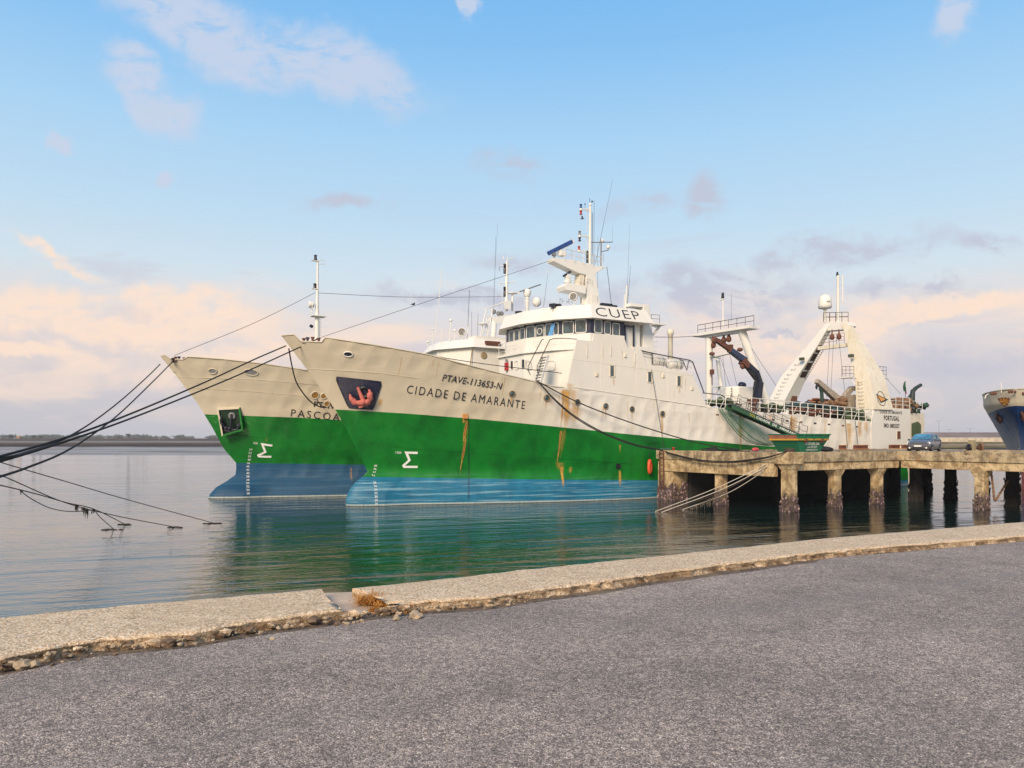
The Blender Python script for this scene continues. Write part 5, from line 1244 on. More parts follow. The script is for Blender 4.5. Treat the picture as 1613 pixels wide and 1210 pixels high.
# exhaust pipe, rafts
mb = MB(); b_ = SA(1056, 572, 2.5); t_ = SA(1056, 519, 2.5); mb.lathe(b_, [(.24, 0), (.22, t_.z-b_.z-.55), (.30, t_.z-b_.z-.5), (.31, t_.z-b_.z), (.24, t_.z-b_.z)], 14); mb.build('exhaust_pipe', M['rusty_white'], trawler)
for (x0, x1, y) in [(1024, 1046, 568.5), (1051, 1073.5, 573.5)]:
    a, b_ = SA(x0, y, 5.2), SA(x1, y+1.5, 5.2); L_ = (b_-a).length; ax = (b_-a).normalized()
    mb = MB(); mb.lathe(a, [(.05, 0), (.34, .06), (.43, .2), (.43, L_-.2), (.34, L_-.06), (.05, L_)], 20, ax); o = mb.build('life_raft', M['gloss_white'], trawler)
    for k in range(5):
        mb = MB(); mb.lathe(a+ax*(L_*(.30+.15*k)), [(.445, 0), (.445, .05), (.40, .05)], 20, ax); mb.build('band', M['grey'] if k % 2 else M['rusty_white'], o)
    mb = MB(); mb.bar(a+ax*.4-Vector((0, 0, .45)), b_-ax*.4-Vector((0, 0, .45)), .6, .1); mb.build('cradle', M['gloss_white'], o)

# ================================================================== forward gantry and knuckle crane
ga = bpy.data.objects.new('forward_gantry', None); COL.objects.link(ga); ga.parent = trawler
SG = 38.7; pN, pF = TA(1188, 515.5, SG), TA(1098, 529.5, SG)
mb = MB(); mb.bar(pN, pF, 1.5, .28); mb.bar(TA(1172, 520, SG), TA(1112, 530, SG), .7, .42); mb.build('top_platform', M['gloss_white'], ga, bevel=.03)
mb = MB(); q = TA(1117, 530, SG); mb.cyl((SG, q.y, 8.2), (SG, q.y, 15.6), .36, 16); mb.build('vertical_leg', M['gloss_white'], ga)
mb = MB(); mb.cyl(TA(1168, 520, SG), SA(1208, 636, 4.4), .40, 16, .43); mb.build('raking_leg', M['gloss_white'], ga)
mb = MB(); mb.cyl(TA(1119, 560, 40.2)+Vector((1, 0, 0)), Vector((40.6, q.y-.2, 8.2)), .22, 10); mb.build('back_strut', M['gloss_white'], ga)
railing([TA(1187.5, 513.5, SG-.7), TA(1099, 527.5, SG-.7)], 1.0, ga, M['wire'], n_rails=2, r=.024, spacing=1.1)
railing([TA(1187.5, 513.5, SG+.7), TA(1099, 527.5, SG+.7)], 1.0, ga, M['gloss_white'], n_rails=2, r=.024, spacing=1.1)
mb = MB(); mb.bar(TA(1123, 562.5, SG), TA(1152, 556, SG), .5, .12); mb.bar(TA(1123, 562.5, SG), TA(1133, 568, SG), .12, .12); mb.build('mid_platform', M['gloss_white'], ga)
railing([TA(1123, 561, SG), TA(1168, 551, SG)], .9, ga, M['gloss_white'], n_rails=3, r=.022, spacing=1.2)
for (x, y) in [(1121.5, 557.5), (1165.5, 551)]:
    mb = MB(); mb.blob(TA(x, y, SG-.5), (.24, .34, .2), 2, .1, smooth=True); mb.build('floodlight', M['rust'], ga)
for (x, y) in [(1124, 541), (1140, 533.5), (1148, 531.5)]:
    mb = MB(); c = TA(x, y, SG); mb.lathe(c-Vector((0, 0, .5)), [(.05, 0), (.24, .12), (.26, .4), (.18, .6), (.06, .8), (.04, 1.0)], 10); mb.build('pulley_block', M['rust'], ga)
mb = MB(); mb.cyl(TA(1139, 515, SG), TA(1139, 470, SG), .09, 8, .06); mb.box(TA(1137, 472, SG), (.2, .6, .08)); mb.build('light_mast', M['gloss_white'], ga)
mb = MB(); mb.lathe(TA(1138.5, 470, SG), [(.14, 0), (.16, .1), (.12, .4), (.15, .5), (.03, .6)], 10); mb.build('navigation_lamp', M['dark'], ga)
mb = MB(); mb.tube([TA(1152, 507, SG), TA(1152, 462, SG)], .016, 4); mb.build('whip_antenna', M['wire'], ga)
mb = MB()
for (x0, y0, x1, y1) in [(1122, 535, 1121.5, 600), (1133, 558, 1150, 609), (1138, 556, 1144, 618), (1149, 556, 1161, 608), (1184, 549.5, 1222, 607)]: mb.tube([TA(x0, y0, SG), TA(x1, y1, SG)], .022, 4)
mb.build('rigging_wire', M['wire'], ga)
mb = MB(); mb.box(TA(1121.5, 586, SG-.3), (.3, .35, .5)); mb.cyl(TA(1121.5, 588, SG-.3), TA(1121.5, 606, SG-.3), .05, 5); mb.build('hook_block', M['rust'], ga)
mb = MB(); mb.box(TA(1131, 609, SG), (.8, 1.0, .1)); mb.bar(TA(1134, 610, SG), TA(1128, 618, SG), .1, .2); mb.build('side_bracket', M['gloss_white'], ga)
railing([TA(1126, 608, SG), TA(1135, 608, SG)], .9, ga, M['gloss_white'], n_rails=2, r=.02, spacing=.6)
cr = bpy.data.objects.new('knuckle_crane', None); COL.objects.link(cr); cr.parent = trawler
K = lambda x, y: SA(x, y, 5.55)
mb = MB(); mb.cyl(K(1187, 648), K(1187, 631), .3, 10); mb.box(K(1186, 633), (.7, .7, .5)); mb.build('crane_base', M['rust'], cr)
mb = MB(); mb.bar(K(1192.5, 632), K(1196.5, 602), .62, .55); mb.build('crane_column', M['crane'], cr, bevel=.05)
mb = MB(); mb.cyl(K(1186.5, 628), K(1189, 604), .09, 8); mb.cyl(K(1188, 614), K(1190, 601), .14, 8); mb.build('hydraulic_ram', M['black'], cr)
mb = MB(); mb.bar(K(1197, 605), K(1190, 585), .5, .45, w2=.5, h2=.5); mb.bar(K(1191, 588), K(1175, 573), .5, .5); mb.build('inner_boom', M['crane'], cr, bevel=.04)
mb = MB(); mb.cyl(K(1189, 598), K(1174, 578), .1, 8); mb.build('hydraulic_ram', M['black'], cr)
mb = MB(); mb.box(K(1172.5, 572.5), (.85, .6, .6), 0, M=Matrix.Rotation(.6, 3, 'Y')); mb.blob(K(1169, 577), (.22, .22, .3), 2, .2, smooth=True); mb.build('knuckle_joint', M['rust'], cr)
mb = MB(); mb.bar(K(1174, 569), K(1150, 551.5), .46, .62, w2=.46, h2=.46); mb.build('outer_boom', plain('boom_blue', (.03, .045, .09), .4), cr, bevel=.04)
mb = MB(); mb.bar(K(1151, 552), K(1126, 534.5), .34, .34); mb.box(K(1150, 549), (.4, .42, .7)); mb.build('extension_boom', M['rust'], cr)
mb = MB(); mb.tube([K(1172, 566), K(1150, 546), K(1133, 534)], .04, 5); mb.build('hose', M['black'], cr)
mb = MB(); mb.blob(K(1125, 536), (.28, .24, .38), 2, .2, smooth=True); mb.build('boom_tip', M['rust'], cr)
# white winch housing, boxes on the working deck
c0 = SA(1166, 631, 3.0); rz_ = SA(1166, 610, 3.0).z
mb = MB(); pl_ = [(c0.x-1.5, c0.y-1.2), (c0.x+1.5, c0.y-1.2), (c0.x+2.0, c0.y), (c0.x+1.5, c0.y+1.5), (c0.x-1.5, c0.y+1.5), (c0.x-2.1, c0.y)]
mb.loft([Vector((a, b_, c0.z-1.2)) for a, b_ in pl_], [Vector((c0.x+(a-c0.x)*.92, c0.y+(b_-c0.y)*.9, rz_)) for a, b_ in pl_]); wv = mb.build('winch_house', M['gloss_white'], trawler, bevel=.15)
for k in range(6):
    mb = MB(); a = Vector(pl_[5]).lerp(Vector(pl_[0]), .5); mb.box((a.x-.02, a.y, c0.z-.1+k*.25), (.12, .9, .07), -.9); mb.build('vent_louvre', M['gloss_white'], wv)
mb = MB(); mb.blob(SA(1169, 607, 3), (.45, .4, .35), 2, .15, smooth=True); mb.build('vent_cowl', M['navy'], trawler)
M['net_dark'] = plain('dark_net', (.02, .05, .05), .95, 0, .6, 5, 1.0); M['net_green2'] = plain('olive_net', (.07, .10, .045), .95, 0, .6, 5, 1.0)
M['tarp_brown'] = plain('brown_gear', (.20, .11, .06), .9, 0, .5, 4, .8)
def heap(name, pts, t, mat, parent, hgt=1.0, seed=0, w=1.6, kind=None):
    rnd = random.Random(seed); mb = MB()
    for (x, y) in pts:
        c = SA(x, y, t)
        for k in range(12): mb.blob(c+Vector((rnd.uniform(-.7, .7), rnd.uniform(-.8, .8), rnd.uniform(-.4, .22)*hgt)), (w*rnd.uniform(.14, .34), w*rnd.uniform(.14, .34), hgt*rnd.uniform(.10, .24)), 2, .5, seed=seed+k+int(x), smooth=True)
    return mb.build(name, mat, parent)
zd = 7.0
def gear(name, label, cat, fn):
    r = thing(name, label, cat, A.W((0, 0, 0)), TH); fn(r); return r
gear('net_heap', 'long heap of dark teal trawl net lying behind the aft rail', 'net', lambda r: heap('netting', [(1252, 640), (1262, 640), (1272, 641), (1284, 643), (1296, 643), (1308, 645), (1318, 646)], 4.2, M['net_dark'], r, 1.2, 1))
gear('net_heap', 'olive net heap behind the rail just right of the winch house', 'net', lambda r: heap('netting', [(1205, 640), (1215, 642), (1222, 643)], 4.5, M['net_green2'], r, .9, 2))
gear('net_heap', 'olive net heap at the top of the gangway', 'net', lambda r: heap('netting', [(1128, 633), (1140, 633), (1150, 636)], 4.5, M['net_green2'], r, .8, 3))
gear('net_heap', 'green-grey net bundle against the near leg of the stern gantry', 'net', lambda r: heap('netting', [(1334, 652), (1345, 654), (1356, 655), (1367, 656)], 4.6, M['net_green2'], r, 1.5, 4))
gear('gear_heap', 'heap of brown fishing gear under the rear deck crane', 'fishing gear', lambda r: (heap('floats', [(1290, 631), (1300, 631)], 1.0, plain('orange_floats', (.34, .13, .055), .7), r, .8, 5, 1.2), heap('gear', [(1318, 648), (1328, 646), (1312, 640), (1325, 636)], 3.2, M['tarp_brown'], r, 1.7, 6)))
gear('gear_heap', 'heap of reddish gear behind the rail below the far gantry leg', 'fishing gear', lambda r: heap('gear', [(1262, 646), (1275, 649), (1290, 651), (1303, 652)], 4.9, M['rust'], r, .9, 8))
# rear cargo cranes
M['crane_grey'] = plain('worn_crane_paint', (.33, .28, .22), .7, 0, .4, 4)
rc = bpy.data.objects.new('deck_crane', None); COL.objects.link(rc); rc.parent = trawler
K2 = lambda x, y: SA(x, y, 2.5)
mb = MB(); mb.bar(K2(1322, 632), K2(1286, 600), .62, .8, w2=.45, h2=.5); mb.build('boom', M['crane_grey'], rc, bevel=.04)
mb = MB(); mb.bar(K2(1322, 655), K2(1321, 626), 1.1, 1.1); mb.build('column', plain('column_ochre', (.36, .22, .13), .7, 0, .4), rc, bevel=.05)
mb = MB(); mb.tube([K2(1286, 602), K2(1286, 608)], .05, 5); mb.blob(K2(1286, 610), (.16, .14, .25), 1, .2); mb.build('hook', M['dark'], rc)
rc2 = bpy.data.objects.new('deck_crane', None); COL.objects.link(rc2); rc2.parent = trawler
mb = MB(); mb.bar(K2(1328, 627), K2(1341, 612), .5, .55); mb.bar(K2(1341, 612), K2(1352, 612), .5, .5); mb.bar(K2(1328, 628), K2(1345, 626), .6, .6); mb.bar(K2(1337, 628), K2(1338, 650), 1.0, 1.0); mb.build('folded_boom', M['crane_grey'], rc2, bevel=.04)
mb = MB(); mb.tube([K2(1295, 632), K2(1294.5, 622), K2(1294, 616), K2(1291.5, 612)], [.19, .19, .18, .17], 8); mb.build('vent_pipe', plain('dark_green_paint', (.02, .05, .035), .6), trawler)

# ================================================================== stern gantry (A-frame)
ag = bpy.data.objects.new('stern_gantry', None); COL.objects.link(ag); ag.parent = trawler
def leg(name, levels):
    """levels: (photo row, left col, right col of the forward face, station, fore-aft depth)"""
    rings = []
    for (y, xl, xr, sf, dp) in levels:
        a, b_ = TA(xl, y, sf), TA(xr, y, sf); z = (a.z+b_.z)/2; a.z = b_.z = z
        rings.append([a, b_, b_+Vector((dp, 0, 0)), a+Vector((dp, 0, 0))])
    mb = MB(); mb.grid(rings, smooth=False, closed=True); mb.add(rings[0], [(0, 1, 2, 3)]); mb.add(rings[-1], [(3, 2, 1, 0)])
    return mb.build(name, M['rusty_white'] if name == 'near_leg' else M['gloss_white'], ag), rings
nl, nR = leg('near_leg', [(645.5, 1349, 1378, 55.5, 3.2), (645, 1349, 1378, 55.5, 3.2), (594, 1347, 1371, 56.2, 2.5), (590, 1343, 1370, 56.25, 2.4), (566, 1340, 1361.5, 56.6, 1.7), (520, 1329.5, 1340, 57.1, .9), (507, 1322, 1333.5, 57.3, .6)])
fl, fR = leg('far_leg', [(645, 1207, 1231, 55.5, 2.3), (630, 1211, 1237, 55.5, 2.1), (593, 1229.6, 1257, 56.2, 1.6), (550, 1266, 1285, 56.8, .95), (521, 1290.5, 1302, 57.1, .8), (507, 1303, 1311, 57.3, .6)])
mb = MB(); mb.prism([TA(x, y, 57.25) for x, y in [(1303, 506.5), (1334, 506.5), (1338, 513), (1331, 519), (1301, 521.5), (1296, 514)]], (1.3, 0, 0)); mb.build('crown_beam', M['gloss_white'], ag, bevel=.04)
mb = MB(); mb.bar(TA(1290, 549, 57.2), TA(1334, 543.5, 57.2), .5, .4); mb.build('cross_beam', M['rusty_white'], ag)
railing([TA(1294, 546, 57.2), TA(1330, 541, 57.2)], 1.2, ag, M['wire'], n_rails=3, r=.022, spacing=.9)
railing([TA(1297, 507, 57.2), TA(1336, 506.5, 57.2)], 1.05, ag, M['wire'], n_rails=2, r=.028, spacing=.8)
railing([TA(1298, 506, 58.4), TA(1336, 505.5, 58.4)], 1.0, ag, M['wire'], n_rails=2, r=.022, spacing=.8)
for (y, x0, x1) in [(549.5, 1280, 1287.5), (563, 1272, 1281.5), (577.5, 1264.5, 1275), (590, 1258, 1269)]:
    # lightening holes on the inner face of the far leg
    for i in range(len(fR)-1):
        z = None
    xm = (x0+x1)/2
    a = TA(x0, y, 56.6); tt = -a.y
    # inner face plane: t of the right edge at this height
    zs = [r[1].z for r in fR]; ts = [-r[1].y for r in fR]; s0s = [r[1].x for r in fR]; ds = [r[2].x-r[1].x for r in fR]
    zz = a.z; ti = float(np.interp(zz, zs, ts)); si = float(np.interp(zz, zs, s0s)); di = float(np.interp(zz, zs, ds)); dt = (float(np.interp(zz+.4, zs, ts))-float(np.interp(zz-.4, zs, ts)))
    mb = MB(); pts = [Vector((si+di*.22, -(ti-dt/2)-.02, zz-.4)), Vector((si+di*.85, -(ti-dt/2)-.02, zz-.4)), Vector((si+di*.85, -(ti+dt/2)-.02, zz+.4)), Vector((si+di*.22, -(ti+dt/2)-.02, zz+.4))]
    mb.add(pts, [(0, 1, 2, 3)]); mb.build('lightening_hole', plain('dark_opening', (.05, .025, .015), .8) if 'dark_opening' not in bpy.data.materials else bpy.data.materials['dark_opening'], fl)
mb = MB(); mb.box(TA(1246, 632, 56.5)+Vector((.4, -.1, 0)), (.9, .2, 2.0)); mb.build('leg_door', M['rust'], fl)
def leg_steps(rings, u, y_list, parent, w=.55):
    for y in y_list:
        zs = [r[0].z for r in rings]; k = None
        # height from the row at this station
        p = TA(1250 if parent is fl else 1356, y, 56.0); z = p.z
        L_ = Vector([float(np.interp(z, zs, [r[0][i] for r in rings])) for i in range(3)]); R_ = Vector([float(np.interp(z, zs, [r[1][i] for r in rings])) for i in range(3)])
        c = L_.lerp(R_, u); mb = MB(); mb.tube([c+Vector((0, w/2, -.02)), c+Vector((-.22, w/2, -.08)), c+Vector((-.22, -w/2, -.08)), c+Vector((0, -w/2, -.02))], .032, 5); mb.build('step', M['rusty_white'], parent)
order = lambda R: R[:1]+R[1:]
leg_steps(fR, .42, [624, 618, 612, 606, 600, 594, 588, 580, 573], fl); leg_steps(nR, .35, [640, 634, 628, 622, 616, 610, 604, 600], nl)
for (x, y, par) in [(1263, 565.5, fl), (1340.5, 560.5, nl)]:
    mb = MB(); c = TA(x, y, 56.0); mb.box(c, (.35, .55, .34)); mb.build('floodlight', plain('lamp_green', (.06, .07, .04), .7) if 'lamp_green' not in bpy.data.materials else bpy.data.materials['lamp_green'], ag, bevel=.04)
for (x, y) in [(1310.6, 531), (1321.5, 530.5)]:
    mb = MB(); c = TA(x, y, 57.0); mb.lathe(c-Vector((0, 0, .35)), [(.05, 0), (.27, .15), (.27, .5), (.1, .7), (.05, 1.2)], 10); mb.build('pulley_block', M['rust'], ag)
mb = MB()
for (x0, y0, x1, y1) in [(1307, 535, 1302, 628), (1313, 535, 1309, 612), (1321.5, 535, 1330, 612), (1330, 612, 1335, 702), (1395, 595, 1418, 620)]: mb.tube([TA(x0, y0, 56.8), TA(x1, y1, 56.0 if y1 < 700 else 56)], .022, 4)
mb.build('rigging_wire', M['wire'], ag)
mb = MB(); mb.tube([TA(1293, 551, 57.6), TA(1263, 598, 57.2)], .03, 4); mb.tube([TA(1297, 552, 57.6), TA(1268, 600, 57.2)], .03, 4)
for k in range(14): a = k/14; mb.tube([TA(1293-30*a, 551+47*a, 57.5), TA(1297-29*a, 552+48*a, 57.5)], .02, 4)
mb.build('inner_ladder', M['wire'], ag)
pp = TA(1334, 595, 55.6); mb = MB(); mb.box(pp, (1.2, 1.5, .12)); mb.bar(pp+Vector((0, -.5, -.1)), pp+Vector((.2, -.9, -.8)), .1, .1); mb.build('side_platform', M['gloss_white'], nl)
railing([TA(1326, 594, 55.2), TA(1345, 594, 55.0)], 1.15, ag, M['wire'], n_rails=3, r=.022, spacing=.6)
pr_ = A.S(1389, 595, 2.5); mb = MB(); mb.box(pr_, (1.6, .8, .12)); mb.build('aft_platform', M['gloss_white'], nl)
railing([A.S(1381, 595, 2.2), A.S(1396, 596, 2.2)], 1.3, ag, M['wire'], n_rails=3, r=.024, spacing=.7)
# satellite dome and mast on top
c = TA(1299.5, 508, 57.6); topz = TA(1299.5, 464, 57.6).z; bz = TA(1299.5, 486.5, 57.6).z
mb = MB(); h = topz-bz; mb.lathe((c.x, c.y, bz), [(.45, 0), (.66, .03), (.74, .12), (.75, .5), (.74, h*.55), (.66, h*.78), (.45, h*.93), (.2, h*.99), (.01, h)], 24); dm = mb.build('satellite_dome', M['gloss_white'], ag)
mb = MB(); mb.lathe((c.x, c.y, bz+.16), [(.757, 0), (.757, .03)], 24); mb.build('dome_seam', M['grey'], dm)
mb = MB(); mb.lathe(c, [(.16, 0), (.16, bz-c.z-.15), (.3, bz-c.z)], 12); mb.build('dome_pedestal', M['gloss_white'], ag)
def dome_fn(u, v): a = math.radians(-128+34*u)-TH*0; return Vector((c.x+.765*math.cos(a), c.y+.765*math.sin(a), bz+.62+.2*v))
mb = MB(); add_text(mb, 'SAILOR', dome_fn, .02); mb.build('dome_lettering', M['letter'], dm)
c = TA(1320, 507, 57.6); mb = MB(); zt4 = TA(1320, 434, 57.6).z; mb.cyl(c, (c.x, c.y, zt4), .16, 8, .12); mb.build('light_mast', M['gloss_white'], ag)
mb = MB(); mb.cyl(TA(1327.5, 477, 57.6), TA(1327.5, 434, 57.6), .08, 6)
for y in (436, 448, 460, 474): mb.tube([TA(1320, y, 57.6), TA(1328, y+.5, 57.6)], .03, 4)
for k in range(18): y = 440+k*3.6; mb.tube([TA(1317, y, 57.6), TA(1323, y, 57.6)], .022, 4)
mb.build('mast_ladder', M['gloss_white'], ag)
mb = MB(); mb.lathe(TA(1319, 434, 57.6), [(.16, 0), (.18, .06), (.12, .12), (.12, .32), (.02, .42)], 10); mb.build('navigation_lamp', M['dark'], ag)

# ---- stern block with the port of registry
sb0, sb1 = A.side(1377, 641, 6.01), A.side(1434, 644.5, 6.01)
mb = MB(); zb_ = 4.0
mb.prism([Vector((sb0[0]-.5, -6.02, float(topA(sb0[0]))-.3)), Vector((sb0[0], -6.02, sb0[1])), Vector((sb1[0], -6.02, sb1[1])), Vector((sb1[0], -6.02, 3.6)), Vector((sb0[0]-.5, -6.02, 3.6))], (0, 1.4, 0)); sblk = mb.build('stern_plating', M['gloss_white'], trawler)
mb = MB(); mb.prism([Vector((sb0[0], 4.6, sb0[1])), Vector((sb1[0], 4.6, sb1[1])), Vector((sb1[0], 4.6, 3.6)), Vector((sb0[0]-.5, 4.6, 3.6))], (0, 1.3, 0)); mb.build('stern_plating', M['gloss_white'], trawler)
def side_text(mb, body, x0, y0, x1, y1, h, t=6.05, bold=0, sp=1.0):
    a, b_, c_ = A.S(x0, y0, t), A.S(x1, y1, t), A.S(x0, y0-h, t); add_text(mb, body, quad_fn(a, b_, c_), bold, sp)
mb = MB(); side_text(mb, 'CIDADE DE AMARANTE', 1386, 651, 1421, 652.8, 4.6, bold=.012, sp=1.15); mb.build('name_lettering', M['letter'], trawler)
mb = MB(); side_text(mb, 'PORTUGAL', 1392.5, 662, 1416.5, 663.5, 7.8, bold=.03, sp=1.15); mb.build('port_lettering', M['letter'], trawler)
mb = MB(); side_text(mb, 'IMO: 8803537', 1392.5, 673.5, 1417, 674.8, 6.8, bold=.03, sp=1.15); mb.build('number_lettering', M['letter'], trawler)
c = A.S(1415.5, 685.5, 6.03); mb = MB(); mb.box(c, (.72, .05, .98)); o = mb.build('stern_window', M['rusty_white'], trawler); mb = MB(); mb.box(c+Vector((0, -.02, 0)), (.56, .05, .82)); mb.build('pane', M['rust'], o)
for x in (1333, 1341.5):
    mb = MB(); mb.bar(A.S(x, 667, 6.02), A.S(x, 705, 6.02), .05, .05); mb.build('door_edge', M['rusty_white'], trawler)
mb = MB(); mb.bar(A.S(1333, 667, 6.02), A.S(1341.5, 667.6, 6.02), .05, .05); mb.build('door_edge', M['rusty_white'], trawler)
for (x0, y0, x1, y1) in [(1330, 645, 1335, 706), (1347, 662, 1352, 706), (1026, 582, 1046, 706)]:
    mb = MB(); mb.tube([A.S(x0, y0, 6.15), A.S(x1, y1, 6.3)], .03, 4); mb.build('mooring_wire', M['wire'], trawler)
# emblem on the side face of the near leg
def leg_face(u, z):
    zs = [r[1].z for r in nR]; R_ = [float(np.interp(z, zs, [r[1][i] for r in nR])) for i in range(3)]; D_ = float(np.interp(z, zs, [r[2][0] for r in nR])); return Vector((R_[0]+(D_-R_[0])*u, R_[1]-.03, z))
zc = A.S(1390, 629.5, 4.5).z; mb = MB()
mb.tube([leg_face(.45+.22*math.cos(k*.3307), zc+.78*math.sin(k*.3307)) for k in range(20)], .03, 4, False); emb = mb.build('funnel_emblem', M['letter'], ag)
mb = MB(); mb.add([leg_face(.17, zc+.5), leg_face(.85, zc-.1), leg_face(.38, zc-.5)], [(0, 1, 2)]); mb.build('pennant', M['letter'], emb)
mb = MB(); mb.add([leg_face(.25, zc+.36)+Vector((0, -.01, 0)), leg_face(.68, zc-.08)+Vector((0, -.01, 0)), leg_face(.40, zc-.34)+Vector((0, -.01, 0))], [(0, 1, 2)]); mb.build('pennant_field', plain('emblem_orange', (.65, .28, .05), .5), emb)
# after end beyond the side plating
mb = MB(); mb.prism([(62.2, -4.2, -1), (62.2, -4.2, 8.1), (67.4, -4.2, 8.1), (67.6, -4.2, 7.2), (67.2, -4.2, 3.2), (66, -4.2, -1)], (0, 8.4, 0)); mb.build('stern_ramp_house', M['rusty_white'], trawler)
mb = MB(); q = [A.S(1436, 667, 4.25), A.S(1446, 664, 4.25), A.S(1451, 669, 4.25), A.S(1451, 688, 4.25), A.S(1436, 688, 4.25)]; mb.add(q, [(0, 1, 2, 3, 4)]); mb.build('stern_opening', M['net_green2'], trawler)
railing([A.S(1400, 643, 5.8), A.S(1433, 644.8, 5.8)], 1.25, trawler, M['gloss_white'], spacing=1.2, r=.032)
railing([A.S(1435, 648, 4.1), A.S(1453, 650, 4.1)], 1.2, trawler, M['gloss_white'], spacing=1.1, r=.032)
gear('gear_heap', 'brown crated gear behind the rail on the stern, right of the lettered gantry leg', 'fishing gear', lambda r: heap('gear', [(1408, 636), (1418, 635), (1428, 636)], 4.0, M['tarp_brown'], r, 1.9, 12))
gear('net_heap', 'dark green net drum at the very stern under the curved davit', 'net', lambda r: heap('netting', [(1438, 640), (1445, 641)], 3.2, plain('drum_green', (.02, .06, .04), .9), r, 1.7, 13))
mb = MB(); mb.tube([A.S(1438, 645, 3.5), A.S(1436.5, 628, 3.5), A.S(1438, 616, 3.5), A.S(1443, 611, 3.5), A.S(1450.5, 606.5, 3.5)], [.34, .33, .26, .22, .2], 8); mb.tube([A.S(1428, 629, 3.5), A.S(1442, 611, 3.5)], .07, 5); mb.build('stern_davit', plain('davit_dark', (.02, .035, .03), .6), trawler)
fl_ = thing('flag', 'furled green and red flag on a thin staff at the stern', 'flag', A.W(A.S(1426, 630, 3.5)), TH)
mb = MB(); mb.cyl((0, 0, -.6), (0, 0, 2.2), .03, 5); mb.build('staff', M['wire'], fl_)
mb = MB(); rows = [[Vector((-.25*math.sin(i*.6)*(1-abs(j/8-.5))-.05*i*.3, .12*math.cos(i*1.2+j*.5), 2.1-j*.14)) for i in range(5)] for j in range(9)]; mb.grid(rows); mb.build('green_cloth', plain('flag_green', (.01, .07, .03), .8), fl_)
mb = MB(); rows = [[Vector((-.2*math.sin(i*.6)+.25, .12*math.cos(i*1.2+j*.5), 1.05-j*.12)) for i in range(5)] for j in range(4)]; mb.grid(rows); mb.build('red_cloth', plain('flag_red', (.25, .02, .02), .8), fl_)

# ================================================================== second ship: upper works
def SBp(x, y, t): return B.S(x, y, t)
m2 = bpy.data.objects.new('foremast', None); COL.objects.link(m2); m2.parent = trawler2
Q = lambda x, y: SBp(x, y, 0)
mb = MB(); mb.tube([Q(499.5, 552), Q(499.5, 500), Q(499.8, 470), Q(500.5, 410)], [.24, .2, .13, .09], 10); mb.build('pole', M['gloss_white'], m2)
mb = MB(); mb.box(Q(501, 498.5), (1.3, 1.0, .08)); mb.bar(Q(495, 499), Q(489, 494), .08, .08); mb.box(Q(496.5, 411), (.7, .3, .06)); mb.box(Q(496.5, 455), (.6, .3, .06)); mb.build('platform', M['gloss_white'], m2)
for (x, y) in [(497, 406), (496, 451)]:
    mb = MB(); mb.lathe(Q(x, y+4), [(.15, 0), (.17, .08), (.13, .12), (.13, .4), (.16, .45), (.03, .52)], 10); mb.build('navigation_lamp', M['dark'], m2)
mb = MB()
for y in (410, 416): mb.tube([Q(501, y), Q(511, y), Q(513, y+3)], .025, 4)
for k in range(6): y = 502+k*5; mb.tube([Q(501, y), Q(506, y-1.5), Q(506, y+1.5), Q(501, y+1)], .02, 4)
mb.build('mast_rungs', M['gloss_white'], m2)
searchlight(m2, Q(491, 480), .30, (-.9, .2, .05))
mb = MB(); mb.box(Q(490.5, 514), (.3, .3, .22), 0, M=Matrix.Rotation(.5, 3, 'Y')); mb.build('floodlight', M['dark'], m2)
for i, (x, y) in enumerate([(272, 567), (276.5, 565), (282, 564.5), (290, 566)]):
    p = B.S(x, y+1.5, .7); mb = MB(); mb.lathe(p-Vector((0, 0, .15)), [(.13, 0), (.13, .05), (.08, .1), (.08, .26), (.14, .32), (.14, .38), (.05, .4)], 10); mb.build('fairlead_roller', M['rust'] if i % 2 else M['dark'], trawler2)
h2_ = bpy.data.objects.new('superstructure', None); COL.objects.link(h2_); h2_.parent = trawler2
# plan of the second ship's bridge from its visible corners
def pl_T(x, s): t, z = B.cross(x, 560, s); return (s, t)
c0 = B.side(746, 560, 4.6)
BPn = (c0[0], 4.6); BPl = pl_T(672, c0[0]-1.5)
zr = CZ+(HY-547)/F*B.W(ploc(BPn, 0)).y
mb = MB(); plan = [BPn, ((BPn[0]+BPl[0])/2-1.3, (BPn[1]+BPl[1])/2), BPl, (BPl[0]+3, BPl[1]-1.5), (BPn[0]+8, -4.6), (BPn[0]+8, 4.6)]
sg2 = 1 if Vector(offset(plan, .5)[1]).x < plan[1][0] else -1
mb.loft([ploc(p, 8) for p in plan], [ploc(p, zr) for p in plan]); mb.build('wheelhouse_wall', M['gloss_white'], h2_)
mb = MB(); mb.loft([ploc(p, zr-.02) for p in offset(plan, .45*sg2)], [ploc(p, zr+.85) for p in offset(plan, -.25*sg2)]); mb.build('visor', M['gloss_white'], h2_)
mb = MB(); a = SBp(748, 534, 4.2); mb.box((a.x+2.2, a.y+.8, zr+.95), (4.2, 1.6, .5)); mb.build('roof_locker', M['gloss_white'], h2_)
s, z = B.side(762, 560, 4.62); mb = MB(); mb.lathe((s, -4.62, z), [(.33, 0), (.33, .05), (.28, .05)], 16, (0, -1, 0)); o = mb.build('porthole', M['brass'], trawler2); mb = MB(); mb.lathe((s, -4.62, z), [(.28, .03), (0, .03)], 16, (0, -1, 0)); mb.build('pane', M['glass'], o)
mb = MB(); mb.bar(B.S(744, 549, 4.64), B.S(740, 580, 4.64), .15, .02); mb.build('rust_run', bpy.data.materials['ochre_rust'], trawler2)
s1 = B.side(790, 545, 4.6)[0]; mb = MB(); mb.box((s1+1.5, 0, zr-1.2), (5, 9.0, 3.2)); mb.build('aft_house', M['gloss_white'], h2_)
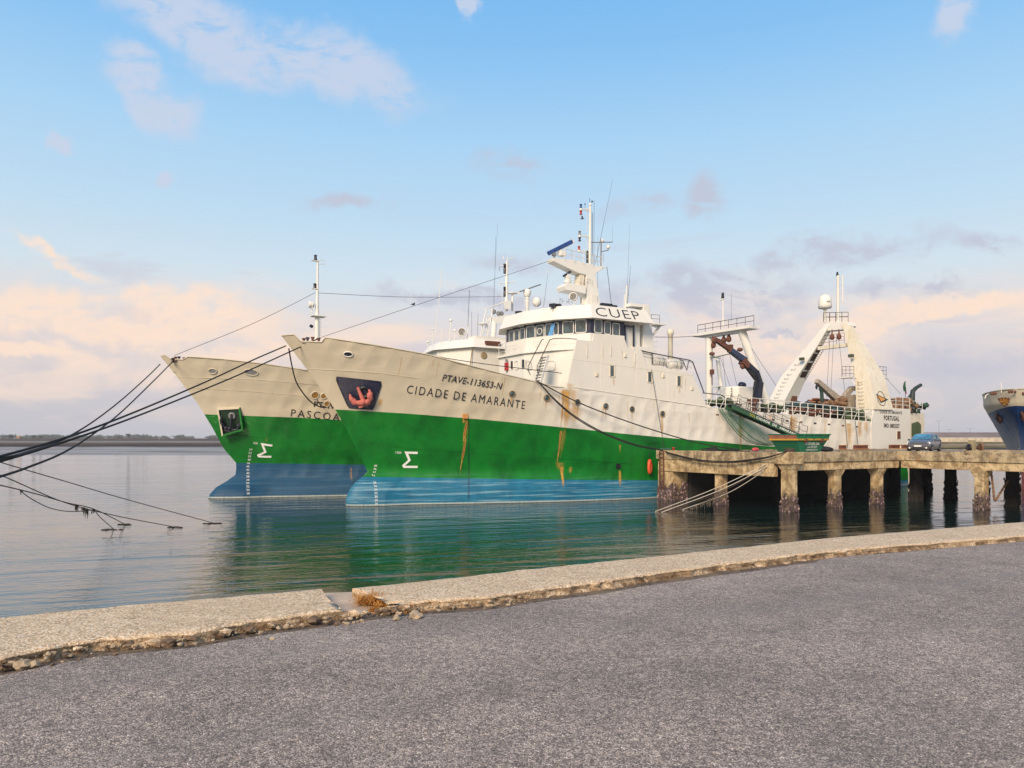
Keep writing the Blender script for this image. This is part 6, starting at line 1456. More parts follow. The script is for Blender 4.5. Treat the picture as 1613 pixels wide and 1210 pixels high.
mb = MB(); mb.box(B.S(776, 541, 4.8), (1.6, .3, .4)); mb.build('life_raft_rack', M['rust'], trawler2)
railing([B.S(768, 533, 4.2), B.S(785, 536, 4.2)], .6, trawler2, M['gloss_white'], n_rails=2, r=.02, spacing=.9)
# mast, radars, aerials
tb = 1.0; Q = lambda x, y, t=tb: SBp(x, y, t)
m3 = bpy.data.objects.new('main_mast', None); COL.objects.link(m3); m3.parent = trawler2
mb = MB(); mb.tube([Q(797.5, 490), Q(798, 440), Q(798.5, 412)], [.2, .17, .12], 8); mb.build('pole', M['gloss_white'], m3)
mb = MB(); mb.loft([Q(793, 474, 1.6), Q(806, 474, 1.6), Q(806, 474, .4), Q(793, 474, .4)], [Q(795, 487, 1.6), Q(804, 487, 1.6), Q(804, 487, .4), Q(795, 487, .4)]); mb.build('mast_base', M['gloss_white'], m3)
mb = MB()
for (x0, y0, x1, y1) in [(787, 419, 803, 418), (788, 446, 810, 445), (793, 409, 793, 404), (799, 412, 799, 405), (803, 408, 809, 407), (787, 446, 787, 450), (810, 445, 810, 442)]: mb.tube([Q(x0, y0), Q(x1, y1)], .05, 5)
mb.build('yard', M['gloss_white'], m3)
for y in (426, 462): mb = MB(); mb.lathe(Q(795, y+5), [(.14, 0), (.14, .5), (.1, .6), (.14, .65), (.14, 1.0)], 8); mb.build('navigation_lamp', M['dark'], m3)
mb = MB(); mb.tube([Q(830.5, 497, 0), Q(830.5, 466, 0)], .22, 8); mb.lathe(Q(830.5, 467, 0), [(.3, 0), (.42, .25), (.42, .65), (.2, .8)], 12); mb.build('radar_pedestal', M['gloss_white'], m3)
mb = MB(); mb.bar(Q(815, 461, 0), Q(851, 448.5, 0), .3, .14); mb.build('radar_scanner', M['grey'], m3)
mb = MB(); mb.tube([Q(807, 490), Q(807, 464)], .1, 6); mb.lathe(Q(807, 464), [(.1, 0), (.5, .1), (.5, .16), (.1, .25)], 12); mb.bar(Q(813, 462), Q(818, 461), .2, .2); mb.build('disc_aerial', M['gloss_white'], m3)
mb = MB(); mb.lathe(Q(845.5, 483, .2), [(.2, 0), (.44, .2), (.48, .5), (.42, .8), (.2, .98), (.01, 1.02)], 14); mb.build('satellite_dome', M['gloss_white'], m3)
railing([Q(808, 478, 1.5), Q(845, 486, 1.5)], .8, trawler2, M['gloss_white'], n_rails=2, r=.022, spacing=1.2)
tw = bpy.data.objects.new('lattice_tower', None); COL.objects.link(tw); tw.parent = trawler2
mb = MB()
for (x0, y0, x1, y1) in [(756, 532, 766, 486), (768, 532, 776, 487), (766, 486, 795, 476), (765, 499, 775, 499), (762, 512, 772, 512), (758, 522, 770, 523), (757, 531, 772, 500), (768, 532, 767, 500), (778, 505, 795, 503)]: mb.tube([Q(x0, y0), Q(x1, y1)], .055, 5)
mb.build('struts', M['gloss_white'], tw)
mb = MB(); mb.cyl(Q(777, 532), Q(779, 504), .28, 10); mb.bar(Q(776, 506), Q(800, 501), .5, .7); mb.build('goalpost', M['gloss_white'], tw)
for (x, y) in [(778, 491), (785, 494), (790, 494)]: mb = MB(); mb.blob(Q(x, y), (.25, .22, .3), 1, .2); mb.build('floodlight', M['grey'], tw)
mb = MB(); mb.lathe(Q(760, 511), [(.05, -.1), (.5, 0), (.5, .08), (.05, .15)], 12); mb.tube([Q(760, 511), Q(757, 530)], .05, 5); mb.build('disc_aerial', M['gloss_white'], tw)
for (x0, y0, x1, y1, r) in [(686, 525, 696.5, 423, .03), (737, 515, 739.5, 457, .022), (743, 532, 743, 492, .015), (752, 532, 753, 494, .015), (778, 490, 781, 374, .012), (776, 490, 784, 352, .009), (682, 545, 681, 515, .04), (674, 549, 674, 540, .05), (694, 540, 696, 518, .03), (708, 537, 710, 508, .05), (716, 535, 716.5, 524, .04), (736, 532, 738, 511, .045), (787, 420, 786.5, 427, .02), (791, 487, 791, 458, .03)]:
    t = 2.0 if x0 < 760 else 1; mb = MB(); mb.tube([SBp(x0, y0, t), SBp(x1, y1, t)], r, 5); mb.build('whip_antenna', M['gloss_white'] if r > .025 else M['wire'], trawler2)
for (x, y, r) in [(710, 505.5, .18), (716.5, 521.5, .17), (674, 539.5, .14), (681, 519, .1)]: mb = MB(); mb.lathe(SBp(x, y, 2)-Vector((0, 0, r*.6)), [(r*.3, 0), (r, r*.6), (r, r*1.0), (r*.5, r*1.7), (.01, r*1.8)], 10); mb.build('antenna_dome', M['gloss_white'], trawler2)
searchlight(trawler2, SBp(728, 524, 2), .40, (-.5, -.75, .1))

# faint plate seams on the superstructure side
for pts in ([(902, 566), (990, 578), (1092, 592)], [(948, 541), (946, 611)], [(1003, 553), (1002, 620)], [(1052, 582), (1052, 628)]):
    mb = MB(); mb.tube([A.S(x, y, 5.995) for x, y in pts], .014, 4); mb.build('weld_seam', M['white'], sup)
# scuppers, small pipes and cleats along the aft side
for i, x in enumerate(range(1130, 1372, 22)):
    y = 643+(x-1114)*.086+9; c = A.S(x, y, 6.0); mb = MB(); mb.box(c, (.34, .05, .12)); mb.build('scupper', M['rust'] if i % 3 == 0 else M['dark'], trawler)
for (x, y0, y1) in [(1000, 556, 571), (962, 545, 560), (925, 545, 562)]:
    mb = MB(); mb.tube([A.S(x, y0, 6.05), A.S(x, y1, 6.05)], .03, 5); mb.build('vent_pipe', M['gloss_white'], sup)
for (x, y) in [(985, 560), (1045, 592), (940, 590), (1090, 612)]:
    mb = MB(); mb.box(A.S(x, y, 6.04), (.22, .1, .3)); mb.build('bulkhead_lamp', M['rusty_white'], sup, bevel=.02)
# ================================================================== blue ship beyond the trestle
th3 = math.radians(49); o3 = at(1609, HY, 75.5); C3 = Frame(o3.x, o3.y, th3)
class Hull3(Hull):
    def __init__(h, fr):
        h.fr = fr; h.dz = 0; h.zt = [-2, 0, 1.5, 3, 4.5, 6, 7.5, 8.6, 9.9]; h.st = [.3, 0, -.1, -.35, -.9, -1.7, -2.7, -3.3, -3.7]
    def b(h, s, z):
        s = np.asarray(s, float); z = np.asarray(z, float); k = np.clip((z-.5)/8.0, 0, 1)
        L = 36-29*k**.9; e = 1.75-1.2*k**1.0; u = np.clip((s-h.stem(z))/L, 0, 1); return 3.75*np.sin(np.pi/2*u)**e
H3 = Hull3(C3)
M['b3'] = paint('deep_blue_hull', (0.007, 0.03, 0.115), .35, .3, (.006, .02, .06), False, .3); M['b3c'] = paint('faded_cream_hull', (.50, .44, .33), .45, .35, (.3, .3, .27), False, .4); M['b3r'] = paint('red_underwater', (.22, .035, .025), .6, .4, (.12, .03, .02), False, .3)
blue = thing('cargo_ship', 'dark blue ship with a cream bow and shield badge at the right edge', 'ship', (C3.ox, C3.oy, 0), th3)
top3 = lambda s: 9.9-.045*np.clip(np.asarray(s, float)+3.7, 0, 40)+0.0; mid3 = lambda s: 8.4-.35*np.clip((np.asarray(s, float)+3.3)/4, 0, 1)**.5-.045*np.clip(np.asarray(s, float)+3.3, 0, 40)
low3 = lambda s: np.full_like(np.asarray(s, float), 1.9)
build_hull(H3, top3, mid3, low3, [], 45, [M['b3r'], M['b3'], M['b3c']], blue, 220, 0, upright=False)
mb = MB(); rows = []
for s in np.linspace(-3.5, 45, 60): z = float(top3(s))-.8; bb_ = max(.02, float(H3.b(s, z))-.05); rows.append([(s, -bb_, z), (s, bb_, z)])
mb.grid(rows); mb.build('deck', M['deckc'], blue)
mb = MB()
for sg in (-1, 1): mb.tube([Vector((s, sg*float(H3.b(s, top3(s))), float(top3(s))+.03)) for s in np.concatenate([np.linspace(-3.69, -2, 30), np.linspace(-1.9, 20, 60)])], .06, 5)
mb.build('rail_cap', M['b3c'], blue)
def H3P(x, y, off=.05, sg=-1):
    # nearest-side photo point on the bow: march along the ray until it meets either side
    u, v = (x-CX)/F, (HY-y)/F
    for k in range(3000):
        dd_ = 66+k*.006; w = Vector((u*dd_, dd_, CZ+v*dd_)); l = C3.L(w)
        if l.x > float(H3.stem(l.z)) and abs(l.y) < float(H3.b(l.x, l.z)): return w, l
    return w, l
def on3(x, y, off=.06):
    w, l = H3P(x, y); return l+(C3.L(Vector((0, 0, CZ)))-l).normalized()*off
# shield badge built as a fan of rays
sh = [(1572.5, 628.5), (1578, 627.3), (1584, 627), (1589.5, 628.5), (1589, 633), (1586.5, 637), (1582.5, 640), (1577, 635.5)]
c3 = on3(1582, 633, .09); ring3 = [on3(*q, .08) for q in sh]
mb = MB(); mb.add([on3(1582, 633, .05)]+[on3(1582+(x-1582)*1.14, 633+(y-633)*1.14, .05) for x, y in sh], [(0, i+1, (i+1) % 8+1) for i in range(8)]); bdg = mb.build('shield_badge', plain('badge_brown', (.16, .03, .02), .6), blue)
mb = MB(); ry = []
for i in range(8):
    a, b_ = ring3[i], ring3[(i+1) % 8]; mb.add([c3, a.lerp(b_, .2), a.lerp(b_, .75)], [(0, 1, 2)])
mb.build('badge_rays', plain('badge_gold', (.62, .28, .03), .5), bdg)
for (x, y) in [(1573, 658), (1612, 655)]:
    o = bpy.data.objects.new('anchor', None); COL.objects.link(o); o.parent = blue
    p = on3(x, y, .2); mb = MB(); mb.blob(p+Vector((0, 0, .1)), (.22, .26, .4), 2, .3, seed=3); mb.build('recess', M['dark'], o)
    mb = MB(); mb.tube([on3(x-3, y-6, .25), on3(x, y+2, .5), on3(x+2, y+7, .5)], [.1, .13, .18], 7); mb.blob(on3(x+1, y+4, .4), (.18, .25, .22), 2, .3, seed=5); mb.blob(on3(x+3, y+1, .4), (.12, .15, .26), 2, .3, seed=6); mb.build('flukes', M['rust'], o)
for k_, y in enumerate((706.5, 710, 713.5)):
    mb = MB(); p = on3(1603.8, y+1, .04); q1 = on3(1606.2, y+1, .04); q2 = on3(1603.8, y-1.2, .04); add_text(mb, str(58-2*k_), quad_fn(p, q1, q2), .03); mb.build('draught_mark', M['letter_white'], blue)
for i, (x, y) in enumerate([(1562, 620.5), (1565, 620), (1568, 619.5), (1590, 617.5), (1594, 617), (1599, 617.5), (1612, 620)]):
    w = at(x, y, 72.5); mb = MB(); mb.blob(C3.L(w), (.12, .12, .16), 2, .1, smooth=True, seed=i); mb.build('fairlead_roller', M['rust'], blue)
mb = MB(); mb.cyl(C3.L(at(1577.5, 619, 74)), C3.L(at(1577, 602, 74)), .05, 6); mb.build('jackstaff', M['gloss_white'], blue)
mb = MB(); mb.tube(spline([C3.L(at(*q)) for q in [(1578.5, 618, 73), (1581, 616, 73), (1586, 615, 73), (1594, 616, 73), (1597, 618, 73)]], 4), .04, 5); mb.build('bow_rail', M['wire'], blue)
mb = MB()
for q in ([(1551, 628, 74), (1553, 623, 74), (1557, 620.5, 74)], [(1552, 627, 74), (1553.5, 622, 74)]): mb.tube([C3.L(at(*a)) for a in q], .04, 4)
mb.build('side_rail', M['gloss_white'], blue)

# ================================================================== ropes
def rope(name, label, pts, r, mat, seg=7, n=12, cat='rope', group=None):
    pts = [Vector(p) for p in pts]; o = pts[0].copy(); mb = MB(); mb.tube([p-o for p in spline(pts, n)], r, seg)
    e = mb.build(name, M[mat]); e.location = o; tag(e, label, cat, group); return e
bol = Vector((-9.6, 3.2, 3.85))
def R3(path): return [at(*p) for p in path]
bowA = A.W(A.S(450, 545, .6)); chA = A.W(A.S(493, 537, .8)); bowB = A.W((0, 0, 0))
rope('mooring_rope', 'upper thick black rope from the very tip of the nearer bow running down left', R3([(450, 545, 55.8), (400, 566.5, 51), (330, 599, 46), (220, 646, 37), (120, 684, 30.5), (0, 719, 23.5), (-160, 755, 16.5)])+[bol], .046, 'rope')
rope('mooring_rope', 'thick black rope from the rollers in the nearer bow notch running down left', R3([(496, 536, 57.4), (493, 537.5, 57), (400, 580, 51), (330, 610, 46), (220, 654, 38), (120, 690, 31), (0, 727, 24), (-160, 768, 17)])+[bol+Vector((.1, 0, .05))], .046, 'rope')
rope('mooring_rope', 'black rope from the tip of the farther bow, upper of its pair', R3([(252, 574, 63.2), (236, 590, 59), (195, 627, 50), (150, 662, 42), (100, 692, 34), (40, 713, 27), (0, 723, 23.5), (-170, 762, 16)])+[bol+Vector((.05, .1, .1))], .043, 'rope')
rope('mooring_rope', 'black rope from the rollers of the farther bow, sagging lowest at the left edge', R3([(279, 565, 64.8), (275, 567, 64.3), (240, 602, 55), (190, 650, 45), (145, 685, 38), (100, 713, 32), (50, 734, 27.5), (0, 751, 23.5), (-170, 800, 16)])+[bol+Vector((.1, .1, 0))], .043, 'rope')
rope('mooring_rope', 'black rope loop hanging in front of the farther bow lettering', R3([(455, 549, 56), (459, 572, 56.6), (466, 600, 57.3), (478, 620, 58), (492, 635, 58.7), (505, 641, 59), (514, 641.5, 59.3)]), .05, 'rope')
rope('mooring_rope', 'short black rope end dropping from the far rail to the hanging loop', R3([(490, 596, 66), (495, 616, 66), (502, 635, 66), (511, 641, 66)]), .035, 'rope')
# anchor chain style lines into the water at the left
lines = [('brown line slanting from the left edge to the water nearest the bows', [(-60, 707, 30), (0, 728, 31), (100, 757.5, 34.5), (200, 787, 39.5), (335, 823.7, 46.2)], .022),
         ('brown line reaching the water left of its longer neighbour', [(-60, 733, 26), (0, 748.5, 28), (100, 791, 33), (180, 812, 36.5), (275, 830.3, 44)], .022),
         ('weed-hung brown line dipping to the water in front of the others', [(-40, 758, 24), (0, 764.5, 25.5), (60, 779, 28.5), (105, 792, 31.5), (150, 803, 34.5), (197, 826, 45.3)], .022),
         ('slack brown line hanging in a bow below the weed-hung line', [(32, 773, 27), (48, 785, 28), (75, 799, 30), (100, 805, 31.5), (128, 805.5, 32.8), (147, 803, 34.3)], .018),
         ('short brown line dropping steeply from the knot to the water', [(148, 802, 34.4), (158, 815, 37), (179, 833.5, 43)], .02)]
for lab, p, r in lines: rope('mooring_line', lab, R3(p), r, 'rope_brown', 5)
mb = MB(); rnd = random.Random(9)
for x, y, dd_, n, l in [(121, 796, 32.8, 26, .32), (131, 800, 33.3, 20, .22), (134, 801, 33.5, 8, .5), (147, 803, 34.3, 10, .22), (33, 773, 27, 6, .18), (137, 803, 33.6, 6, .3)]:
    c = at(x, y, dd_)
    for i in range(n):
        a = c+Vector((rnd.uniform(-.07, .07), rnd.uniform(-.05, .05), .02)); mb.tube([a, a+Vector((rnd.uniform(-.03, .03), 0, -l*rnd.uniform(.3, 1)))], rnd.uniform(.008, .016), 3)
tag(mb.build('seaweed', plain('dark_weed', (.035, .028, .018), .9)), 'dark strands of seaweed hanging from the brown mooring line', 'seaweed')
for (x, y, w, lab) in [(336, 824, .5, 'scrap of weed afloat where the longest brown line enters the water'), (272, 830.5, .45, 'knot of weed afloat where the middle brown line enters the water'), (178, 834, .5, 'floating weed patch where the steep short line meets the water'), (197, 826, .3, 'thin weed scrap afloat beside the weed-hung line end')]:
    p = on_z(x, y, .02); mb = MB()
    for k in range(7): mb.blob((rnd.uniform(-w, w), rnd.uniform(-.2, .2), 0), (rnd.uniform(.12, .3), .08, .035), 1, .3, seed=k+x)
    o = mb.build('floating_weed', bpy.data.materials['dark_weed']); o.location = p; tag(o, lab, 'seaweed')
# stern and spring lines to the jetty
deckZ = DZ+.2
rope('mooring_rope', 'black spring line from the bulwark passing a porthole down to the jetty deck', [A.W(A.S(845, 600, 6.15)), A.W(A.S(909, 633, 6.5)), A.W(A.S(980, 661, 7)), A.W(A.S(1050, 684, 7.6)), at(1110, 700, 64), at(1165, 708.5, 62.5)], .05, 'rope')
for k, (dy_, lab) in enumerate([(0, 'upper of two black lines sagging from the bulwark to the jetty corner'), (4, 'lower of two black lines sagging from the bulwark to the jetty corner')]):
    rope('mooring_rope', lab, [A.W(A.S(848, 601, 6.2)), A.W(A.S(872, 627+dy_*.4, 6.6)), A.W(A.S(905, 655+dy_*.6, 7)), A.W(A.S(950, 681+dy_*.5, 7.6)), A.W(A.S(1000, 700+dy_*.4, 8.4)), A.W(TA(1042, 709+dy_*.2, S0-.3)), A.W(TA(1056, 714+dy_*.3, S0-.45)), A.W(TA(1100, 724+dy_*.5, S0-.5)), A.W(TA(1150, 727+dy_*.5, S0-.5)), A.W(TA(1200, 721.5+dy_*.3, S0-.45)), A.W(TA(1225, 716, S0-.4)), A.W(TA(1240, 711.5, S0-.1))], .045, 'rope')
for k, (x0, y0, x1, y1, lab) in enumerate([(1242, 713, 1032, 806, 'topmost pale rope from the jetty corner down into the water'), (1246, 714, 1042, 807, 'second pale rope from the jetty corner down into the water'), (1238, 717, 1050, 806.5, 'third pale rope, brownish at its middle, from the jetty corner into the water'), (1232, 722, 1075, 803, 'lowest pale rope from the jetty corner, weed along its foot')]):
    a, b_ = at(x0, y0, 54.6), on_z(x1, y1, .0); m_ = (a+b_)/2-Vector((0, 0, .25+.08*k)); rope('pale_rope', lab, [a, m_, b_], .024, 'rope_white' if k != 2 else 'rope_brown')
mb = MB(); rnd = random.Random(21)
for i in range(90):
    k = rnd.random(); a, b_ = at(1232, 722, 54.3), on_z(1075, 803, 0); p = a.lerp(b_, .62+.4*k)-Vector((0, 0, .2)); p = p if p.z > .05 else Vector((p.x, p.y, .05)); l = min(p.z-.02, rnd.uniform(.1, .6)*(1.2-k*.4)); mb.tube([p, p+Vector((rnd.uniform(-.04, .04), 0, -max(.03, l)))], .016, 3)
tag(mb.build('seaweed', plain('grey_weed', (.16, .13, .10), .9)), 'grey weed fringe hanging from the pale ropes below the jetty', 'seaweed')
mb = MB(); c = at(1243, 713, 54.8)
for k in range(5): mb.tube([c+Vector((.35*math.cos(a*.6+k), .3*math.sin(a*.6+k)-.1, .03+.05*k+.04*math.sin(a*1.7+k))) for a in range(12)], .04, 5)
tag(mb.build('rope_coil', M['rope_brown']), 'tangled brown rope coil at the jetty corner', 'rope')
# stays from bow to mast
rope('stay_wire', 'thin wire from the nearer bow up to the radar arm on the mast', [A.W(A.S(497, 534.5, .3)), A.W(A.S(646, 484, .9)), A.W(A.S(866, 411, 1.2))], .016, 'wire', 4)
rope('stay_wire', 'thin wire from the farther bow up to its foremast', [B.W(B.S(275, 560, .2)), B.W(B.S(400, 509, .1)), B.W(B.S(497, 461, 0))], .02, 'wire', 4)
rope('stay_wire', 'thin wire from the foremast back to the second mast', [B.W(B.S(500, 461.5, 0)), B.W(B.S(640, 468, .5)), B.W(B.S(795, 467.5, 1))], .02, 'wire', 4)
rope('stay_wire', 'thin wire from the bridge pillar to the forward gantry platform', [A.W(A.S(1026, 531, 5)), A.W(A.S(1070, 531, 3.5)), A.W(TA(1100, 529, SG))], .025, 'wire', 4)
rope('mooring_line', 'thin dark line along the foredeck bulwark up to the bridge deck', [A.W(A.S(670, 559, 4.0)), A.W(A.S(760, 573, 5.4)), A.W(A.S(885, 588, 5.9))], .03, 'rope', 5)
for (x, y, fr, lab) in [(651, 482, A, 'small bird perched on the wire rising to the radar mast'), ]:
    c = fr.W(fr.S(x, y-1, .9)); o = thing('bird', lab, 'bird', c); mb = MB(); mb.blob((0, 0, .08), (.13, .08, .09), 2, .1, smooth=True); mb.blob((.1, 0, .17), (.06, .05, .055), 1, .05, smooth=True); mb.blob((-.16, 0, .05), (.1, .03, .02), 1, .05); mb.build('body', M['dark'], o)
c = A.W(A.S(917, 344.5, 1)); o = thing('bird', 'gull gliding just left of the radar mast', 'bird', c)
mb = MB(); mb.blob((0, 0, 0), (.2, .07, .07), 2, .05, smooth=True); mb.build('body', M['grey'], o)
for s_ in (-1, 1): mb = MB(); mb.add([(.1, 0, .02), (-.05, 0, .02), (-.12, s_*.45, .1), (.02, s_*.4, .12)], [(0, 1, 2, 3)]); mb.add([(.1, 0, .035), (-.05, 0, .035), (-.12, s_*.45, .115), (.02, s_*.4, .135)], [(0, 1, 2, 3)]); mb.build('wing', M['grey'], o)

# ================================================================== gangway, net, buoy
gw = thing('gangway', 'dark green boarding gangway with rope rails sloping from the trawler to the jetty', 'gangway', A.W((0, 0, 0)), TH)
ga0 = A.S(1143, 641, 6.5); ga1 = A.S(1262, 694, 7.4); ga1.z = max(ga1.z, DZ+.25)
dirg = (ga1-ga0).normalized(); sideg = Vector((0, -1, 0)); upg = Vector((-dirg.z, 0, dirg.x)).normalized()
upg = upg if upg.z > 0 else -upg
M['gw_green'] = plain('gangway_green', (.03, .09, .04), .5, 0, .3); M['gw_grey'] = plain('gangway_tread', (.09, .09, .11), .6)
mb = MB()
for k in (0, 1): mb.bar(ga0+sideg*k*.8, ga1+sideg*k*.8, .09, .42)
mb.build('side_beam', M['gw_green'], gw); mb = MB(); mb.bar(ga0+sideg*.4+upg*.23, ga1+sideg*.4+upg*.23, .98, .05); mb.build('tread', M['gw_grey'], gw)
L_ = (ga1-ga0).length; tops = {0: [], 1: []}
for i in range(9):
    for k in (0, 1):
        p = ga0+dirg*(.4+i*(L_-.8)/8)+sideg*(k*.9-.05)+upg*.2; q = p+Vector((.25, 0, 1.05)); mb = MB(); mb.cyl(p, q, .03, 5); mb.build('stanchion', M['wire'], gw); tops[k].append((p, q))
for k in (0, 1):
    for h in (.5, 1.0):
        pts = []
        for i, (p, q) in enumerate(tops[k]):
            a = p.lerp(q, h); 
            if i: pts.append((pts[-1]+a)/2-Vector((0, 0, .12)))
            pts.append(a)
        mb = MB(); mb.tube(spline(pts, 3), .02, 4); mb.build('rope_rail', M['rope_brown'], gw)
mb = MB(); fn = quad_fn(ga0.lerp(ga1, .30)+sideg*.86-upg*.11, ga0.lerp(ga1, .86)+sideg*.86-upg*.11, ga0.lerp(ga1, .30)+sideg*.86+upg*.12); add_text(mb, 'CIDADE  DE  AMARANTE', fn, .02, 1.1); mb.build('gangway_lettering', M['letter_white'], gw)
mb = MB()
for k in range(6): mb.box(ga0.lerp(ga1, .22+.012*k)+sideg*.86+upg*(.07*(-1)**k), (.1, .02, .08))
mb.build('yellow_mark', plain('yellow_paint', (.6, .48, .05), .6), gw)
# safety net: threads
nt_ = thing('safety_net', 'translucent green safety net hanging under the gangway', 'net', A.W((0, 0, 0)), TH)
tl, tr, bl, br_ = A.S(1131, 643, 6.2), A.S(1168, 648, 6.5), A.S(1210, 702, 7.5), A.S(1220, 702, 7.7)
def net_pt(u, v):
    # v along the drop, u across
    top_ = tl.lerp(tr, u); bot = bl.lerp(br_, u); p = top_.lerp(bot, v); sag = math.sin(math.pi*v)*(1.35-1.0*u); p = p+Vector((-.55*sag*(1-.4*u), -.5*math.sin(math.pi*v), -.75*sag)); return p+Vector((.06*math.sin(u*23+v*4), .12*math.sin(u*17), 0))
mb = MB()
for i in range(27): mb.tube([net_pt(i/26, k/18) for k in range(19)], .008, 3)
for k in range(1, 34): mb.tube([net_pt(i/20, k/34) for i in range(21)], .009, 3)
mb.build('mesh_threads', M['net'], nt_)
nm_, nn_, nb_ = new_mat('sheer_netting'); nb_.inputs['Base Color'].default_value = (.05, .24, .16, 1); nb_.inputs['Roughness'].default_value = .9; nb_.inputs['Alpha'].default_value = .22
mb = MB(); mb.grid([[net_pt(i/20, k/24)+Vector((0, .02, 0)) for i in range(21)] for k in range(25)]); mb.build('sheer_sheet', nm_, nt_)
mb = MB()
for u in (0, .16, .42): mb.tube([net_pt(u, k/18)+Vector((0, -.03, 0)) for k in range(19)], .028, 4)
mb.build('edge_rope', plain('net_rope', (.02, .10, .06), .9), nt_)
by = thing('buoy', 'orange plastic ring buoy hanging between the trawler and the jetty ladder', 'buoy', A.W((S0-.55, -T0+.35, 2.75)), TH+.5)
mb = MB(); ringp = [Vector((.22*math.cos(k*.3307), 0, .52*math.sin(k*.3307))) for k in range(20)]; mb.tube(ringp, .14, 8, False); mb.build('ring', M['orange'], by)
mb = MB(); mb.tube([(0, 0, .55), (.1, .1, 1.2)], .03, 5); mb.build('lanyard', M['rope'], by)

# ================================================================== things on the jetty
def jl(x, y, z=DZ):  # jetty-local point from a photo point on deck height
    return A.L(on_z(x, y, z))
# skip container
sk = thing('skip', 'green waste skip with a yellow band and brown rusty inside on the jetty edge', 'skip', A.W((31.5, -16.1, DZ+.03)), TH); sk.scale = (1.08, 1.35, 1)
def skip_build(root):
    # local frame turned so that one long side and one end face the camera
    ax = math.radians(2); R_ = Matrix.Rotation(ax, 3, 'Z'); Lx, Wy, H = 3.9, 1.9, 1.42
    corner = Vector((0, 0, 0))
    def P(x, y, z): v = R_ @ Vector((x, y, z)); return v
    def sec(z, ex, w): return [P(-Lx/2+ex, -w/2, z), P(Lx/2-ex, -w/2, z), P(Lx/2-ex, w/2, z), P(-Lx/2+ex, w/2, z)]
    rings = [sec(0, .85, 1.5), sec(.95, .22, 1.82), sec(1.05, .15, 1.86)]
    M['skip'] = paint('skip_green', (.015, .17, .085), .5, .5, (.03, .09, .04), False, .5, chips=.5); M['skip_y'] = paint('skip_yellow', (.50, .28, .03), .6, .4, (.2, .08, .03), False, .5, chips=.8); M['skip_in'] = plain('skip_inside', (.28, .10, .055), .85, 0, .4, 3)
    mb = MB(); mb.grid(rings[:2], smooth=False, closed=True); mb.add(rings[0], [(0, 1, 2, 3)]); mb.build('body', M['skip'], root)
    inn_ = [[p+Vector((0, 0, .05))*1 for p in sec(.05, .95, 1.4)], sec(1.05, .2, 1.8)]; mb = MB(); mb.grid(inn_, smooth=False, closed=True); mb.add(inn_[0], [(3, 2, 1, 0)]); mb.build('inside', M['skip_in'], root)
    for (z, ex, w, m_, nm, th_, hh) in [(1.0, .17, 1.88, 'skip_y', 'band', .1, .13)]:
        s_ = sec(z, ex, w); mb = MB()
        for i in range(4): mb.bar(s_[i], s_[(i+1) % 4], th_, hh)
        mb.build(nm, M[m_], root)
    up = sec(1.06, .14, 1.9); tp_ = sec(1.40, .02, 1.98)
    mb = MB(); mb.grid([[up[3], up[0], up[1], up[2], up[3]][1:], [tp_[3], tp_[0], tp_[1], tp_[2], tp_[3]][1:]], smooth=False); mb.build('upper_plate', M['skip'], root)
    mb = MB(); mb.grid([[p+Vector((0, -.02, 0)) for p in (up[2], up[3])], [p+Vector((0, -.02, 0)) for p in (tp_[2], tp_[3])]], smooth=False); mb.build('inner_plate', M['skip_in'], root)
    mb = MB()
    for i in range(3): mb.bar(tp_[i], tp_[(i+1) % 4], .09, .08)
    mb.build('rim', M['skip'], root)
    for i, (x, f_) in enumerate([(-1.1, -1), (0, -1), (1.1, -1)]):
        mb = MB(); mb.bar(P(x, -.97, 1.05), P(x, -1.02, 1.4), .1, .08); mb.build('rib', M['skip'], root)
    for x in (-.9, .9):
        mb = MB(); mb.cyl(P(x, -.98, .92), P(x, -1.14, .92), .1, 8); mb.bar(P(x, -.96, .75), P(x, -.98, 1.05), .18, .06); mb.build('lifting_lug', M['rust'], root)
    def fn(x0, x1, z0, z1):
        def f(u, v):
            z = z0+(z1-z0)*v; w = 1.5+(1.82-1.5)*z/.95; return P(x0+(x1-x0)*u, -w/2-.015, z)
        return f
    mb = MB(); add_text(mb, 'MULTI-CEEL LDA', fn(-.75, .85, .56, .76), .02); add_text(mb, '234 397 537', fn(-.45, .65, .34, .47), .02); add_text(mb, 'TELM. 962 076 519', fn(-.55, .75, .14, .26), .02); mb.build('skip_lettering', M['letter_white'], root)
skip_build(sk)
mb = MB(); mb.blob((0, 0, .2), (.5, .4, .28), 2, .25); o = mb.build('rubbish_bag', M['black']); o.location = A.W(jl(1302, 712, DZ)); tag(o, 'dark rubbish bag slumped at the right foot of the skip', 'rubbish bag')

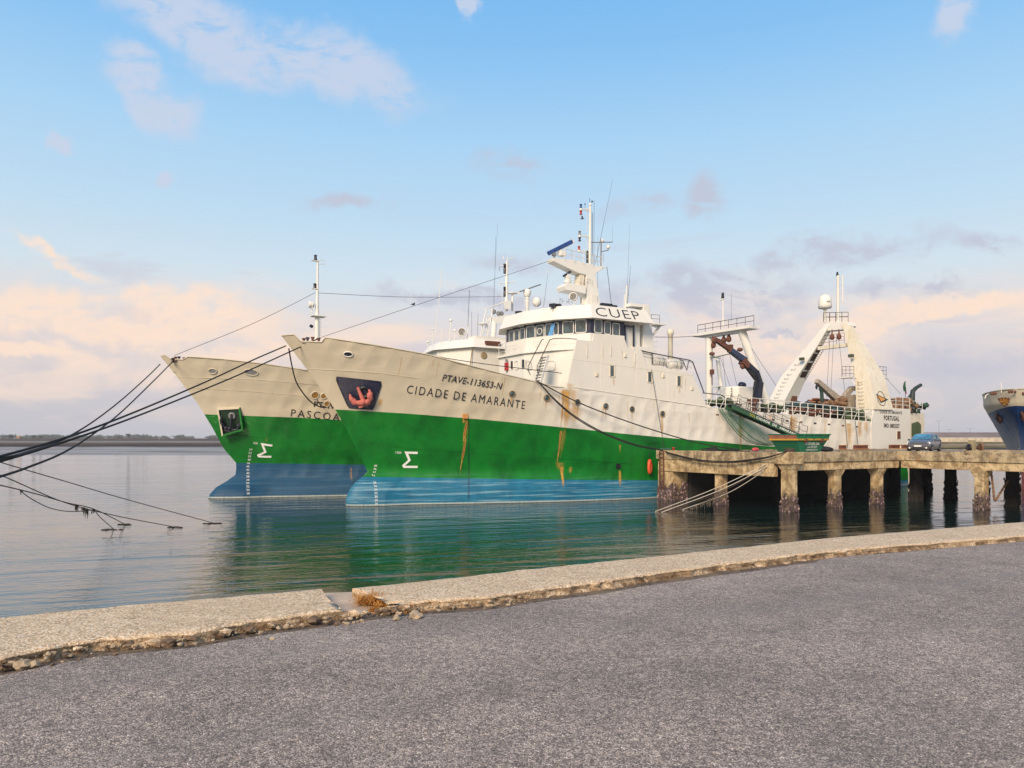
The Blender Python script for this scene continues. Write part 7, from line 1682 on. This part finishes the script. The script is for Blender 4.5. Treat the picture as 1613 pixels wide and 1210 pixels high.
# car
def car():
    c = at(1456, HY, 61.2); root = thing('parked_car', 'small grey-blue hatchback parked on the jetty facing left', 'car', (c.x, c.y, DZ+.02), math.radians(228))
    pm_, nt, b = new_mat('car_paint'); b.inputs['Base Color'].default_value = (.15, .14, .15, 1); b.inputs['Metallic'].default_value = .55; b.inputs['Roughness'].default_value = .28; b.inputs['Coat Weight'].default_value = .6
    trim = plain('car_trim', (.02, .02, .022), .5); chrome = plain('chrome', (.6, .6, .58), .2, .9, .05); lamp_m = plain('headlamp', (.75, .75, .72), .15, 0, .1); gl = glass('car_glass', (.03, .12, .20), .04)
    # x forward, y left; sections along x: (x, half width low, half width waist, half width roof, z sill, z waist, z roof)
    sec = [(1.95, .60, .66, .60, .32, .62, .68), (1.88, .74, .78, .66, .20, .66, .76), (1.55, .82, .84, .74, .18, .74, .90), (.98, .84, .86, .78, .18, .86, 1.00), (.92, .84, .86, .78, .18, .88, 1.02), (.35, .84, .86, .62, .18, .90, 1.40), (-.4, .84, .86, .60, .18, .92, 1.50), (-1.2, .84, .86, .58, .18, .95, 1.46), (-1.62, .83, .85, .62, .18, .98, 1.25), (-1.88, .80, .82, .70, .24, .96, 1.02), (-1.95, .72, .74, .64, .34, .88, .92)]
    rings = []
    for (x, wl, ww, wr, zs, zw, zr_) in sec:
        half = [(wl*.6, zs), (wl, zs+.06), (ww, (zs+zw)/2), (ww, zw-.08), (ww-.03, zw), (wr+.06, zr_-.12*(zr_-zw) if zr_-zw > .2 else (zw+zr_)/2), (wr, zr_-.02), (wr*.6, zr_), (0, zr_+.012)]
        rings.append([(x, -a, z) for a, z in half]+[(x, a, z) for a, z in half[-2::-1]])
    mb = MB(); mb.grid(rings, smooth=True, closed=True); mb.add(rings[0], [tuple(range(len(rings[0])))[::-1]]); mb.add(rings[-1], [tuple(range(len(rings[0])))]); mb.build('body', pm_, root, bevel=0)
    def panel(name, pts, m_, thick=.0): mb = MB(); mb.add([Vector(p) for p in pts], [tuple(range(len(pts)))]); return mb.build(name, m_, root)
    ws = [(.93, -.72, 1.035), (.93, .72, 1.035), (.36, .58, 1.42), (.36, -.58, 1.42)]; panel('windscreen', [(p[0]+.035, p[1], p[2]+.012) for p in ws], gl)
    for sg in (-1, 1):
        panel('side_window', [(.72, sg*.83, .96), (.32, sg*.68, 1.36), (-.28, sg*.665, 1.42), (-.28, sg*.865, .97)], gl)
        panel('side_window', [(-.36, sg*.865, .97), (-.36, sg*.665, 1.42), (-1.05, sg*.66, 1.39), (-1.2, sg*.86, 1.0)], gl)
        panel('side_window', [(-1.27, sg*.855, 1.02), (-1.12, sg*.665, 1.37), (-1.5, sg*.70, 1.24)], gl)
        mb = MB(); mb.bar((.75, sg*.9, .98), (.66, sg*1.02, 1.0), .12, .14); mb.build('wing_mirror', pm_, root, bevel=.02)
        mb = MB(); pts = [(1.86, sg*.38, .66), (1.90, sg*.42, .56), (1.82, sg*.76, .58), (1.60, sg*.825, .72), (1.66, sg*.70, .80)]
        cc = Vector((1.75, sg*.6, .68)); mb.add([Vector(p)+Vector((.055, sg*.03, .04)) for p in pts], [tuple(range(5))]); mb.build('headlight', lamp_m, root)
        mb = MB(); mb.lathe((1.93, sg*.60, .34), [(.07, 0), (.07, .03), (.0, .03)], 10, (1, 0, 0)); mb.build('fog_lamp', lamp_m, root)
    mb = MB(); mb.box((1.965, 0, .66), (.03, .78, .09)); mb.build('grille', trim, root); mb = MB(); mb.box((1.965, 0, .36), (.03, .80, .12)); mb.build('lower_grille', trim, root)
    mb = MB(); mb.box((1.975, 0, .60), (.03, .84, .035)); mb.box((1.975, 0, .715), (.03, .7, .02)); mb.build('grille_bar', chrome, root)
    mb = MB(); mb.box((1.985, 0, .50), (.02, .52, .11)); mb.build('number_plate', M['letter_white'], root)
    mb = MB(); mb.box((0, 0, .25), (3.5, 1.5, .18)); mb.build('underbody', trim, root)
    def wheel(x, y):
        o = bpy.data.objects.new('wheel', None); COL.objects.link(o); o.parent = root; sg = 1 if y > 0 else -1
        mb = MB(); mb.lathe((x, y-sg*.17, .30), [(.18, 0), (.28, .0), (.30, .03), (.30, .15), (.28, .18), (.2, .18)], 20, (0, sg, 0)); mb.build('tyre', M['black'], o)
        mb = MB(); mb.lathe((x, y-sg*.02, .30), [(.19, 0), (.19, .03), (.05, .02), (0, .03)], 16, (0, sg, 0)); mb.build('rim', chrome, o)
        for k in range(5):
            a = k*1.2566; mb = MB(); mb.bar((x, y+sg*.015, .30), (x+.17*math.cos(a), y+sg*.015, .30+.17*math.sin(a)), .05, .02, up=(0, 1, 0)); mb.build('spoke', M['grey'], o)
        mb = MB(); mb.lathe((x, y-sg*.03, .32), [(.31, 0), (.345, .0), (.345, .035), (.31, .035)], 20, (0, sg, 0)); mb.build('arch', trim, o)
    for x in (1.25, -1.22):
        for y in (-.86, .86): wheel(x, y)
    return root
car()
# old winch post with its two wheels, timbers, fender blocks, floats
wn = thing('mooring_winch', 'rusty old mooring post with a dark wheel and a pale wheel on the trestle', 'winch', A.W(jl(1531, 712.5)), TH)
mb = MB(); mb.bar((0, 0, 0), (0, 0, .98), .42, .42); mb.build('post', plain('post_ochre', (.30, .24, .14), .8, 0, .3), wn, bevel=.03)
for (x, y, r, m_) in [(-.35, .1, .34, 'dark'), (.62, -.3, .38, 'tarp_brown')]:
    mb = MB(); mb.lathe((x, y, r), [(r*.7, 0), (r, 0), (r, .1), (r*.7, .1), (r*.7, 0)], 20, (.85, -.5, 0)); mb.build('wheel_rim', M[m_], wn)
    mb = MB()
    for k in range(6): a = k*1.047; mb.bar((x, y, r), (x-.5*math.cos(a)*r*.8*.85*.6, y+math.cos(a)*r*.8*.85, r+math.sin(a)*r*.8), .05, .05)
    mb.build('wheel_spokes', M[m_], wn)
mb = MB(); mb.cyl((-.4, .1, .34), (.65, -.3, .38), .05, 8); mb.build('axle', M['rust'], wn)
mb = MB(); mb.bar((.62, -.6, 0), (.85, -.3, .75), .07, .07); mb.build('brace', M['conc'], wn)
for (x0, x1, y, lab, hh) in [(1520, 1590, 714.5, 'long raised concrete kerb block beside the old winch post', .22), (1205, 1217, 711.5, 'short timber sleeper beside the left foot of the skip', .2), (1322, 1376, 711.3, 'long timber sleeper at the jetty edge below the ship letters', .16)]:
    a, b_ = on_z(x0, y, DZ), on_z(x1, y, DZ); mb = MB(); mb.bar((0, 0, hh/2), (b_-a)+Vector((0, 0, hh/2)), .35, hh); o = mb.build('kerb_block' if 'kerb' in lab else 'timber', M['conc_top'] if 'kerb' in lab else plain('old_timber', (.2, .15, .1), .9), bevel=.02); o.location = a; tag(o, lab, 'kerb' if 'kerb' in lab else 'timber')
for i, (x0, x1, lab) in enumerate([(1322, 1332, 'single rusty dock fender frame left of the long one against the hull'), (1345, 1366, 'longest rusty dock fender frame against the stern hull'), (1401, 1410, 'narrow rusty fender frame left of the orange cone'), (1409, 1418, 'rusty fender frame just below the stern window'), (1421, 1428, 'rusty fender frame partly behind the parked car')]):
    a = A.S(x0, 709.5, 6.9); b_ = A.S(x1, 709.5, 6.9); a.z = b_.z = DZ+.03; o = thing('fender_frame', lab, 'dock fender', A.W(a), TH, 'rusty fender frames along the hull'); L_ = (b_-a).length
    n = max(2, int(L_/.4))
    for k in range(n): mb = MB(); mb.box((L_*(k+.5)/n, 0, .22), (L_/n*.6, .3, .42)); mb.build('block', M['rust'], o)
    for z in (.04, .4): mb = MB(); mb.box((L_/2, -.17, z), (L_, .06, .08)); mb.build('rail', plain('orange_steel', (.38, .14, .04), .7) if 'orange_steel' not in bpy.data.materials else bpy.data.materials['orange_steel'], o)
cn = thing('traffic_cone', 'small faded orange cone at the foot of the lettered stern', 'cone', A.W(A.S(1418.5, 708, 7.6)), 0); cn.location.z = DZ+.02; cn.scale = (.6, .6, .7)
mb = MB(); mb.lathe((0, 0, 0), [(.22, 0), (.22, .04), (.15, .05), (.04, .7), (.01, .7)], 12); mb.build('cone_body', plain('faded_cone', (.5, .22, .06), .7), cn)
mb = MB(); mb.lathe((0, 0, 0), [(.125, .22), (.095, .38)], 12); mb.build('band', M['letter_white'], cn)
fl2 = thing('float', 'pinkish red float lying among ropes on the jetty deck', 'float', at(1190, 708, 62.5), TH); fl2.location.z = DZ+.2
mb = MB(); mb.lathe((-.35, 0, 0), [(.02, 0), (.14, .08), (.16, .3), (.16, .5), (.1, .68), (.02, .72)], 12, (1, 0, 0)); mb.build('float_body', plain('faded_red', (.55, .07, .08), .6), fl2)
mb = MB()
for k in range(6): mb.tube(spline([(-.9+.1*k, .1*k-.3, .0), (-2-.5*k, .3, .12), (-3.2, -.2+.1*k, .1+.05*k), (-4.5, .2, .02)], 6), .04, 5)
o = mb.build('rope_pile', M['rope']); o.location = fl2.location-Vector((0, 0, .15)); o.rotation_euler = (0, 0, TH*.2); tag(o, 'pile of black rope on the jetty left of the red float', 'rope')
wd = thing('mooring_cleat', 'green steel cleat with a red cap at the left end of the jetty', 'cleat', A.W((S0+.35, -T0-.6, DZ+.12)), TH)
mb = MB(); mb.box((0, 0, .1), (.9, .4, .16)); mb.build('plate', plain('cleat_green', (.05, .12, .08), .6), wd); mb = MB(); mb.lathe((.5, -.45, 0), [(.1, 0), (.1, .16), (.15, .18), (.12, .24), (.02, .25)], 12); mb.build('red_cap', M['red'], wd)
# broken rope / bar tangle under the trestle
mb = MB(); p0, p1, p2, p3, p4 = at(1561, 742, 55.2), at(1564, 765, 55.2), at(1567, 788, 55.3), at(1574, 779, 55.6), at(1588, 757, 55.9)
mb.tube(spline([p0, p1, p2, p3, p4], 8), [.06+.03*(k % 2) for k in range(33)], 6); o = mb.build('hanging_chain', M['tarp_brown']); tag(o, 'rusty chain looped between two piles under the trestle', 'chain')

# ================================================================== evening haze: one even box of air round everything, sky outside
hz = bpy.data.materials.new('haze_air'); hz.use_nodes = True; hn = NT(hz.node_tree); hn.n.clear()
pv = hn.node('ShaderNodeVolumePrincipled'); pv.inputs['Color'].default_value = (.95, .95, 1.0, 1); pv.inputs['Density'].default_value = .00016; pv.inputs['Anisotropy'].default_value = 0.0
oo = hn.node('ShaderNodeOutputMaterial'); hn.l.new(pv.outputs[0], oo.inputs['Volume'])
mb = MB(); mb.box((0, 850, 18), (5000, 2600, 46)); o = mb.build('haze', hz, kind='stuff')
